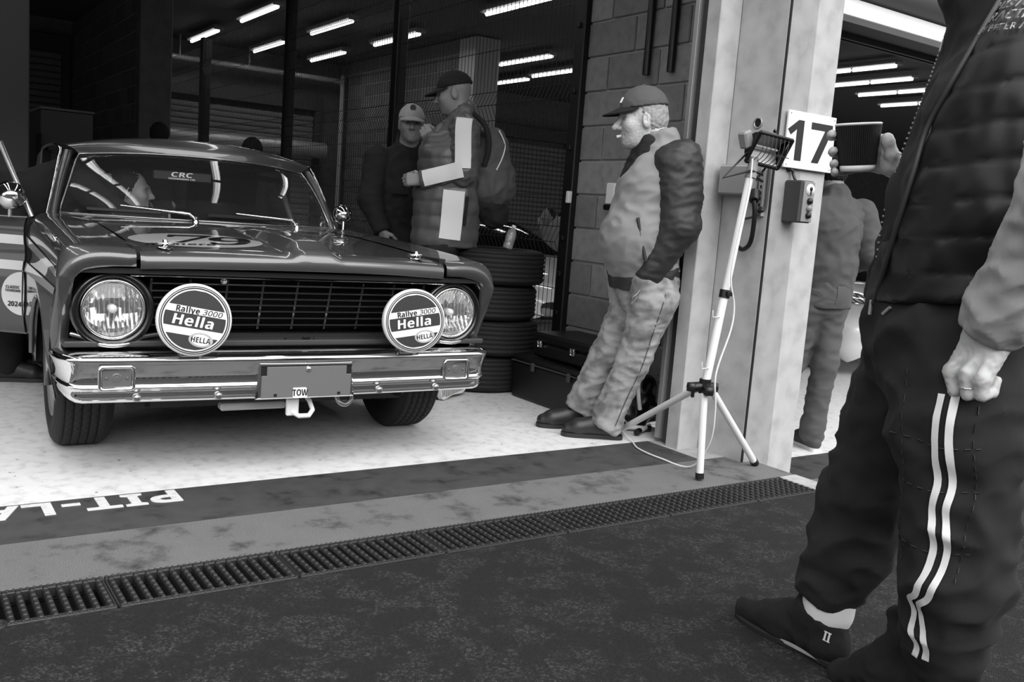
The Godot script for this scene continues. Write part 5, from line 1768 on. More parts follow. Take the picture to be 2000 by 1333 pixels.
	# pale box on the block wall
	mb = MB.new()
	mb.box(Vector3(XF - 0.03, 1.27, -4.33), Vector3(0.05, 0.13, 0.08), 0.008)
	var ws := single("wall_socket", mb, mats.white_metal, "small pale box on the block wall in front of the leaning man's chest", "wall box")
	mb = MB.new()
	mb.box(Vector3(XF - 0.035, 1.19, -4.33), Vector3(0.06, 0.035, 0.085), 0.006)
	part(ws, "lower_flap", mb, mats.black_plastic)

func tyre(o: Node3D, at: Vector3, r: float, w: float):
	var pr := [Vector2(r * 0.62, -w * 0.42), Vector2(r * 0.64, -w * 0.5), Vector2(r * 0.8, -w * 0.52), Vector2(r * 0.93, -w * 0.48), Vector2(r * 0.985, -w * 0.4)]
	for k in 6:
		var y := lerpf(-w * 0.37, w * 0.30, k / 5.0)
		pr.append_array([Vector2(r, y), Vector2(r, y + w * 0.06), Vector2(r - 0.006, y + w * 0.07), Vector2(r - 0.006, y + w * 0.1)])
	pr.append_array([Vector2(r * 0.985, w * 0.4), Vector2(r * 0.93, w * 0.48), Vector2(r * 0.8, w * 0.52), Vector2(r * 0.64, w * 0.5), Vector2(r * 0.62, w * 0.42)])
	var mb := MB.new()
	mb.lathe(pr, Transform3D(Basis(), at), 56)
	part(o, "rubber_ring", mb, mats.rubber)
	mb = MB.new()
	mb.lathe([Vector2(r * 0.62, -w * 0.42), Vector2(r * 0.56, -w * 0.35), Vector2(r * 0.55, w * 0.2), Vector2(r * 0.62, w * 0.42)], Transform3D(Basis(), at), 40)
	mb.lathe([Vector2(r * 0.55, w * 0.1), Vector2(r * 0.3, w * 0.2), Vector2(r * 0.1, w * 0.15), Vector2(0, w * 0.15)], Transform3D(Basis(), at), 24)
	part(o, "rim", mb, mats.steel_dark)

func tyre_stack():
	var words := ["bottom tyre of the black stack by the fence", "second tyre from the floor in the stack by the fence", "third tyre from the floor in the stack by the fence", "topmost tyre of the stack, a water bottle standing on it"]
	for k in 4:
		var o := thing("tyre", words[k], "tyre", Vector3.ZERO, 0.0, "stacked tyres by the fence")
		tyre(o, Vector3([3.175, 3.23, 3.215, 3.24][k], 0.113 + k * 0.2215, [-4.97, -4.955, -4.97, -4.96][k]), [0.305, 0.312, 0.308, 0.32][k], 0.211)
	# bottle
	var b := thing("water_bottle", "clear plastic water bottle leaning on the top tyre of the stack", "bottle")
	var xf := Transform3D(Basis(Vector3(0, 0, 1), -0.27), Vector3(3.262, 0.893, -4.86))
	var mb := MB.new()
	mb.lathe([Vector2(0.0, 0.0), Vector2(0.028, 0.0), Vector2(0.031, 0.006), Vector2(0.031, 0.03), Vector2(0.029, 0.034), Vector2(0.031, 0.04), Vector2(0.031, 0.06), Vector2(0.028, 0.07), Vector2(0.031, 0.08), Vector2(0.031, 0.095), Vector2(0.024, 0.115), Vector2(0.013, 0.128), Vector2(0.0125, 0.136)], xf, 24)
	part(b, "bottle_body", mb, gm("bottle_clear", 0.85, 0.02))
	mats.bottle_clear.transparency = BaseMaterial3D.TRANSPARENCY_ALPHA; mats.bottle_clear.albedo_color = Color(0.92, 0.92, 0.92, 0.22)
	mb = MB.new()
	mb.lathe([Vector2(0.0315, 0.05), Vector2(0.0318, 0.051), Vector2(0.0318, 0.078), Vector2(0.0315, 0.079)], xf, 24)
	part(b, "paper_band", mb, mats.pipe_grey)
	mb = MB.new(); mb.lathe([Vector2(0.0145, 0.134), Vector2(0.0145, 0.148), Vector2(0.013, 0.15), Vector2(0, 0.15)], xf, 18)
	part(b, "cap", mb, mats.white_metal)

func cases():
	# big trunk on the floor
	var o := thing("flight_case", "large black equipment trunk on the floor beside the tyres", "trunk")
	var mb := MB.new(); mb.box(Vector3(3.415, 0.115, -4.245), Vector3(0.42, 0.225, 0.75), 0.012)
	part(o, "body", mb, mats.black_plastic)
	mb = MB.new(); mb.box(Vector3(3.415, 0.247, -4.245), Vector3(0.43, 0.035, 0.76), 0.01)
	part(o, "lid", mb, mats.black_plastic)
	mb = MB.new(); mb.box(Vector3(3.198, 0.228, -4.245), Vector3(0.012, 0.008, 0.76), 0.002)
	part(o, "trim_strip", mb, mats.steel_dark)
	for z in [-4.4, -4.05]:
		mb = MB.new(); mb.box(Vector3(3.196, 0.215, z), Vector3(0.016, 0.05, 0.03), 0.004)
		part(o, "latch", mb, mats.steel_dark)
	# tool case on top
	o = thing("tool_case", "black tool case with chrome catches lying on the trunk", "tool case")
	mb = MB.new(); mb.box(Vector3(3.43, 0.312, -4.23), Vector3(0.34, 0.085, 0.56), 0.016)
	part(o, "body", mb, mats.black_plastic)
	mb = MB.new(); mb.box(Vector3(3.43, 0.388, -4.23), Vector3(0.345, 0.06, 0.565), 0.016)
	part(o, "lid", mb, mats.black_plastic)
	for z in [-4.42, -4.1]:
		mb = MB.new()
		mb.box(Vector3(3.254, 0.352, z), Vector3(0.012, 0.045, 0.03), 0.003)
		mb.tube([Vector3(3.246, 0.335, z - 0.014), Vector3(3.244, 0.372, z - 0.014), Vector3(3.244, 0.372, z + 0.014), Vector3(3.246, 0.335, z + 0.014)], 0.003, 6, true, true)
		part(o, "catch", mb, mats.chrome)
	mb = MB.new()
	mb.tube(spline([Vector3(3.42, 0.42, -4.02), Vector3(3.42, 0.438, -4.0), Vector3(3.42, 0.438, -3.95), Vector3(3.42, 0.42, -3.93)], 3), 0.005, 6)
	part(o, "handle", mb, mats.chrome)

func small_things():
	# shoe sole of someone kneeling behind the car
	var mb := MB.new()
	var pg := PackedVector2Array()
	for p in spline([Vector2(-0.14, 0.0), Vector2(-0.12, 0.04), Vector2(-0.02, 0.036), Vector2(0.08, 0.05), Vector2(0.13, 0.035), Vector2(0.145, 0.0)], 4): pg.append(p)
	for k in range(pg.size() - 2, 0, -1): pg.append(Vector2(pg[k].x, -pg[k].y))
	var bs := Basis(Vector3(0.88, 0.12, -0.46).normalized(), Vector3(-0.15, 0.98, 0.0).normalized(), Vector3.ZERO)
	bs.z = bs.x.cross(bs.y).normalized(); bs.y = bs.z.cross(bs.x)
	var xf := Transform3D(bs, Vector3(2.79, 0.058, -4.66))
	mb.prism(pg, xf, 0.03, 0.004)
	var sh := thing("trainer", "pale ridged sole of a trainer lying on its side behind the car's front wheel", "shoe")
	part(sh, "sole", mb, mats.white_metal)
	mb = MB.new()
	for k in 15:
		var x := -0.125 + k * 0.018
		mb.box(xf * Vector3(x, 0.0, 0.031), Vector3(0.008, 0.06 if absf(x) < 0.1 else 0.04, 0.006), 0.001, bs)
	part(sh, "tread_bars", mb, mats.light_case)
	mb = MB.new()
	var b := Body.around([xf * Vector3(-0.1, 0, -0.04), xf * Vector3(0.1, 0, -0.03)], 0.09, 0.008)
	b.cap(xf * Vector3(-0.09, 0, -0.03), xf * Vector3(0.09, 0, -0.02), 0.04, 0.042, 0.02)
	b.emit(mb)
	part(sh, "upper", mb, mats.coat_black if mats.has("coat_black") else mats.black_plastic)
	# bag and folded stand legs behind the leaning man's heel
	b = Body.new(Vector3(3.1, -0.02, -4.0), Vector3(3.66, 0.42, -3.5), 0.011)
	b.cap(Vector3(3.42, 0.10, -3.72), Vector3(3.45, 0.22, -3.72), 0.09, 0.075, 0.03)
	b.cap(Vector3(3.38, 0.07, -3.72), Vector3(3.5, 0.08, -3.72), 0.07, 0.07, 0.03)
	b.plane(Vector3(0, 0.004, 0), Vector3(0, -1, 0))
	mb = MB.new(); b.emit(mb, folds(0.012, 9, 9, 9))
	var bag := thing("holdall", "slumped black holdall on the floor behind the leaning man's heels", "bag")
	part(bag, "bag", mb, mats.black_plastic)
	mb = MB.new()
	mb.tube(spline([Vector3(3.37, 0.26, -3.66), Vector3(3.34, 0.2, -3.62), Vector3(3.36, 0.12, -3.62)], 4), 0.012, 8)
	part(bag, "strap", mb, mats.white_metal)
	mb = MB.new()
	mb.tube(spline([Vector3(3.50, 0.30, -3.66), Vector3(3.54, 0.2, -3.63), Vector3(3.56, 0.08, -3.62)], 4), 0.006, 6)
	part(bag, "piping", mb, mats.steel_light)
	var st := thing("folded_stand", "white tube legs with black tips of a folded stand on the floor by the jamb", "stand")
	for e in [[Vector3(3.20, 0.03, -3.68), Vector3(3.38, 0.02, -3.60)], [Vector3(3.44, 0.025, -3.62), Vector3(3.30, 0.022, -3.545)]]:
		mb = MB.new(); mb.tube([e[0], e[1]], 0.013, 10)
		var lg := part(st, "leg", mb, mats.white_metal)
		mb = MB.new()
		var d: Vector3 = (e[1] - e[0]).normalized()
		mb.tube([e[1] - d * 0.005, e[1] + d * 0.04], 0.017, 12)
		part(lg, "tip", mb, mats.black_plastic)
	# tall grey cabinet at the back left, and the column before it
	var cb := thing("equipment_cabinet", "tall grey cabinet with a small dark window at the back left", "cabinet")
	mb = MB.new(); mb.box(Vector3(1.435, 0.87, -10.1), Vector3(0.44, 1.74, 1.2), 0.01)
	part(cb, "case", mb, mats.steel_dark)
	mb = MB.new(); mb.box(Vector3(1.212, 1.38, -9.6), Vector3(0.012, 0.28, 0.3), 0.004)
	part(cb, "window", mb, mats.channel_black)
	mb = MB.new(); mb.box(Vector3(1.435, 1.75, -10.1), Vector3(0.46, 0.02, 1.22), 0.004)
	part(cb, "top_edge", mb, mats.dark_concrete)
	mb = MB.new(); mb.box(Vector3(0.77, 1.8, -8.1), Vector3(0.34, 3.64, 0.34), 0.01)
	struct("trim_column_002", mb, mats.steel_dark, "grey column at the left edge of the photograph behind the open car door", "column")
	mb = MB.new(); mb.box(Vector3(0.55, 0.62, -8.9), Vector3(0.9, 0.05, 0.5), 0.005)
	for x in [0.15, 0.95]: mb.box(Vector3(x, 0.3, -8.9), Vector3(0.04, 0.6, 0.45), 0.003)
	mb.box(Vector3(0.55, 1.18, -8.9), Vector3(0.9, 0.05, 0.5), 0.005)
	for x in [0.15, 0.95]: mb.box(Vector3(x, 0.9, -8.9), Vector3(0.04, 0.55, 0.45), 0.003)
	single("shelf_unit", mb, mats.steel_light, "pale metal shelf unit seen through the open door's window", "shelf")

func white_cars():
	race_car("white_racing_car", "low white racing car with black lettering in the right garage, behind the jeans", Vector3(8.75, LOW, -6.9), -0.32, true)
	race_car("parked_white_car", "white car parked behind the fence right of the tyre stack", Vector3(6.3, LOW, -9.6), -0.12, false)

func race_car(nm: String, label: String, at: Vector3, turn: float, lettered: bool):
	var body := gm("white_car_paint", 0.82, 0.3); body.clearcoat_enabled = true; body.clearcoat = 1.0; body.clearcoat_roughness = 0.05
	var o := thing(nm, label, "car", at, turn)
	# stations from nose (z = +2) to tail: half width, sill, belt
	var st := [[2.0, 0.45, 0.28, 0.42], [1.95, 0.66, 0.2, 0.52], [1.8, 0.78, 0.16, 0.6], [1.4, 0.84, 0.16, 0.70], [0.9, 0.85, 0.16, 0.78], [0.3, 0.85, 0.16, 0.84], [-0.6, 0.85, 0.16, 0.86], [-1.3, 0.84, 0.18, 0.88], [-1.8, 0.78, 0.24, 0.86], [-2.0, 0.66, 0.34, 0.78], [-2.04, 0.5, 0.44, 0.66]]
	var rows := []
	for s in st:
		var r := PackedVector3Array()
		for p in [Vector2(-0.9, 0.0), Vector2(-1.0, 0.25), Vector2(-1.0, 0.6), Vector2(-0.95, 0.88), Vector2(-0.75, 0.99), Vector2(-0.4, 1.03), Vector2(0, 1.045), Vector2(0.4, 1.03), Vector2(0.75, 0.99), Vector2(0.95, 0.88), Vector2(1.0, 0.6), Vector2(1.0, 0.25), Vector2(0.9, 0.0)]:
			var y: float = lerpf(s[2], s[3], p.y)
			for wz in [1.25, -1.2]:
				var d: float = (s[0] - wz) / 0.36
				if absf(d) < 1.0 and absf(p.x) > 0.88 and p.y < 0.7: y = maxf(y, 0.2 + 0.42 * sqrt(1.0 - d * d))
			r.append(Vector3(p.x * s[1], y, s[0]))
		rows.append(r)
	var mb := MB.new(); mb.grid(refine(rows, 3, 2))
	part(o, "body", mb, body)
	rows = []
	for s in [[0.55, 0.62, 0.0], [0.1, 0.60, 0.22], [-0.3, 0.56, 0.33], [-0.9, 0.55, 0.34], [-1.4, 0.58, 0.2], [-1.75, 0.6, 0.0]]:
		var r := PackedVector3Array()
		for p in [Vector2(-1.08, 0.0), Vector2(-1.0, 0.5), Vector2(-0.85, 0.92), Vector2(-0.5, 1.03), Vector2(0, 1.06), Vector2(0.5, 1.03), Vector2(0.85, 0.92), Vector2(1.0, 0.5), Vector2(1.08, 0.0)]: r.append(Vector3(p.x * s[1], 0.84 + p.y * s[2], s[0]))
		rows.append(r)
	mb = MB.new(); mb.grid(refine(rows, 3, 2))
	part(o, "cabin_glass", mb, gm("dark_glass", 0.04, 0.06))
	mb = MB.new()
	var rf := []
	for z in [-0.28, -0.6, -0.95]: rf.append(PackedVector3Array([Vector3(-0.46, 1.15, z), Vector3(-0.3, 1.195, z), Vector3(0, 1.212, z), Vector3(0.3, 1.195, z), Vector3(0.46, 1.15, z)]))
	mb.grid(rf)
	part(o, "roof", mb, body)
	for e in [[-0.76, 1.25], [0.76, 1.25], [-0.76, -1.2], [0.76, -1.2]]:
		var w := Node3D.new(); w.name = "wheel"; o.add_child(w, true)
		w.position = Vector3(e[0], 0.3, e[1]); w.rotation.z = PI / 2.0
		tyre(w, Vector3.ZERO, 0.3, 0.18)
	for s in [-1.0, 1.0]:
		mb = MB.new()
		mb.lathe([Vector2(0.095, -0.04), Vector2(0.1, 0.0), Vector2(0.085, 0.02), Vector2(0.0, 0.03)], Transform3D(Basis(Vector3(1, 0, 0), Vector3(0, 0, 1), Vector3(0, -1, 0)).rotated(Vector3(1, 0, 0), -0.4), Vector3(s * 0.58, 0.46, 1.90)), 20)
		part(o, "headlamp", mb, mats.black_plastic)
	mb = MB.new(); mb.box(Vector3(0, 0.22, 1.9), Vector3(1.1, 0.05, 0.2), 0.01)
	part(o, "front_splitter", mb, mats.black_plastic)
	if lettered:
		mb = MB.new()
		var f := Transform3D(Basis(Vector3(1, 0, 0), Vector3(0, 0.3, -0.95), Vector3(0, 0.95, 0.3)), Vector3(-0.42, 0.742, 1.42))
		letters(mb, "EM", 0.13, 0.004, f, true, 1.3)
		f.origin = Vector3(-0.42, 0.70, 1.60)
		letters(mb, "GUN", 0.13, 0.004, f, true, 1.1)
		for k in 3:
			mb.box(Vector3(-0.3 + k * 0.1, 0.775 + k * 0.01, 1.12 - k * 0.1), Vector3(0.5, 0.006, 0.03), 0.0, Basis(Vector3(0, 1, 0), 0.35) * Basis(Vector3(1, 0, 0), 0.2))
		part(o, "lettering", mb, mats.decal_dark)
		mb = MB.new()
		letters(mb, "UX", 0.07, 0.004, Transform3D(Basis(Vector3(1, 0, 0), Vector3(0, 0.44, -0.9), Vector3(0, 0.9, 0.44)), Vector3(-0.3, 0.93, 0.42)), true, 1.3)
		part(o, "screen_lettering", mb, mats.pipe_grey)
# ---------------------------------------------------------------- people
func V(x, y, z) -> Vector3: return Vector3(x, y, z)

func person(at: Vector3, label: String, grp := "") -> Node3D:
	var o := thing("person", label, "person", Vector3.ZERO, 0.0, grp)
	o.set_meta("base", at)
	return o

func basis_to(fw: Vector3, up := Vector3.UP) -> Basis:
	var z := fw.normalized()
	var x := up.cross(z).normalized()
	return Basis(x, z.cross(x).normalized(), z)

func ball_cap(o: Node3D, c: Vector3, q: Basis, m: Material, brim_m: Material, s := 1.0, droop := 0.2, nm := "cap"):
	var b := Body.around([c], 0.16 * s, 0.006)
	b.ell(c + q * (Vector3(0, 0.035, -0.012) * s), Vector3(0.086, 0.098, 0.108) * s, q)
	b.ell(c + q * (Vector3(0, 0.02, -0.012) * s), Vector3(0.078, 0.094, 0.1) * s, q, 0.004, true)
	b.plane(c + q * (Vector3(0, 0.036, 0) * s), q * Vector3(0, -1, -0.06), 0.004)
	var mb := MB.new(); b.emit(mb, folds(0.0012, 14, 14, 14))
	mb.tube([c + q * (Vector3(0, 0.130, -0.012) * s), c + q * (Vector3(0, 0.136, -0.012) * s)], 0.007 * s, 8)
	var cp := part(o, nm, mb, m)
	mb = MB.new()
	var top := []
	for i in 17:
		var a := lerpf(-1.25, 1.25, i / 16.0)
		var r := PackedVector3Array()
		for k in 6:
			var t := k / 5.0
			var ro := lerpf(0.0, 0.085, t) * cos(a * 0.95)
			var x := sin(a) * 0.083
			var z := cos(a) * 0.102 - 0.014 + ro
			var y := 0.045 - ro * sin(droop) * 1.1 - 2.2 * x * x
			r.append(c + q * (Vector3(x, y, z) * s))
		top.append(r)
	mb.grid(top)
	var bot := []
	for r in top:
		var r2 := PackedVector3Array()
		for p in r: r2.append(p - q.y * 0.005)
		bot.append(r2)
	mb.grid(bot, true)
	for i in 16: mb.quad(top[i][5], bot[i][5], bot[i + 1][5], top[i + 1][5])
	part(cp, "brim", mb, brim_m)

func hair_shell(o: Node3D, c: Vector3, q: Basis, m: Material, s := 1.0, front := 0.005, low := -0.06):
	var b := Body.around([c], 0.15 * s, 0.005)
	b.ell(c + q * (Vector3(0, 0.022, -0.022) * s), Vector3(0.081, 0.094, 0.098) * s, q)
	b.ell(c + q * (Vector3(0, -0.01, -0.03) * s), Vector3(0.077, 0.07, 0.086) * s, q)
	b.plane(c + q * (Vector3(0, 0, front) * s), q * Vector3(0, -0.45, 1), 0.01)
	b.plane(c + q * (Vector3(0, low, 0) * s), q * Vector3(0, -1, 0.25), 0.01)
	var mb := MB.new(); b.emit(mb, folds(0.004, 30, 22, 30, 0.002))
	part(o, "hair", mb, m)

func cloth(nm: String, g: float, r := 0.9) -> StandardMaterial3D:
	var m := gm(nm, g, r)
	if g > 0.2:
		m.rim_enabled = true; m.rim = 0.2; m.rim_tint = 0.5
	return m

func build_people():
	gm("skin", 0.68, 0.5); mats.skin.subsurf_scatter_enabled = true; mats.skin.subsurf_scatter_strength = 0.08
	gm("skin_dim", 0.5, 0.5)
	gm("eye_white", 0.6, 0.2)
	gm("hair_grey", 0.55, 0.8)
	var weave := noise_tex(41, 0.3, 512, [[0.1, 0.72], [0.5, 0.95], [0.9, 1.0]], FastNoiseLite.TYPE_SIMPLEX, 2)
	cloth("vest_black", 0.07, 0.4)
	cloth("vest_edge", 0.16, 0.5)
	cloth("suit_black", 0.085, 0.95)
	cloth("suede_black", 0.035, 0.95)
	var hs = cloth("sleeve_heather", 0.60, 0.95); tri_tex(hs, weave, 0.12)
	cloth("white_band", 0.80, 0.8)
	cloth("sock_white", 0.78, 0.9)
	var jk = cloth("jacket_khaki", 0.54, 0.75); tri_tex(jk, weave, 0.2)
	cloth("jacket_dark", 0.16, 0.6)
	var jn = cloth("jeans", 0.66, 0.95)
	tri_tex(jn, weave, 0.15)
	over(jn, noise_tex(42, 0.01, 512, [[0.25, 0.62], [0.6, 1.0]], FastNoiseLite.TYPE_SIMPLEX_SMOOTH, 4), 0.7)
	var jd = cloth("jeans_dark", 0.34, 0.95); tri_tex(jd, weave, 0.15)
	cloth("sweat_grey", 0.30, 0.95)
	cloth("coat_black", 0.075, 0.9)
	cloth("quilt_grey", 0.30, 0.38)
	cloth("cap_grey", 0.30, 0.85)
	cloth("cap_pale", 0.62, 0.85)
	cloth("cap_black", 0.05, 0.85)
	cloth("pack_grey", 0.26, 0.8)
	gm("leather_dark", 0.12, 0.45)
	leaning_man()
	driver()
	talking_men()
	far_people()

# ---- the man who leans on the door jamb
func leaning_man():
	var eye := V(0, 1.1, 0)
	var L := func(p: Vector3) -> Vector3: return eye + (p - eye) * (1.0 - 0.035 * clampf(p.y / 1.0, 0, 1))
	var o := person(V(3.1, 0, -3.6), "elderly man in a grey jacket, faded jeans and peaked cap leaning on the door jamb")
	var fw := V(-0.832, 0, -0.555)
	var nn := V(-0.555, 0, 0.832)     # towards the picture
	var head: Vector3 = L.call(V(3.172, 1.622, -3.603))
	var q := basis_to(fw + V(0, -0.10, 0))
	var pel: Vector3 = L.call(V(3.262, 0.80, -3.547))
	var belly: Vector3 = L.call(V(3.235, 1.03, -3.56))
	var chest: Vector3 = L.call(V(3.250, 1.32, -3.552))
	var neck: Vector3 = L.call(V(3.243, 1.50, -3.552))
	var shN: Vector3 = L.call(V(3.235, 1.42, -3.40))
	var shF: Vector3 = L.call(V(3.345, 1.43, -3.70))
	var elN: Vector3 = L.call(V(3.262, 1.11, -3.35))
	var wrN: Vector3 = L.call(V(3.150, 0.835, -3.445))
	var elF: Vector3 = L.call(V(3.33, 1.1, -3.74))
	var wrF: Vector3 = L.call(V(3.20, 0.87, -3.72))
	var hipN: Vector3 = L.call(V(3.236, 0.77, -3.46))
	var hipF: Vector3 = L.call(V(3.285, 0.76, -3.64))
	var kneeN: Vector3 = L.call(V(3.165, 0.42, -3.487))
	var kneeF: Vector3 = L.call(V(3.178, 0.41, -3.715))
	var anN := V(3.075, 0.085, -3.55)
	var anF := V(3.075, 0.09, -3.775)
	# skin
	var mb := MB.new()
	var b := Body.around([pel, chest, elN, elF, anN, anF, kneeN, head], 0.16, 0.014)
	b.chain([pel, belly, chest, neck], [0.13, 0.15, 0.15, 0.065], 0.05, nn, 0.9)
	for s in [[shN, elN, wrN, hipN, kneeN, anN], [shF, elF, wrF, hipF, kneeF, anF]]:
		b.chain([s[0], s[1], s[2]], [0.05, 0.04, 0.03], 0.03)
		b.chain([s[3], s[4], s[5]], [0.075, 0.052, 0.04], 0.03)
		b.cap(chest, s[0], 0.09, 0.055, 0.04)
		b.cap(pel, s[3], 0.1, 0.08, 0.04)
		b.cap(s[5], s[5] + fw * 0.13 - V(0, 0.04, 0), 0.035, 0.025, 0.02)
	b.cap(neck, head - V(0, 0.03, 0), 0.06, 0.06, 0.03)
	b.emit(mb)
	b = Body.around([head], 0.2, 0.0042)
	add_head(b, head, q, 1.08, 1.5)
	b.cap(head + q * V(0, -0.05, -0.02), neck + V(0, 0.03, 0), 0.068, 0.072, 0.03)
	b.ell(head + q * V(0, -0.105, 0.03), V(0.05, 0.035, 0.05), q, 0.03)
	b.emit(mb, folds(0.0012, 40, 40, 40))
	b = Body.around([wrN], 0.15, 0.005)
	add_hand(b, wrN + fw * -0.03 - nn * 0.03, V(-0.1, -1.0, -0.1), nn, fw, 0.3)
	b.emit(mb)
	b = Body.around([wrF], 0.15, 0.005)
	add_hand(b, wrF - fw * 0.06, V(0.3, -1.0, 0.1), -nn, fw, 0.3)
	b.emit(mb)
	part(o, "body", mb, mats.skin)
	head_extras(o, head, q, 1.08, mats.eye_white)
	hair_shell(o, head, q, mats.hair_grey, 1.08, -0.005, -0.055)
	ball_cap(o, head + q * V(0, 0.017, 0), q * Basis(Vector3(1, 0, 0), 0.02), mats.cap_grey, mats.cap_black, 1.1, 0.36)
	mb = MB.new()
	mb.box(head + q * V(0.012, 0.092, 0.098), V(0.036, 0.03, 0.008), 0.002, q * Basis(Vector3(1, 0, 0), -0.5))
	part(o, "cap_badge", mb, mats.white_metal)
	mb = MB.new()
	mb.tube([head + q * V(0.0, -0.072, 0.09), head + q * V(0.0, -0.078, 0.122)], 0.0075, 10)
	part(o, "cigarette", mb, mats.white_metal)
	# dark shirt and inner collar
	b = Body.around([neck, chest], 0.2, 0.009)
	b.cap(chest + fw * 0.06, neck + fw * 0.035, 0.11, 0.075, 0.03)
	b.cap(neck + fw * 0.03 - V(0, 0.02, 0), neck + fw * 0.045 + V(0, 0.03, 0), 0.075, 0.07, 0.02)
	mb = MB.new(); b.emit(mb, folds(0.004, 12, 16, 12))
	part(o, "shirt", mb, mats.cap_black)
	# jacket body
	b = Body.around([pel, belly, chest, neck, shN, shF], 0.27, 0.0095)
	b.cap(pel + fw * 0.03 + V(0, 0.06, 0), belly + fw * 0.03, 0.17, 0.185, 0.06, nn, 0.95)
	b.cap(belly + fw * 0.03, chest + fw * 0.0, 0.185, 0.165, 0.06, nn, 1.0)
	b.cap(chest, neck - V(0, 0.06, 0) - fw * 0.01, 0.16, 0.09, 0.06)
	b.cap(shN - nn * 0.06, shF + nn * 0.06, 0.08, 0.08, 0.05)
	b.cap(neck - V(0, 0.06, 0) - fw * 0.02, neck + V(0, 0.035, 0) - fw * 0.025, 0.095, 0.088, 0.03)
	b.cap(neck + V(0, -0.1, 0) + fw * 0.09, neck + V(0, 0.12, 0) + fw * 0.05, 0.045, 0.075, 0.02)
	# open front: take away a wedge below the chin
	b.ell(neck + fw * 0.135 + V(0, 0.02, 0), V(0.085, 0.20, 0.10), basis_to(fw + V(0, 0.3, 0)), 0.012, true)
	b.ell(neck + V(0, 0.1, 0) - fw * 0.005, V(0.072, 0.12, 0.075), q, 0.01, true)
	b.plane(pel + V(0, -0.005, 0), V(0.1, -1, 0), 0.006)
	mb = MB.new(); b.emit(mb, folds(0.006, 7, 9, 7, 0.0006))
	var jk := part(o, "jacket", mb, mats.jacket_khaki)
	# dark sleeve yoke and sleeves
	for s in 2:
		var sh: Vector3 = [shN, shF][s]
		var el: Vector3 = [elN, elF][s]
		var wr: Vector3 = [wrN, wrF][s]
		var out: Vector3 = nn if s == 0 else -nn
		b = Body.around([sh, el, wr], 0.17, 0.0095)
		b.cap(sh - out * 0.012 + V(0, -0.012, 0), el, 0.098, 0.094, 0.03)
		b.cap(sh - out * 0.01, neck - V(0, 0.07, 0) + out * 0.03 - fw * 0.02, 0.085, 0.06, 0.04)
		b.cap(sh + fw * -0.05 + out * 0.0 + V(0, 0.03, 0), sh + fw * -0.06 + V(0, -0.16, 0), 0.075, 0.09, 0.04)
		b.cap(el, wr + (el - wr).normalized() * 0.03, 0.096, 0.068, 0.03)
		b.plane(wr + (wr - el).normalized() * 0.045, wr - el, 0.006)
		mb = MB.new(); b.emit(mb, folds(0.0042, 9, 19, 9, 0.0006))
		var sl := part(o, "sleeve", mb, mats.jacket_dark)
		if s == 0:
			mb = MB.new()
			mb.tube([wr + (wr - el).normalized() * 0.04 + out * 0.05, wr + (wr - el).normalized() * 0.085 + out * 0.056], 0.004, 6)
			mb.tube([wr + (wr - el).normalized() * 0.08 + out * 0.058, wr + (wr - el).normalized() * 0.10 + out * 0.058 + fw * 0.012, wr + (wr - el).normalized() * 0.135 + out * 0.058, wr + (wr - el).normalized() * 0.10 + out * 0.058 - fw * 0.012], 0.003, 5, true, true)
			part(sl, "zip_pull", mb, mats.steel_light)
	# dark band at the hem, dark pocket edge, pale back seam
	b = Body.around([pel], 0.28, 0.0095)
	b.cap(pel + V(0, 0.03, 0) + fw * 0.02, pel + V(0, 0.08, 0) + fw * 0.028, 0.174, 0.182, 0.03, nn, 0.97)
	b.plane(pel + V(0, 0.085, 0), V(-0.15, 1, 0), 0.004)
	b.plane(pel + V(0, -0.012, 0), V(0.1, -1, 0), 0.004)
	mb = MB.new(); b.emit(mb, folds(0.006, 7, 9, 7, 0.0006))
	part(jk, "hem_band", mb, mats.jacket_dark)
	mb = MB.new()
	var pk := []
	for k in 9:
		var t := k / 8.0
		pk.append(belly + fw * lerpf(0.075, 0.02, t) + nn * lerpf(0.185, 0.19, t) + V(0, lerpf(0.10, -0.10, t), 0))
	mb.tube(pk, 0.008, 6)
	part(jk, "pocket", mb, mats.jacket_dark)
	# jeans
	b = Body.around([pel, anN, anF, kneeN, kneeF], 0.2, 0.0095)
	b.cap(pel + V(0, 0.08, 0), pel - V(0, 0.02, 0), 0.152, 0.155, 0.05, nn, 0.98)
	for s in [[hipN, kneeN, anN], [hipF, kneeF, anF]]:
		b.chain([s[0] - V(0, 0.02, 0), s[1], s[2] + V(0, 0.06, 0) - fw * 0.01, s[2] + V(0, -0.01, 0)], [0.112, 0.084, 0.078, 0.086], 0.03)
		b.cap(pel - V(0, 0.02, 0), s[0] - V(0, 0.05, 0), 0.13, 0.11, 0.05)
		b.cap(([wrN, wrF][0 if s[0] == hipN else 1]) + V(0.0, -0.01, 0), ([wrN, wrF][0 if s[0] == hipN else 1]) + V(0.03, -0.11, 0.0), 0.062, 0.055, 0.05)
	b.plane(V(3.07, 0.05, -3.6), V(-0.5, -1, -0.2), 0.005)
	mb = MB.new(); b.emit(mb, folds(0.0048, 7, 17, 7, 0.0007))
	var jn := part(o, "jeans", mb, mats.jeans)
	mb = ribbon(b, [hipN + V(0, 0.0, 0), hipN.lerp(kneeN, 0.5), kneeN, kneeN.lerp(anN, 0.5), anN + V(0, 0.0, 0)].map(func(p): return p - fw * 0.035), -nn, 0.004, 0.002)
	part(jn, "side_seam", mb, mats.jacket_dark)
	shoe(o, "shoe", V(3.075, 0, -3.55), fw, mats.leather_dark, mats.leather_dark, 0.31)
	shoe(o, "shoe", V(3.075, 0, -3.775), V(-0.86, 0, -0.45).normalized(), mats.leather_dark, mats.leather_dark, 0.31)

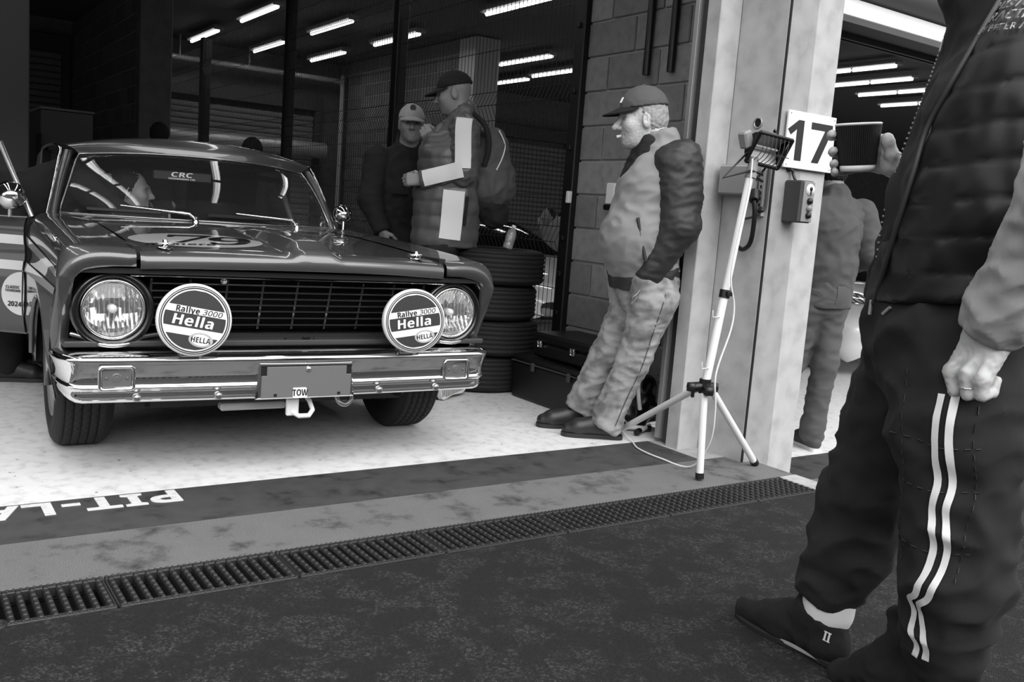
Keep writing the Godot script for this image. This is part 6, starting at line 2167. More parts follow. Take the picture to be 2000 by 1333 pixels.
# ---- the driver in the foreground
func driver():
	var o := person(V(2.0, 0, -1.3), "driver in a black quilted vest and black trousers with two white stripes, holding a cup")
	var fw := V(0, 0, -1)
	var hipL := V(1.955, 0.92, -1.13)
	var hipR := V(2.13, 0.92, -1.24)
	var kneeL := V(1.955, 0.53, -1.055)
	var kneeR := V(2.10, 0.47, -1.375)
	var anL := V(1.99, 0.20, -1.065)
	var anR := V(2.055, 0.11, -1.43)
	var pel := V(2.04, 0.96, -1.19)
	var chest := V(2.05, 1.36, -1.19)
	var neck := V(2.05, 1.58, -1.165)
	var head := V(2.05, 1.76, -1.20)
	var shL := V(1.88, 1.475, -0.895)
	var shR := V(2.25, 1.48, -1.17)
	var elL := V(1.80, 1.215, -0.845)
	var wrL := V(1.842, 0.945, -0.985)
	var elR := V(2.33, 1.21, -1.26)
	var wrR := V(2.235, 1.285, -1.465)
	var mb := MB.new()
	# one skin: trunk, limbs, head, hands
	var b := Body.around([pel, chest, shL, shR, elL, elR, anL, anR, kneeR, neck], 0.17, 0.014)
	b.chain([pel, V(2.05, 1.15, -1.2), chest, neck], [0.13, 0.12, 0.11, 0.06], 0.05, V(0, 0, 1), 0.75)
	for s in [[shL, elL, wrL, hipL, kneeL, anL], [shR, elR, wrR, hipR, kneeR, anR]]:
		b.chain([s[0], s[1], s[2]], [0.05, 0.042, 0.03], 0.03)
		b.chain([s[3], s[4], s[5]], [0.08, 0.055, 0.042], 0.03)
		b.cap(chest, s[0], 0.09, 0.055, 0.04); b.cap(pel, s[3], 0.1, 0.085, 0.04)
	b.cap(anR, V(2.03, 0.05, -1.6), 0.038, 0.026, 0.02); b.cap(anL, V(1.99, 0.08, -1.2), 0.038, 0.026, 0.02)
	b.emit(mb)
	b = Body.around([head], 0.21, 0.006)
	add_head(b, head, basis_to(fw), 1.0)
	b.cap(head - V(0, 0.04, -0.03), neck, 0.06, 0.065, 0.03)
	b.emit(mb)
	# left hand: a loose fist, back towards us
	b = Body.new(V(1.755, 0.74, -1.18), V(1.93, 1.0, -0.90), 0.0034)
	var kn := [V(1.838, 0.8558, -1.083), V(1.818, 0.8477, -1.0414), V(1.806, 0.849, -1.0017), V(1.806, 0.8447, -0.9693)]
	var pp1 := [V(1.840, 0.8137, -1.0664), V(1.820, 0.8103, -1.0292), V(1.810, 0.8113, -0.9951), V(1.812, 0.8146, -0.968)]
	var wl := [V(1.852, 0.927, -1.026), V(1.846, 0.926, -1.004), V(1.842, 0.921, -0.982), V(1.842, 0.917, -0.964)]
	for i in 4:
		var k: Vector3 = kn[i]
		b.cap(wl[i], k + V(0.006, 0.004, 0), 0.024, 0.0165, 0.018)
		b.ell(k, V(0.0165, 0.0165, 0.0165), Basis(), 0.010)
		var p2: Vector3 = pp1[i] + V(0.030, 0.004, 0.002)
		var p3 := p2 + V(0.008, 0.024, 0.002)
		b.cap(k, pp1[i], 0.0155, 0.0135, 0.004); b.cap(pp1[i], p2, 0.0135, 0.012, 0.004); b.cap(p2, p3, 0.012, 0.010, 0.004)
	b.cap(V(1.862, 0.90, -1.0), V(1.858, 0.85, -1.02), 0.034, 0.034, 0.02)
	b.chain([V(1.862, 0.90, -1.045), V(1.880, 0.862, -1.095), V(1.882, 0.83, -1.108), V(1.880, 0.805, -1.112)], [0.018, 0.0145, 0.0125, 0.010], 0.008)
	b.cap(V(1.842, 0.965, -0.985), V(1.845, 0.93, -0.995), 0.036, 0.038, 0.02)
	for i in 3: b.cap(wl[i + 1] + V(-0.021, -0.02, 0), kn[i + 1] + V(-0.013, 0.01, 0), 0.003, 0.0045, 0.008)
	b.emit(mb, folds(0.0010, 45, 45, 45))
	# right hand round the cup
	var cu := V(2.1, 1.34, -1.5366)
	var ca := V(-0.1228, 0.9923, -0.0146).normalized()
	var cr := V(0.5816, 0.0839, 0.8092)
	var cf := V(0.8042, 0.0909, -0.5874)
	var C := func(th, rad, hh): return cu + ca * hh + (cr * cos(deg_to_rad(th)) + cf * sin(deg_to_rad(th))) * rad
	b = Body.new(V(2.0, 1.2, -1.70), V(2.27, 1.46, -1.38), 0.0034)
	for i in 4:
		var hh: float = [0.0325, -0.0098, -0.0417, -0.063][i]
		var rr: float = [0.0635, 0.059, 0.0555, 0.053][i]
		var r0: float = [0.0125, 0.0122, 0.0112, 0.0095][i]
		b.chain([C.call(35, rr + 0.012, hh * 0.7 - 0.01), C.call(80, rr + 0.005, hh * 0.85), C.call(130, rr + 0.003, hh), C.call(165, rr + 0.004, hh), C.call(196, rr + 0.003, hh + 0.003)], [r0 * 1.25, r0 * 1.1, r0, r0, r0 * 0.95], 0.004)
		b.cap(C.call(22, 0.085, -0.04), C.call(35, rr + 0.012, hh * 0.7 - 0.01), 0.022, r0 * 1.2, 0.014)
	b.cap(V(2.215, 1.288, -1.475), C.call(15, 0.088, -0.045), 0.033, 0.03, 0.02)
	b.chain([C.call(8, 0.092, -0.05), C.call(-4, 0.083, -0.022), C.call(-10, 0.073, 0.012), C.call(-12, 0.071, 0.020)], [0.022, 0.0165, 0.0155, 0.0145], 0.008)
	b.emit(mb, folds(0.0008, 45, 45, 45))
	part(o, "body", mb, mats.skin)
	head_extras(o, head, basis_to(fw), 1.0, mats.eye_white)
	hair_shell(o, head, basis_to(fw), mats.hair_grey)
	mb = MB.new()   # wedding ring on the ring finger
	var rg := []
	for k in 20:
		var a := TAU * k / 20.0
		rg.append(V(1.8085, 0.826, -0.9975) + V(0.0158 * cos(a), 0.003 * cos(a), 0.0158 * sin(a)))
	mb.tube(rg, 0.0016, 6, false, true)
	part(o, "ring", mb, mats.chrome)
	# dark jacket under the vest, with the far half of the vest hanging open
	b = Body.new(V(1.8, 0.86, -1.5), V(2.42, 1.75, -0.95), 0.0095)
	b.chain([V(2.10, 0.99, -1.19), V(2.09, 1.2, -1.16), V(2.07, 1.4, -1.12), V(2.07, 1.53, -1.10)], [0.2, 0.195, 0.19, 0.11], 0.05, V(0, 0, 1), 0.88)
	b.cap(V(2.12, 0.99, -1.375), V(2.09, 1.22, -1.315), 0.085, 0.085, 0.04)
	b.cap(V(2.09, 1.22, -1.315), V(2.06, 1.56, -1.225), 0.085, 0.07, 0.04)
	b.cap(V(2.06, 1.52, -1.15), V(2.05, 1.635, -1.18), 0.105, 0.095, 0.03)
	b.cap(V(2.045, 1.648, -1.205), V(2.04, 1.685, -1.215), 0.092, 0.095, 0.01)
	b.plane(V(2.1, 0.945, -1.2), V(0, -1, 0), 0.006)
	mb = MB.new(); b.emit(mb, folds(0.006, 8, 7, 8, 0.0005))
	var jk := part(o, "jacket", mb, mats.suit_black)
	mb = MB.new()   # teeth of the far zip along the open edge
	var zp := [V(2.06, 1.595, -1.312), V(2.06, 1.52, -1.33), V(2.06, 1.42, -1.352), V(2.06, 1.3, -1.375), V(2.07, 1.15, -1.41), V(2.09, 1.0, -1.43)]
	var zs := []
	for p in zp: zs.append(b.hit(V(2.035, p.y, -1.8), V(0, 0, 1), 0.9))
	var zi := 0
	for p in spline(zs, 10):
		mb.box(p + V(-0.004, 0, 0.001), V(0.007, 0.0045, 0.005), 0.0)
		zi += 1
	part(jk, "zip_teeth", mb, mats.steel_light).set_meta("kind", "stuff")
	mb = MB.new()
	mb.box(b.hit(V(1.985, 1.555, -1.6), V(0.1, 0, 1).normalized(), 0.5), V(0.012, 0.03, 0.004), 0.001, Basis(V(0, 0, 1), -0.3))
	part(jk, "zip_pull", mb, mats.steel_light)
	# the quilted vest, near half
	b = Body.new(V(1.72, 0.86, -1.5), V(2.25, 1.68, -0.82), 0.0085)
	var tw := V(-0.55, 0, -0.83)
	b.chain([V(2.03, 0.99, -1.16), V(2.025, 1.2, -1.15), V(2.03, 1.4, -1.13), V(2.04, 1.55, -1.11)], [0.245, 0.245, 0.245, 0.15], 0.06, tw, 0.82)
	b.cap(V(1.91, 1.47, -0.99), V(1.92, 1.2, -0.99), 0.125, 0.125, 0.06)
	b.cap(V(2.03, 1.55, -1.10), V(2.03, 1.64, -1.08), 0.13, 0.12, 0.05)
	b.plane(V(2.03, 0.968, -1.2), V(0, -1, 0.12), 0.012)
	b.plane(V(1.93, 1.0, -1.311), V(-0.203, 0.063, -0.315), 0.006)
	b.plane(V(1.93, 1.371, -1.237), V(-0.144, 0.104, -0.209), 0.03)
	var quilt := func(p: Vector3, _g: Vector3) -> float:
		var t := fposmod(p.y + 0.012 * sin(p.z * 9.0) - 0.975, 0.0735) / 0.0735
		var puff := pow(maxf(0.0, sin(PI * t)), 0.28)
		var w := fold_noise.get_noise_3d(p.x * 16.0, p.y * 7.0, p.z * 16.0)
		return 0.0070 * puff - 0.006 + 0.0045 * puff * w
	mb = MB.new(); b.emit(mb, quilt)
	var vs := part(o, "quilted_vest", mb, mats.vest_black)
	var edge := func(y):   # the front rim of the near half: first hit along the sight line's direction across the chest
		var z: float = -1.311 + (y - 1.0) * 0.2 if y < 1.371 else -1.237 + (y - 1.371) * 0.496
		return b.hit(V(1.93, y, z + 0.008) - V(0.8536, 0.13, -0.52) * 0.3, V(0.8536, 0.13, -0.52), 0.7) + V(-0.003, 0, -0.002)
	mb = MB.new()   # zip edge of the near half
	var ze := []
	for y in [0.975, 1.05, 1.12, 1.2, 1.28, 1.36, 1.44, 1.5, 1.56, 1.62]:
		ze.append(edge.call(y))
	mb.tube(spline(ze, 3), 0.0058, 8)
	part(vs, "front_edge", mb, mats.vest_edge)
	mb = MB.new()
	mb.box(ze[0] + V(0, -0.01, -0.006), V(0.008, 0.034, 0.006), 0.001)
	part(vs, "zip_pull", mb, mats.steel_light)
	mb = MB.new()   # chest print
	var rows := [["HISTORIC", 0.019, 1.580], ["RACING", 0.021, 1.553], ["BY PETER AUTO", 0.0135, 1.527]]
	for r in rows:
		var tr := text_mesh(r[0], r[1], 0.0, true)
		for i in range(0, tr.size(), 3):
			var qd := []
			for k in 3:
				var p: Vector3 = tr[i + k]
				var z0: float = -1.005 + p.x * 1.15
				qd.append(b.hit(V(1.70, r[2] + p.y - (z0 + 1.0) * 0.05, z0), V(1, 0, 0), 0.4) + V(-0.011, 0, 0))
			mb.tri(qd[0], qd[2], qd[1])
	part(vs, "chest_lettering", mb, mats.white_band)
	# sleeves
	for s in 2:
		var sh: Vector3 = [shL, shR][s]
		var el: Vector3 = [elL, elR][s]
		var wr: Vector3 = [wrL, wrR][s]
		var axs := (wr - el).normalized()
		b = Body.around([sh, el, wr], 0.16, 0.0085)
		b.chain([sh, el, wr - axs * 0.05, wr + axs * 0.012], [0.09, 0.088, 0.066, 0.056], 0.03)
		b.plane(wr + axs * (0.012 if s == 0 else -0.03), axs, 0.004)
		mb = MB.new(); b.emit(mb, folds(0.007, 9, 12, 9, 0.0009))
		var sl := part(o, "sleeve", mb, mats.sleeve_heather if s == 0 else mats.suit_black)
		b = Body.around([wr, wr - axs * 0.06], 0.1, 0.0065)
		if s == 0:
			b.cap(wr - axs * 0.055, wr + axs * 0.008, 0.061, 0.057, 0.01)
			b.plane(wr + axs * 0.014, axs, 0.004); b.plane(wr - axs * 0.05, -axs, 0.004)
			mb = MB.new(); b.emit(mb, folds(0.002, 12, 12, 12))
			part(sl, "cuff", mb, mats.sleeve_heather)
	# racing trousers
	b = Body.new(V(1.72, 0.08, -1.58), V(2.34, 1.1, -0.86), 0.009)
	b.cap(V(2.04, 1.03, -1.19), V(2.04, 0.93, -1.19), 0.185, 0.2, 0.05, V(0, 0, 1), 0.9)
	b.chain([hipL, V(1.955, 0.72, -1.085), kneeL, V(1.96, 0.38, -1.045), V(1.985, 0.26, -1.065), anL], [0.155, 0.145, 0.112, 0.112, 0.092, 0.085], 0.04)
	b.chain([hipR, V(2.12, 0.68, -1.32), kneeR, V(2.085, 0.30, -1.405), V(2.065, 0.19, -1.43), anR + V(0, 0.05, 0)], [0.15, 0.135, 0.112, 0.10, 0.078, 0.062], 0.04)
	b.cap(pel, V(2.08, 0.84, -1.24), 0.15, 0.15, 0.04)
	for e in [[V(1.985, 0.30, -1.06), 0.1], [V(1.99, 0.235, -1.075), 0.094], [V(2.068, 0.225, -1.425), 0.086], [V(2.075, 0.275, -1.415), 0.098]]:
		b.ell(e[0], V(e[1], 0.034, e[1]), Basis(V(0, 0, 1), 0.15), 0.02)
	b.plane(V(2.05, 0.155, -1.43), V(0.0, -1, -0.28), 0.01)
	var tf := folds(0.011, 6, 8, 6, 0.0006)
	mb = MB.new(); b.emit(mb, tf)
	var tr2 := part(o, "racing_trousers", mb, mats.suit_black)
	for k in 2:
		var zy: Array = [[[-1.052, 0.80], [-1.049, 0.72], [-1.043, 0.62], [-1.048, 0.55], [-1.039, 0.49], [-1.044, 0.42], [-1.06, 0.36], [-1.083, 0.335], [-1.08, 0.30], [-1.083, 0.262], [-1.07, 0.228], [-1.075, 0.2]], [[-1.027, 0.80], [-1.024, 0.72], [-1.017, 0.62], [-1.022, 0.55], [-1.013, 0.49], [-1.018, 0.42], [-1.033, 0.36], [-1.060, 0.33], [-1.062, 0.30], [-1.055, 0.262], [-1.048, 0.228], [-1.052, 0.2]]][k]
		var pts := []
		for e in zy: pts.append(V(1.8, e[1], e[0]))
		# lay the band on the cloth, following its folds
		var strip := MB.new()
		var sp := spline(pts, 6)
		var r0 := PackedVector3Array()
		var r1 := PackedVector3Array()
		for i in sp.size():
			var t: Vector3 = (sp[mini(i + 1, sp.size() - 1)] - sp[maxi(i - 1, 0)]).normalized()
			var sd := V(0, t.z, -t.y)
			for w in [-1.0, 1.0]:
				var hp := b.hit(sp[i] + sd * 0.0068 * w - V(0.15, 0, 0), V(1, 0, 0), 0.5)
				var g := b.grad(hp)
				hp += g * (tf.call(hp, g) + 0.0045)
				if w < 0: r0.append(hp)
				else: r1.append(hp)
		strip.grid([r0, r1])
		part(tr2, "white_stripe", strip, mats.white_band)
	mb = MB.new()   # stitched panel seams
	for zz in [-1.125, -1.12]:
		pass
	for e in [[[-1.13, 0.84], [-1.125, 0.7], [-1.12, 0.6], [-1.128, 0.5], [-1.13, 0.4]], [[-0.99, 0.84], [-0.985, 0.7], [-0.98, 0.6], [-0.985, 0.5], [-0.99, 0.4]], [[-1.17, 0.70], [-1.05, 0.69], [-0.97, 0.70]], [[-1.14, 0.60], [-1.05, 0.59], [-0.97, 0.605]], [[-1.15, 0.47], [-1.05, 0.455], [-0.97, 0.47]]]:
		var sp := spline(e.map(func(a): return V(1.8, a[1], a[0])), 9)
		for i in sp.size() - 1:
			if i % 2: continue
			var pp := []
			for p in [sp[i], sp[i + 1]]:
				var hp := b.hit(p - V(0.15, 0, 0), V(1, 0, 0), 0.5)
				var g := b.grad(hp)
				pp.append(hp + g * (tf.call(hp, g) + 0.002))
			mb.tube(pp, 0.0013, 5)
	part(tr2, "stitching", mb, mats.vest_edge).set_meta("kind", "stuff")
	mb = MB.new()   # pocket zip
	mb.tube([b.hit(V(1.7, 0.945, -1.22), V(1, 0, 0), 0.5), b.hit(V(1.7, 0.962, -1.2), V(1, 0, 0), 0.5)], 0.004, 6)
	part(tr2, "pocket_zip", mb, mats.steel_light)
	# sock and boots
	b = Body.around([anR], 0.16, 0.0065)
	b.cap(V(2.06, 0.225, -1.43), V(2.058, 0.10, -1.432), 0.06, 0.062, 0.02)
	b.cap(V(2.06, 0.155, -1.425), V(2.06, 0.165, -1.425), 0.066, 0.066, 0.006); b.cap(V(2.06, 0.13, -1.425), V(2.06, 0.14, -1.425), 0.066, 0.066, 0.006)
	mb = MB.new(); b.emit(mb)
	part(o, "sock", mb, mats.sock_white)
	boot(o, V(2.05, 0.0, -1.425), fw, 0.0)
	boot(o, V(1.995, 0.095, -1.07), V(0, 0, -1), -0.42)
	# the paper cup in his hand
	var cx := Transform3D(Basis(cr, ca, cr.cross(ca).normalized()), cu)
	mb = MB.new()
	for k in 64:
		var a := TAU * k / 64.0
		var rb := V(cos(a), 0, sin(a))
		mb.tube([cx * (rb * 0.0435 + V(0, -0.044, 0)), cx * (rb * 0.0553 + V(0, 0.055, 0))], 0.0025, 5)
	mb.lathe([Vector2(0.0425, -0.047), Vector2(0.055, 0.0565)], cx, 40)
	var cup := thing("paper_cup", "black ribbed paper coffee cup with white rim and base held by the driver", "cup")
	part(cup, "sleeve", mb, gm("cup_black", 0.05, 0.6))
	mb = MB.new()
	mb.lathe([Vector2(0.0, -0.05), Vector2(0.04, -0.05), Vector2(0.0405, -0.061), Vector2(0.0425, -0.061), Vector2(0.0445, -0.046), Vector2(0.042, -0.045)], cx, 40)
	part(cup, "base", mb, mats.white_metal)
	mb = MB.new()
	mb.lathe([Vector2(0.053, 0.054), Vector2(0.0555, 0.0545), Vector2(0.058, 0.057), Vector2(0.058, 0.060), Vector2(0.0555, 0.0615), Vector2(0.053, 0.06)], cx, 40)
	part(cup, "rim", mb, mats.white_metal)
	mb = MB.new(); mb.lathe([Vector2(0.052, 0.03), Vector2(0.0, 0.03)], cx, 30)
	part(cup, "coffee", mb, mats.channel_black)

func boot(o: Node3D, at: Vector3, fw: Vector3, pitch: float):
	var axs := fw.cross(Vector3.UP).normalized()
	var y := Vector3.UP.rotated(axs, pitch)
	var d := fw.rotated(axs, pitch)
	var P := func(f, u, s = 0.0): return at + d * f + y * u + axs * s
	var b := Body.around([P.call(-0.08, 0.0), P.call(0.33, 0.0), P.call(0.03, 0.18)], 0.07, 0.006)
	b.cap(P.call(-0.035, 0.045), P.call(0.13, 0.042), 0.040, 0.046, 0.02)
	b.cap(P.call(0.13, 0.04), P.call(0.262, 0.03), 0.046, 0.033, 0.02)
	b.cap(P.call(-0.015, 0.05), P.call(-0.005, 0.125), 0.046, 0.056, 0.03)
	b.cap(P.call(0.02, 0.11), P.call(0.16, 0.055), 0.05, 0.04, 0.03)
	b.cap(P.call(0.05, 0.13), P.call(0.055, 0.165), 0.02, 0.014, 0.02, axs, 2.0)
	b.plane(P.call(0, 0.010), -y, 0.004)
	b.plane(P.call(-0.03, 0.115), (y - d * 0.28).normalized(), 0.004)
	b.cap(P.call(0.045, 0.11), P.call(0.06, 0.175), 0.026, 0.016, 0.02, axs, 1.9)
	var mb := MB.new(); b.emit(mb, folds(0.003, 14, 14, 14, 0.0005))
	var s := part(o, "boot", mb, mats.suede_black)
	mb = MB.new()
	var pg := PackedVector2Array()
	for p in spline([Vector2(-0.082, 0.0), Vector2(-0.074, 0.026), Vector2(-0.04, 0.038), Vector2(0.03, 0.035), Vector2(0.15, 0.047), Vector2(0.23, 0.042), Vector2(0.28, 0.024), Vector2(0.296, 0.0)], 3): pg.append(p)
	for k in range(pg.size() - 2, 0, -1): pg.append(Vector2(pg[k].x, -pg[k].y))
	mb.prism(pg, Transform3D(Basis(d, -axs, d.cross(-axs)), P.call(0, 0.0 if d.cross(-axs).dot(y) > 0 else 0.014)), 0.014, 0.003)
	part(s, "sole", mb, mats.rubber)
	mb = MB.new()   # pale flash on the sole edge
	var r0 := PackedVector3Array()
	var r1 := PackedVector3Array()
	for k in 9:
		var t := k / 8.0
		var h := 0.011 * sin(PI * minf(1.0, t * 0.75 + 0.25))
		r0.append(P.call(lerpf(0.10, -0.03, t), 0.008, -0.041)); r1.append(P.call(lerpf(0.10, -0.03, t), 0.008 + h, -0.0415))
	mb.grid([r0, r1])
	part(s, "sole_flash", mb, mats.sleeve_heather)
	mb = MB.new()
	letters(mb, "II", 0.026, 0.002, Transform3D(Basis(-d, y, (-d).cross(y)), P.call(-0.045, 0.085, -0.046)), true, 0.8, true, 0.15)
	part(s, "heel_mark", mb, mats.white_band)

# ---- two men in talk behind the car, the man beyond the pillar, and people far behind
func figure(o: Node3D, J: Dictionary, M: Dictionary, cell := 0.013) -> Dictionary:
	# J: joints; M: materials for skin, top, legs, shoes; fw facing
	var fw: Vector3 = J.fw
	var side := Vector3.UP.cross(fw).normalized()   # his left
	var mb := MB.new()
	var pts := [J.pel, J.chest, J.neck, J.head, J.shL, J.shR, J.elL, J.elR, J.wrL, J.wrR, J.anL, J.anR, J.knL, J.knR]
	var b := Body.around(pts, 0.16, 0.017)
	b.chain([J.pel, J.pel.lerp(J.chest, 0.5), J.chest, J.neck], [0.12, 0.12, 0.13, 0.055], 0.05, fw, 0.8)
	for s in ["L", "R"]:
		b.chain([J["sh" + s], J["el" + s], J["wr" + s]], [0.05, 0.04, 0.03], 0.03)
		b.chain([J["hip" + s], J["kn" + s], J["an" + s]], [0.08, 0.055, 0.04], 0.03)
		b.cap(J.chest, J["sh" + s], 0.08, 0.055, 0.04); b.cap(J.pel, J["hip" + s], 0.1, 0.08, 0.04)
		b.cap(J["an" + s], J["an" + s] + J.get("foot" + s, fw) * 0.12 - V(0, 0.04, 0), 0.035, 0.025, 0.02)
	b.emit(mb)
	var q: Basis = J.get("hq", basis_to(fw))
	b = Body.around([J.head], 0.2, J.get("hcell", 0.006))
	add_head(b, J.head, q, J.get("hs", 1.0))
	b.cap(J.head + q * V(0, -0.05, -0.02), J.neck, 0.062, 0.068, 0.03)
	b.emit(mb)
	for s in ["L", "R"]:
		if not J.has("to" + s): continue
		b = Body.around([J["wr" + s] + J["to" + s] * 0.08], 0.14, 0.005)
		add_hand(b, J["wr" + s], J["to" + s], J["back" + s], J["th" + s], J.get("curl" + s, 0.5))
		b.emit(mb)
	part(o, "body", mb, M.skin)
	head_extras(o, J.head, q, J.get("hs", 1.0), mats.eye_white)
	# top
	var out := {}
	b = Body.around([J.pel, J.chest, J.neck, J.shL, J.shR], 0.26, cell)
	var w: float = J.get("wide", 0.165)
	b.chain([J.pel + V(0, J.get("hem", 0.0), 0), J.pel.lerp(J.chest, 0.5), J.chest, J.neck - V(0, 0.06, 0)], [w * J.get("belly", 1.0), w * J.get("belly", 1.0), w, 0.09], 0.05, fw, J.get("deep", 0.85))
	b.cap(J.shL, J.shR, 0.085, 0.085, 0.06)
	b.cap(J.neck - V(0, 0.06, 0) - fw * 0.01, J.neck + V(0, J.get("collar", 0.0), 0) - fw * 0.012, 0.085, 0.08, 0.03)
	b.ell(J.neck + V(0, 0.075, 0) + fw * 0.03, V(0.068, 0.10, 0.075), q, 0.01, true)
	b.plane(J.pel + V(0, J.get("hem", 0.0) - 0.03, 0), V(0, -1, 0), 0.006)
	out.torso = b
	mb = MB.new(); b.emit(mb, M.get("torso_disp", folds(0.007, 7, 9, 7)))
	out.top = part(o, M.get("top_name", "jacket"), mb, M.top)
	for s in ["L", "R"]:
		var sh: Vector3 = J["sh" + s]
		var el: Vector3 = J["el" + s]
		var wr: Vector3 = J["wr" + s]
		b = Body.around([sh, el, wr], 0.15, cell * 0.85)
		var ro: float = J.get("arm", 1.0)
		b.chain([sh, el, wr], [0.088 * ro, 0.07 * ro, 0.05 * ro], 0.03)
		b.plane(wr + (wr - el).normalized() * 0.012, wr - el, 0.005)
		mb = MB.new(); b.emit(mb, M.get("sleeve_disp", folds(0.0045, 7, 11, 7)))
		out["sleeve" + s] = part(o, "sleeve", mb, M.get("sleeve", M.top))
		out["arm" + s] = b
	# legs
	b = Body.around([J.pel, J.knL, J.knR, J.anL, J.anR, J.hipL, J.hipR], 0.19, cell)
	b.cap(J.pel + V(0, 0.08, 0), J.pel, 0.15, 0.155, 0.05, fw, 0.85)
	for s in ["L", "R"]:
		b.chain([J["hip" + s], J["kn" + s], J["an" + s] + V(0, 0.07, 0), J["an" + s] + V(0, 0.01, 0)], [0.092, 0.078, 0.068, 0.074], 0.03)
		b.cap(J.pel, J["hip" + s] - V(0, 0.04, 0), 0.125, 0.09, 0.05)
	b.plane(Vector3(0, minf(J.anL.y, J.anR.y) - 0.045, 0), V(0, -1, 0), 0.005)
	out.legs = b
	mb = MB.new(); b.emit(mb, M.get("leg_disp", folds(0.0055, 6, 11, 6)))
	out.trousers = part(o, M.get("legs_name", "trousers"), mb, M.legs)
	for s in ["L", "R"]: shoe(o, "shoe", Vector3(J["an" + s].x, J.get("floor", 0.0), J["an" + s].z), J.get("foot" + s, fw), M.shoes, M.get("sole", M.shoes))
	return out

func standing(at: Vector3, fw: Vector3, h: float) -> Dictionary:   # plain standing joints for a person of height h
	var k := h / 1.76
	var s := Vector3.UP.cross(fw).normalized()
	var y := func(v): return at + V(0, v * k, 0)
	return {"fw": fw, "floor": at.y, "pel": y.call(0.95), "chest": y.call(1.32), "neck": y.call(1.5), "head": y.call(1.645) + fw * 0.02,
		"shL": y.call(1.43) + s * 0.185, "shR": y.call(1.43) - s * 0.185, "elL": y.call(1.13) + s * 0.23 - fw * 0.03, "elR": y.call(1.13) - s * 0.23 - fw * 0.03,
		"wrL": y.call(0.9) + s * 0.22 + fw * 0.06, "wrR": y.call(0.9) - s * 0.22 + fw * 0.06, "hipL": y.call(0.9) + s * 0.095, "hipR": y.call(0.9) - s * 0.095,
		"knL": y.call(0.5) + s * 0.1 + fw * 0.02, "knR": y.call(0.5) - s * 0.1 + fw * 0.02, "anL": y.call(0.09) + s * 0.11 - fw * 0.02, "anR": y.call(0.09) - s * 0.11 - fw * 0.02}

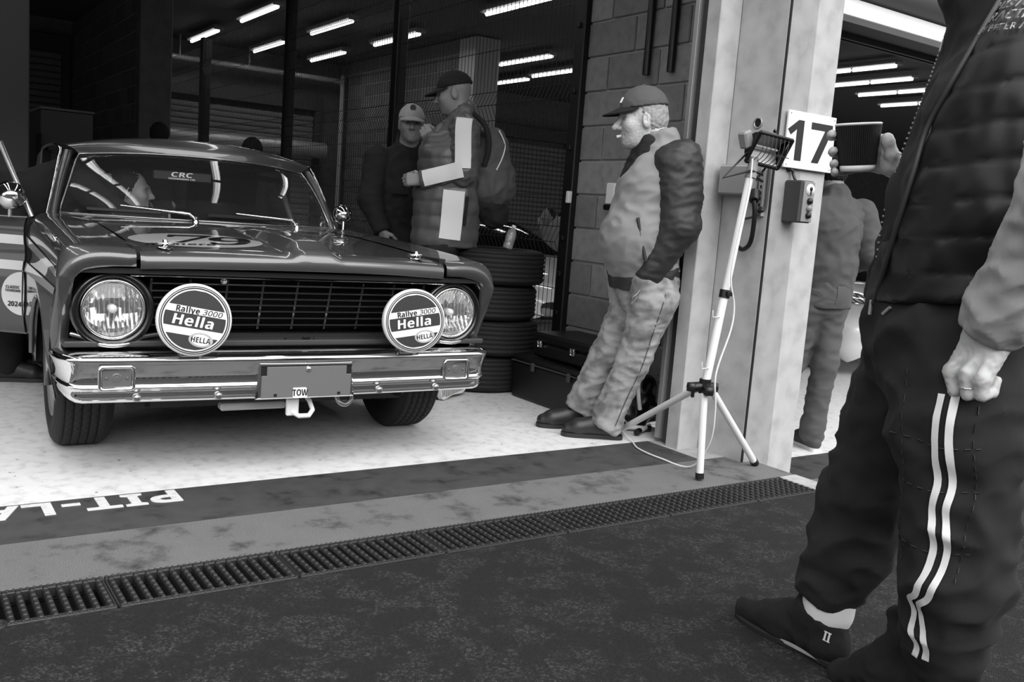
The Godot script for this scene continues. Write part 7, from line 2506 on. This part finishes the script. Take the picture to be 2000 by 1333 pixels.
func talking_men():
	# pale cap, facing us
	var o := person(V(2.9, 0, -5.6), "man in a pale cap and black field coat facing the camera behind the car")
	var fw := V(-0.25, 0, 1).normalized()
	var J := standing(V(2.9, 0, -5.6), fw, 1.72)
	J.merge({"head": V(2.882, 1.640, -5.52), "hq": basis_to(V(-0.40, 0.0, 0.9)), "neck": V(2.888, 1.50, -5.56), "hem": -0.12, "wide": 0.185, "arm": 1.12, "collar": 0.03,
		"elR": V(2.652, 1.14, -5.60), "wrR": V(2.70, 0.94, -5.50), "toR": V(0.3, -0.8, 0.1), "backR": V(-1, 0, 0.3), "thR": V(0, 0, 1)}, true)
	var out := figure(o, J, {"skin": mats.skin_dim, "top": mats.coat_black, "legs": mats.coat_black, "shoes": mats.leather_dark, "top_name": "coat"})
	ball_cap(o, J.head, J.hq, mats.cap_pale, mats.cap_pale, 1.0, 0.35)
	hair_shell(o, J.head, J.hq, mats.hair_grey, 1.0, -0.01, -0.05)
	var mb := MB.new()
	mb.lathe([Vector2(0.02, 0), Vector2(0.018, 0.002), Vector2(0.014, 0.002), Vector2(0.013, 0.0005), Vector2(0.006, 0.002), Vector2(0, 0.002)], Transform3D(Basis(J.hq.x, J.hq.z.rotated(J.hq.x, -0.75), -J.hq.y), J.head + J.hq * V(0, 0.098, 0.082)), 20)
	part(o, "cap_badge", mb, mats.pack_grey)
	for s in [-1.0, 1.0]:
		mb = MB.new()
		mb.box(V(2.88 + s * 0.1, 1.20, -5.425), V(0.11, 0.04, 0.012), 0.004, Basis(V(0, 1, 0), s * 0.25))
		part(out.top, "pocket_flap", mb, mats.coat_black)
	# dark cap, back half turned, pale striped quilted jacket and a rucksack
	o = person(V(2.88, 0, -5.0), "man in a black cap and grey quilted jacket with white bands, wearing a rucksack")
	fw = V(-0.8, 0, -0.6)
	var nn := V(-0.6, 0, 0.8)
	J = standing(V(2.90, 0, -5.0), fw, 1.86)
	J.merge({"head": V(2.880, 1.800, -4.992), "hq": basis_to(V(-0.82, -0.22, -0.62)), "neck": V(2.925, 1.665, -4.965), "chest": V(2.905, 1.43, -5.0), "pel": V(2.89, 0.94, -5.015), "hem": -0.03, "wide": 0.2, "belly": 1.05, "deep": 0.98, "arm": 1.1, "collar": 0.035,
		"shL": V(2.885, 1.58, -4.85), "elL": V(2.873, 1.33, -4.80), "wrL": V(2.68, 1.268, -4.955), "shR": V(2.985, 1.60, -5.14), "elR": V(2.93, 1.35, -5.2), "wrR": V(2.83, 1.50, -5.13),
		"toL": V(-0.75, 0.0, -0.6), "backL": V(-0.5, 0.2, 0.8), "thL": V(0, 1, 0.2), "curlL": 0.9, "toR": V(-0.5, 0.5, 0.2), "backR": V(-0.6, 0, 0.8), "thR": V(0, 1, 0), "curlR": 1.2}, true)
	for k in ["knL", "knR", "anL", "anR"]: J[k] += V(-0.13, 0, 0.02)
	var quilt := func(p: Vector3, _g: Vector3) -> float:
		var t := fposmod(p.y + 0.01 * sin(p.x * 12.0) - 0.9, 0.085) / 0.085
		return 0.009 * sqrt(maxf(0.0, sin(PI * t))) - 0.006 + 0.006 * fold_noise.get_noise_3d(p.x * 12.0, p.y * 8.0, p.z * 12.0)
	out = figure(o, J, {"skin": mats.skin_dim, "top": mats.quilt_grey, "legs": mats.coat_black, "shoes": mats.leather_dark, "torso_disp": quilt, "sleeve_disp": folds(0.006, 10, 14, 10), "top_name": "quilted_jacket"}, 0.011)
	ball_cap(o, J.head, J.hq, mats.cap_black, mats.cap_black, 1.03, 0.35)
	var tb: Body = out.torso
	mb = ribbon(tb, [V(2.89, 1.22, -4.9), V(2.885, 1.1, -4.9), V(2.88, 1.0, -4.9), V(2.875, 0.93, -4.9)], -nn, 0.125, 0.012)
	part(out.top, "white_band", mb, mats.white_band)
	var ab: Body = out.armL
	mb = ribbon(ab, [V(2.893, 1.645, -4.85), V(2.885, 1.56, -4.84), V(2.88, 1.45, -4.82), V(2.873, 1.35, -4.80)], -nn, 0.095, 0.013)
	part(out.sleeveL, "white_band", mb, mats.white_band)
	var a0: Vector3 = J.elL
	var a1: Vector3 = J.wrL
	mb = ribbon(ab, [a0 + V(0.0, 0.015, 0), a0.lerp(a1, 0.4) + V(0, 0.012, 0), a0.lerp(a1, 0.95) + V(0, 0.005, 0)], -nn, 0.095, 0.018)
	part(out.sleeveL, "white_band", mb, mats.white_band)
	mb = MB.new()
	mb.tube([V(2.905, 1.19, -4.79), V(2.895, 1.02, -4.79)].map(func(p): return tb.hit(p + nn * 0.15, -nn, 0.5) + nn * 0.014), 0.009, 6)
	part(out.top, "pocket_zip", mb, mats.coat_black)
	# rucksack
	var rk := thing("rucksack", "dark grey rucksack with pale piping worn by the man in the black cap", "rucksack")
	var bb := Body.around([V(3.06, 1.5, -4.88), V(3.07, 1.2, -4.87)], 0.22, 0.011)
	bb.cap(V(3.10, 1.52, -4.87), V(3.10, 1.26, -4.86), 0.10, 0.135, 0.04, nn, 1.1)
	bb.cap(V(3.16, 1.35, -4.83), V(3.16, 1.25, -4.83), 0.08, 0.09, 0.04)
	mb = MB.new(); bb.emit(mb, folds(0.008, 9, 9, 9))
	var bag := part(rk, "bag", mb, mats.pack_grey)
	mb = MB.new()
	mb.tube(spline([V(2.955, 1.70, -4.91), V(2.99, 1.62, -4.79), V(3.01, 1.5, -4.76), V(3.0, 1.38, -4.78)], 4), 0.017, 8)
	part(rk, "shoulder_strap", mb, mats.coat_black)
	mb = MB.new()
	mb.tube(spline([V(3.10, 1.60, -4.80), V(3.13, 1.52, -4.77), V(3.11, 1.44, -4.755), V(3.07, 1.36, -4.75)], 4).map(func(p): return bb.hit(p + nn * 0.12, -nn, 0.4) + nn * 0.008), 0.004, 6)
	part(bag, "piping", mb, mats.white_band)
	mb = MB.new()
	bb = Body.around([V(3.13, 1.14, -4.88)], 0.2, 0.012)
	bb.cap(V(3.10, 1.17, -4.87), V(3.14, 1.1, -4.85), 0.115, 0.09, 0.03)
	bb.emit(mb, folds(0.008, 9, 9, 9))
	part(rk, "lower_pocket", mb, mats.coat_black)
	# man walking away beyond the pillar
	o = person(V(4.66, LOW, -3.5), "man in a grey sweatshirt, worn jeans and trainers seen from behind beyond the pillar")
	fw = V(0.35, 0, -0.94)
	J = standing(V(4.66, LOW, -3.52), fw, 1.76)
	J.merge({"head": V(4.72, 1.50, -3.62), "neck": V(4.70, 1.36, -3.56), "elR": V(4.88, 1.02, -3.38), "wrR": V(4.90, 0.92, -3.62), "arm": 1.1, "hem": -0.05}, true)
	J.anL = V(4.55, LOW + 0.09, -3.75); J.knL = V(4.57, 0.34, -3.62)
	J.anR = V(4.675, LOW + 0.09, -3.50); J.knR = V(4.69, 0.36, -3.48); J.hipR = V(4.70, 0.72, -3.5)
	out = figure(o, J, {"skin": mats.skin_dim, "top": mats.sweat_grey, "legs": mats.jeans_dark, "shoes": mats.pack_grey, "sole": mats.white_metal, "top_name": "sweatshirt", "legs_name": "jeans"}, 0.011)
	hair_shell(o, J.head, basis_to(fw), mats.cap_black)
	mb = MB.new()
	var lg: Body = out.legs
	mb.grid(range(5).map(func(i): return PackedVector3Array(range(5).map(func(k): return lg.hit(V(4.60 + k * 0.03, 0.70 + i * 0.033, -3.2), V(0, 0, -1), 0.6) + V(0, 0, 0.006)))))
	part(out.trousers, "back_pocket", mb, mats.jeans_dark)

func far_people():
	# leaning into the car through the open door: dark clothes, bare forearm on the dash
	var spots := [
		[V(0.62, 0, -5.75), V(0.95, 0, 0.3), 1.74, "mechanic in dark clothes bending into the car behind its open door", "coat_black", "coat_black"],
		[V(2.25, 0, -9.5), V(0.6, 0, -1), 1.73, "dark haired person behind the saloon car, in front of the back column", "coat_black", "coat_black"],
		[V(2.66, 0, -8.0), V(0.4, 0, -1), 1.58, "dark haired person behind the saloon car, just the hair showing over the roof", "coat_black", "coat_black"],
		[V(8.0, LOW, -10.6), V(-0.9, 0, 0.2), 1.50, "person in a pale top bending behind the fence, left of the white haired one", "cap_pale", "jeans_dark"],
		[V(8.5, LOW, -10.9), V(-0.6, 0, 0.6), 1.62, "white haired person in a dark waistcoat far behind the fence", "coat_black", "jeans_dark"],
	]
	for i in spots.size():
		var s: Array = spots[i]
		var o := person(s[0], s[3])
		var J := standing(s[0], s[1].normalized(), s[2])
		J.hcell = 0.009
		if i == 0:
			var f: Vector3 = J.fw
			J.chest = J.pel + f * 0.30 + V(0, 0.14, 0); J.neck = J.chest + f * 0.16 + V(0, 0.02, 0); J.head = J.neck + f * 0.12 - V(0, 0.02, 0)
			var sd := Vector3.UP.cross(f).normalized()
			J.shL = J.chest + sd * 0.18 + f * 0.06; J.shR = J.chest - sd * 0.18 + f * 0.06
			J.elL = J.shL + f * 0.22 - V(0, 0.12, 0); J.wrL = J.elL + f * 0.2 + V(0, 0.05, 0)
			J.elR = J.shR + f * 0.2 - V(0, 0.15, 0); J.wrR = J.elR + f * 0.22 + V(0, 0.02, 0)
		if i == 3:
			J.chest += s[1] * 0.15; J.neck += s[1] * 0.25 - V(0, 0.05, 0); J.head += s[1] * 0.3 - V(0, 0.1, 0)
			J.shL += s[1] * 0.18; J.shR += s[1] * 0.18
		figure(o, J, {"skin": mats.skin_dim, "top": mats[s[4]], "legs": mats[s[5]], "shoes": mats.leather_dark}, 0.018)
		hair_shell(o, J.head, basis_to(J.fw), mats.cap_black if i < 4 else mats.sock_white, 1.06, 0.01)
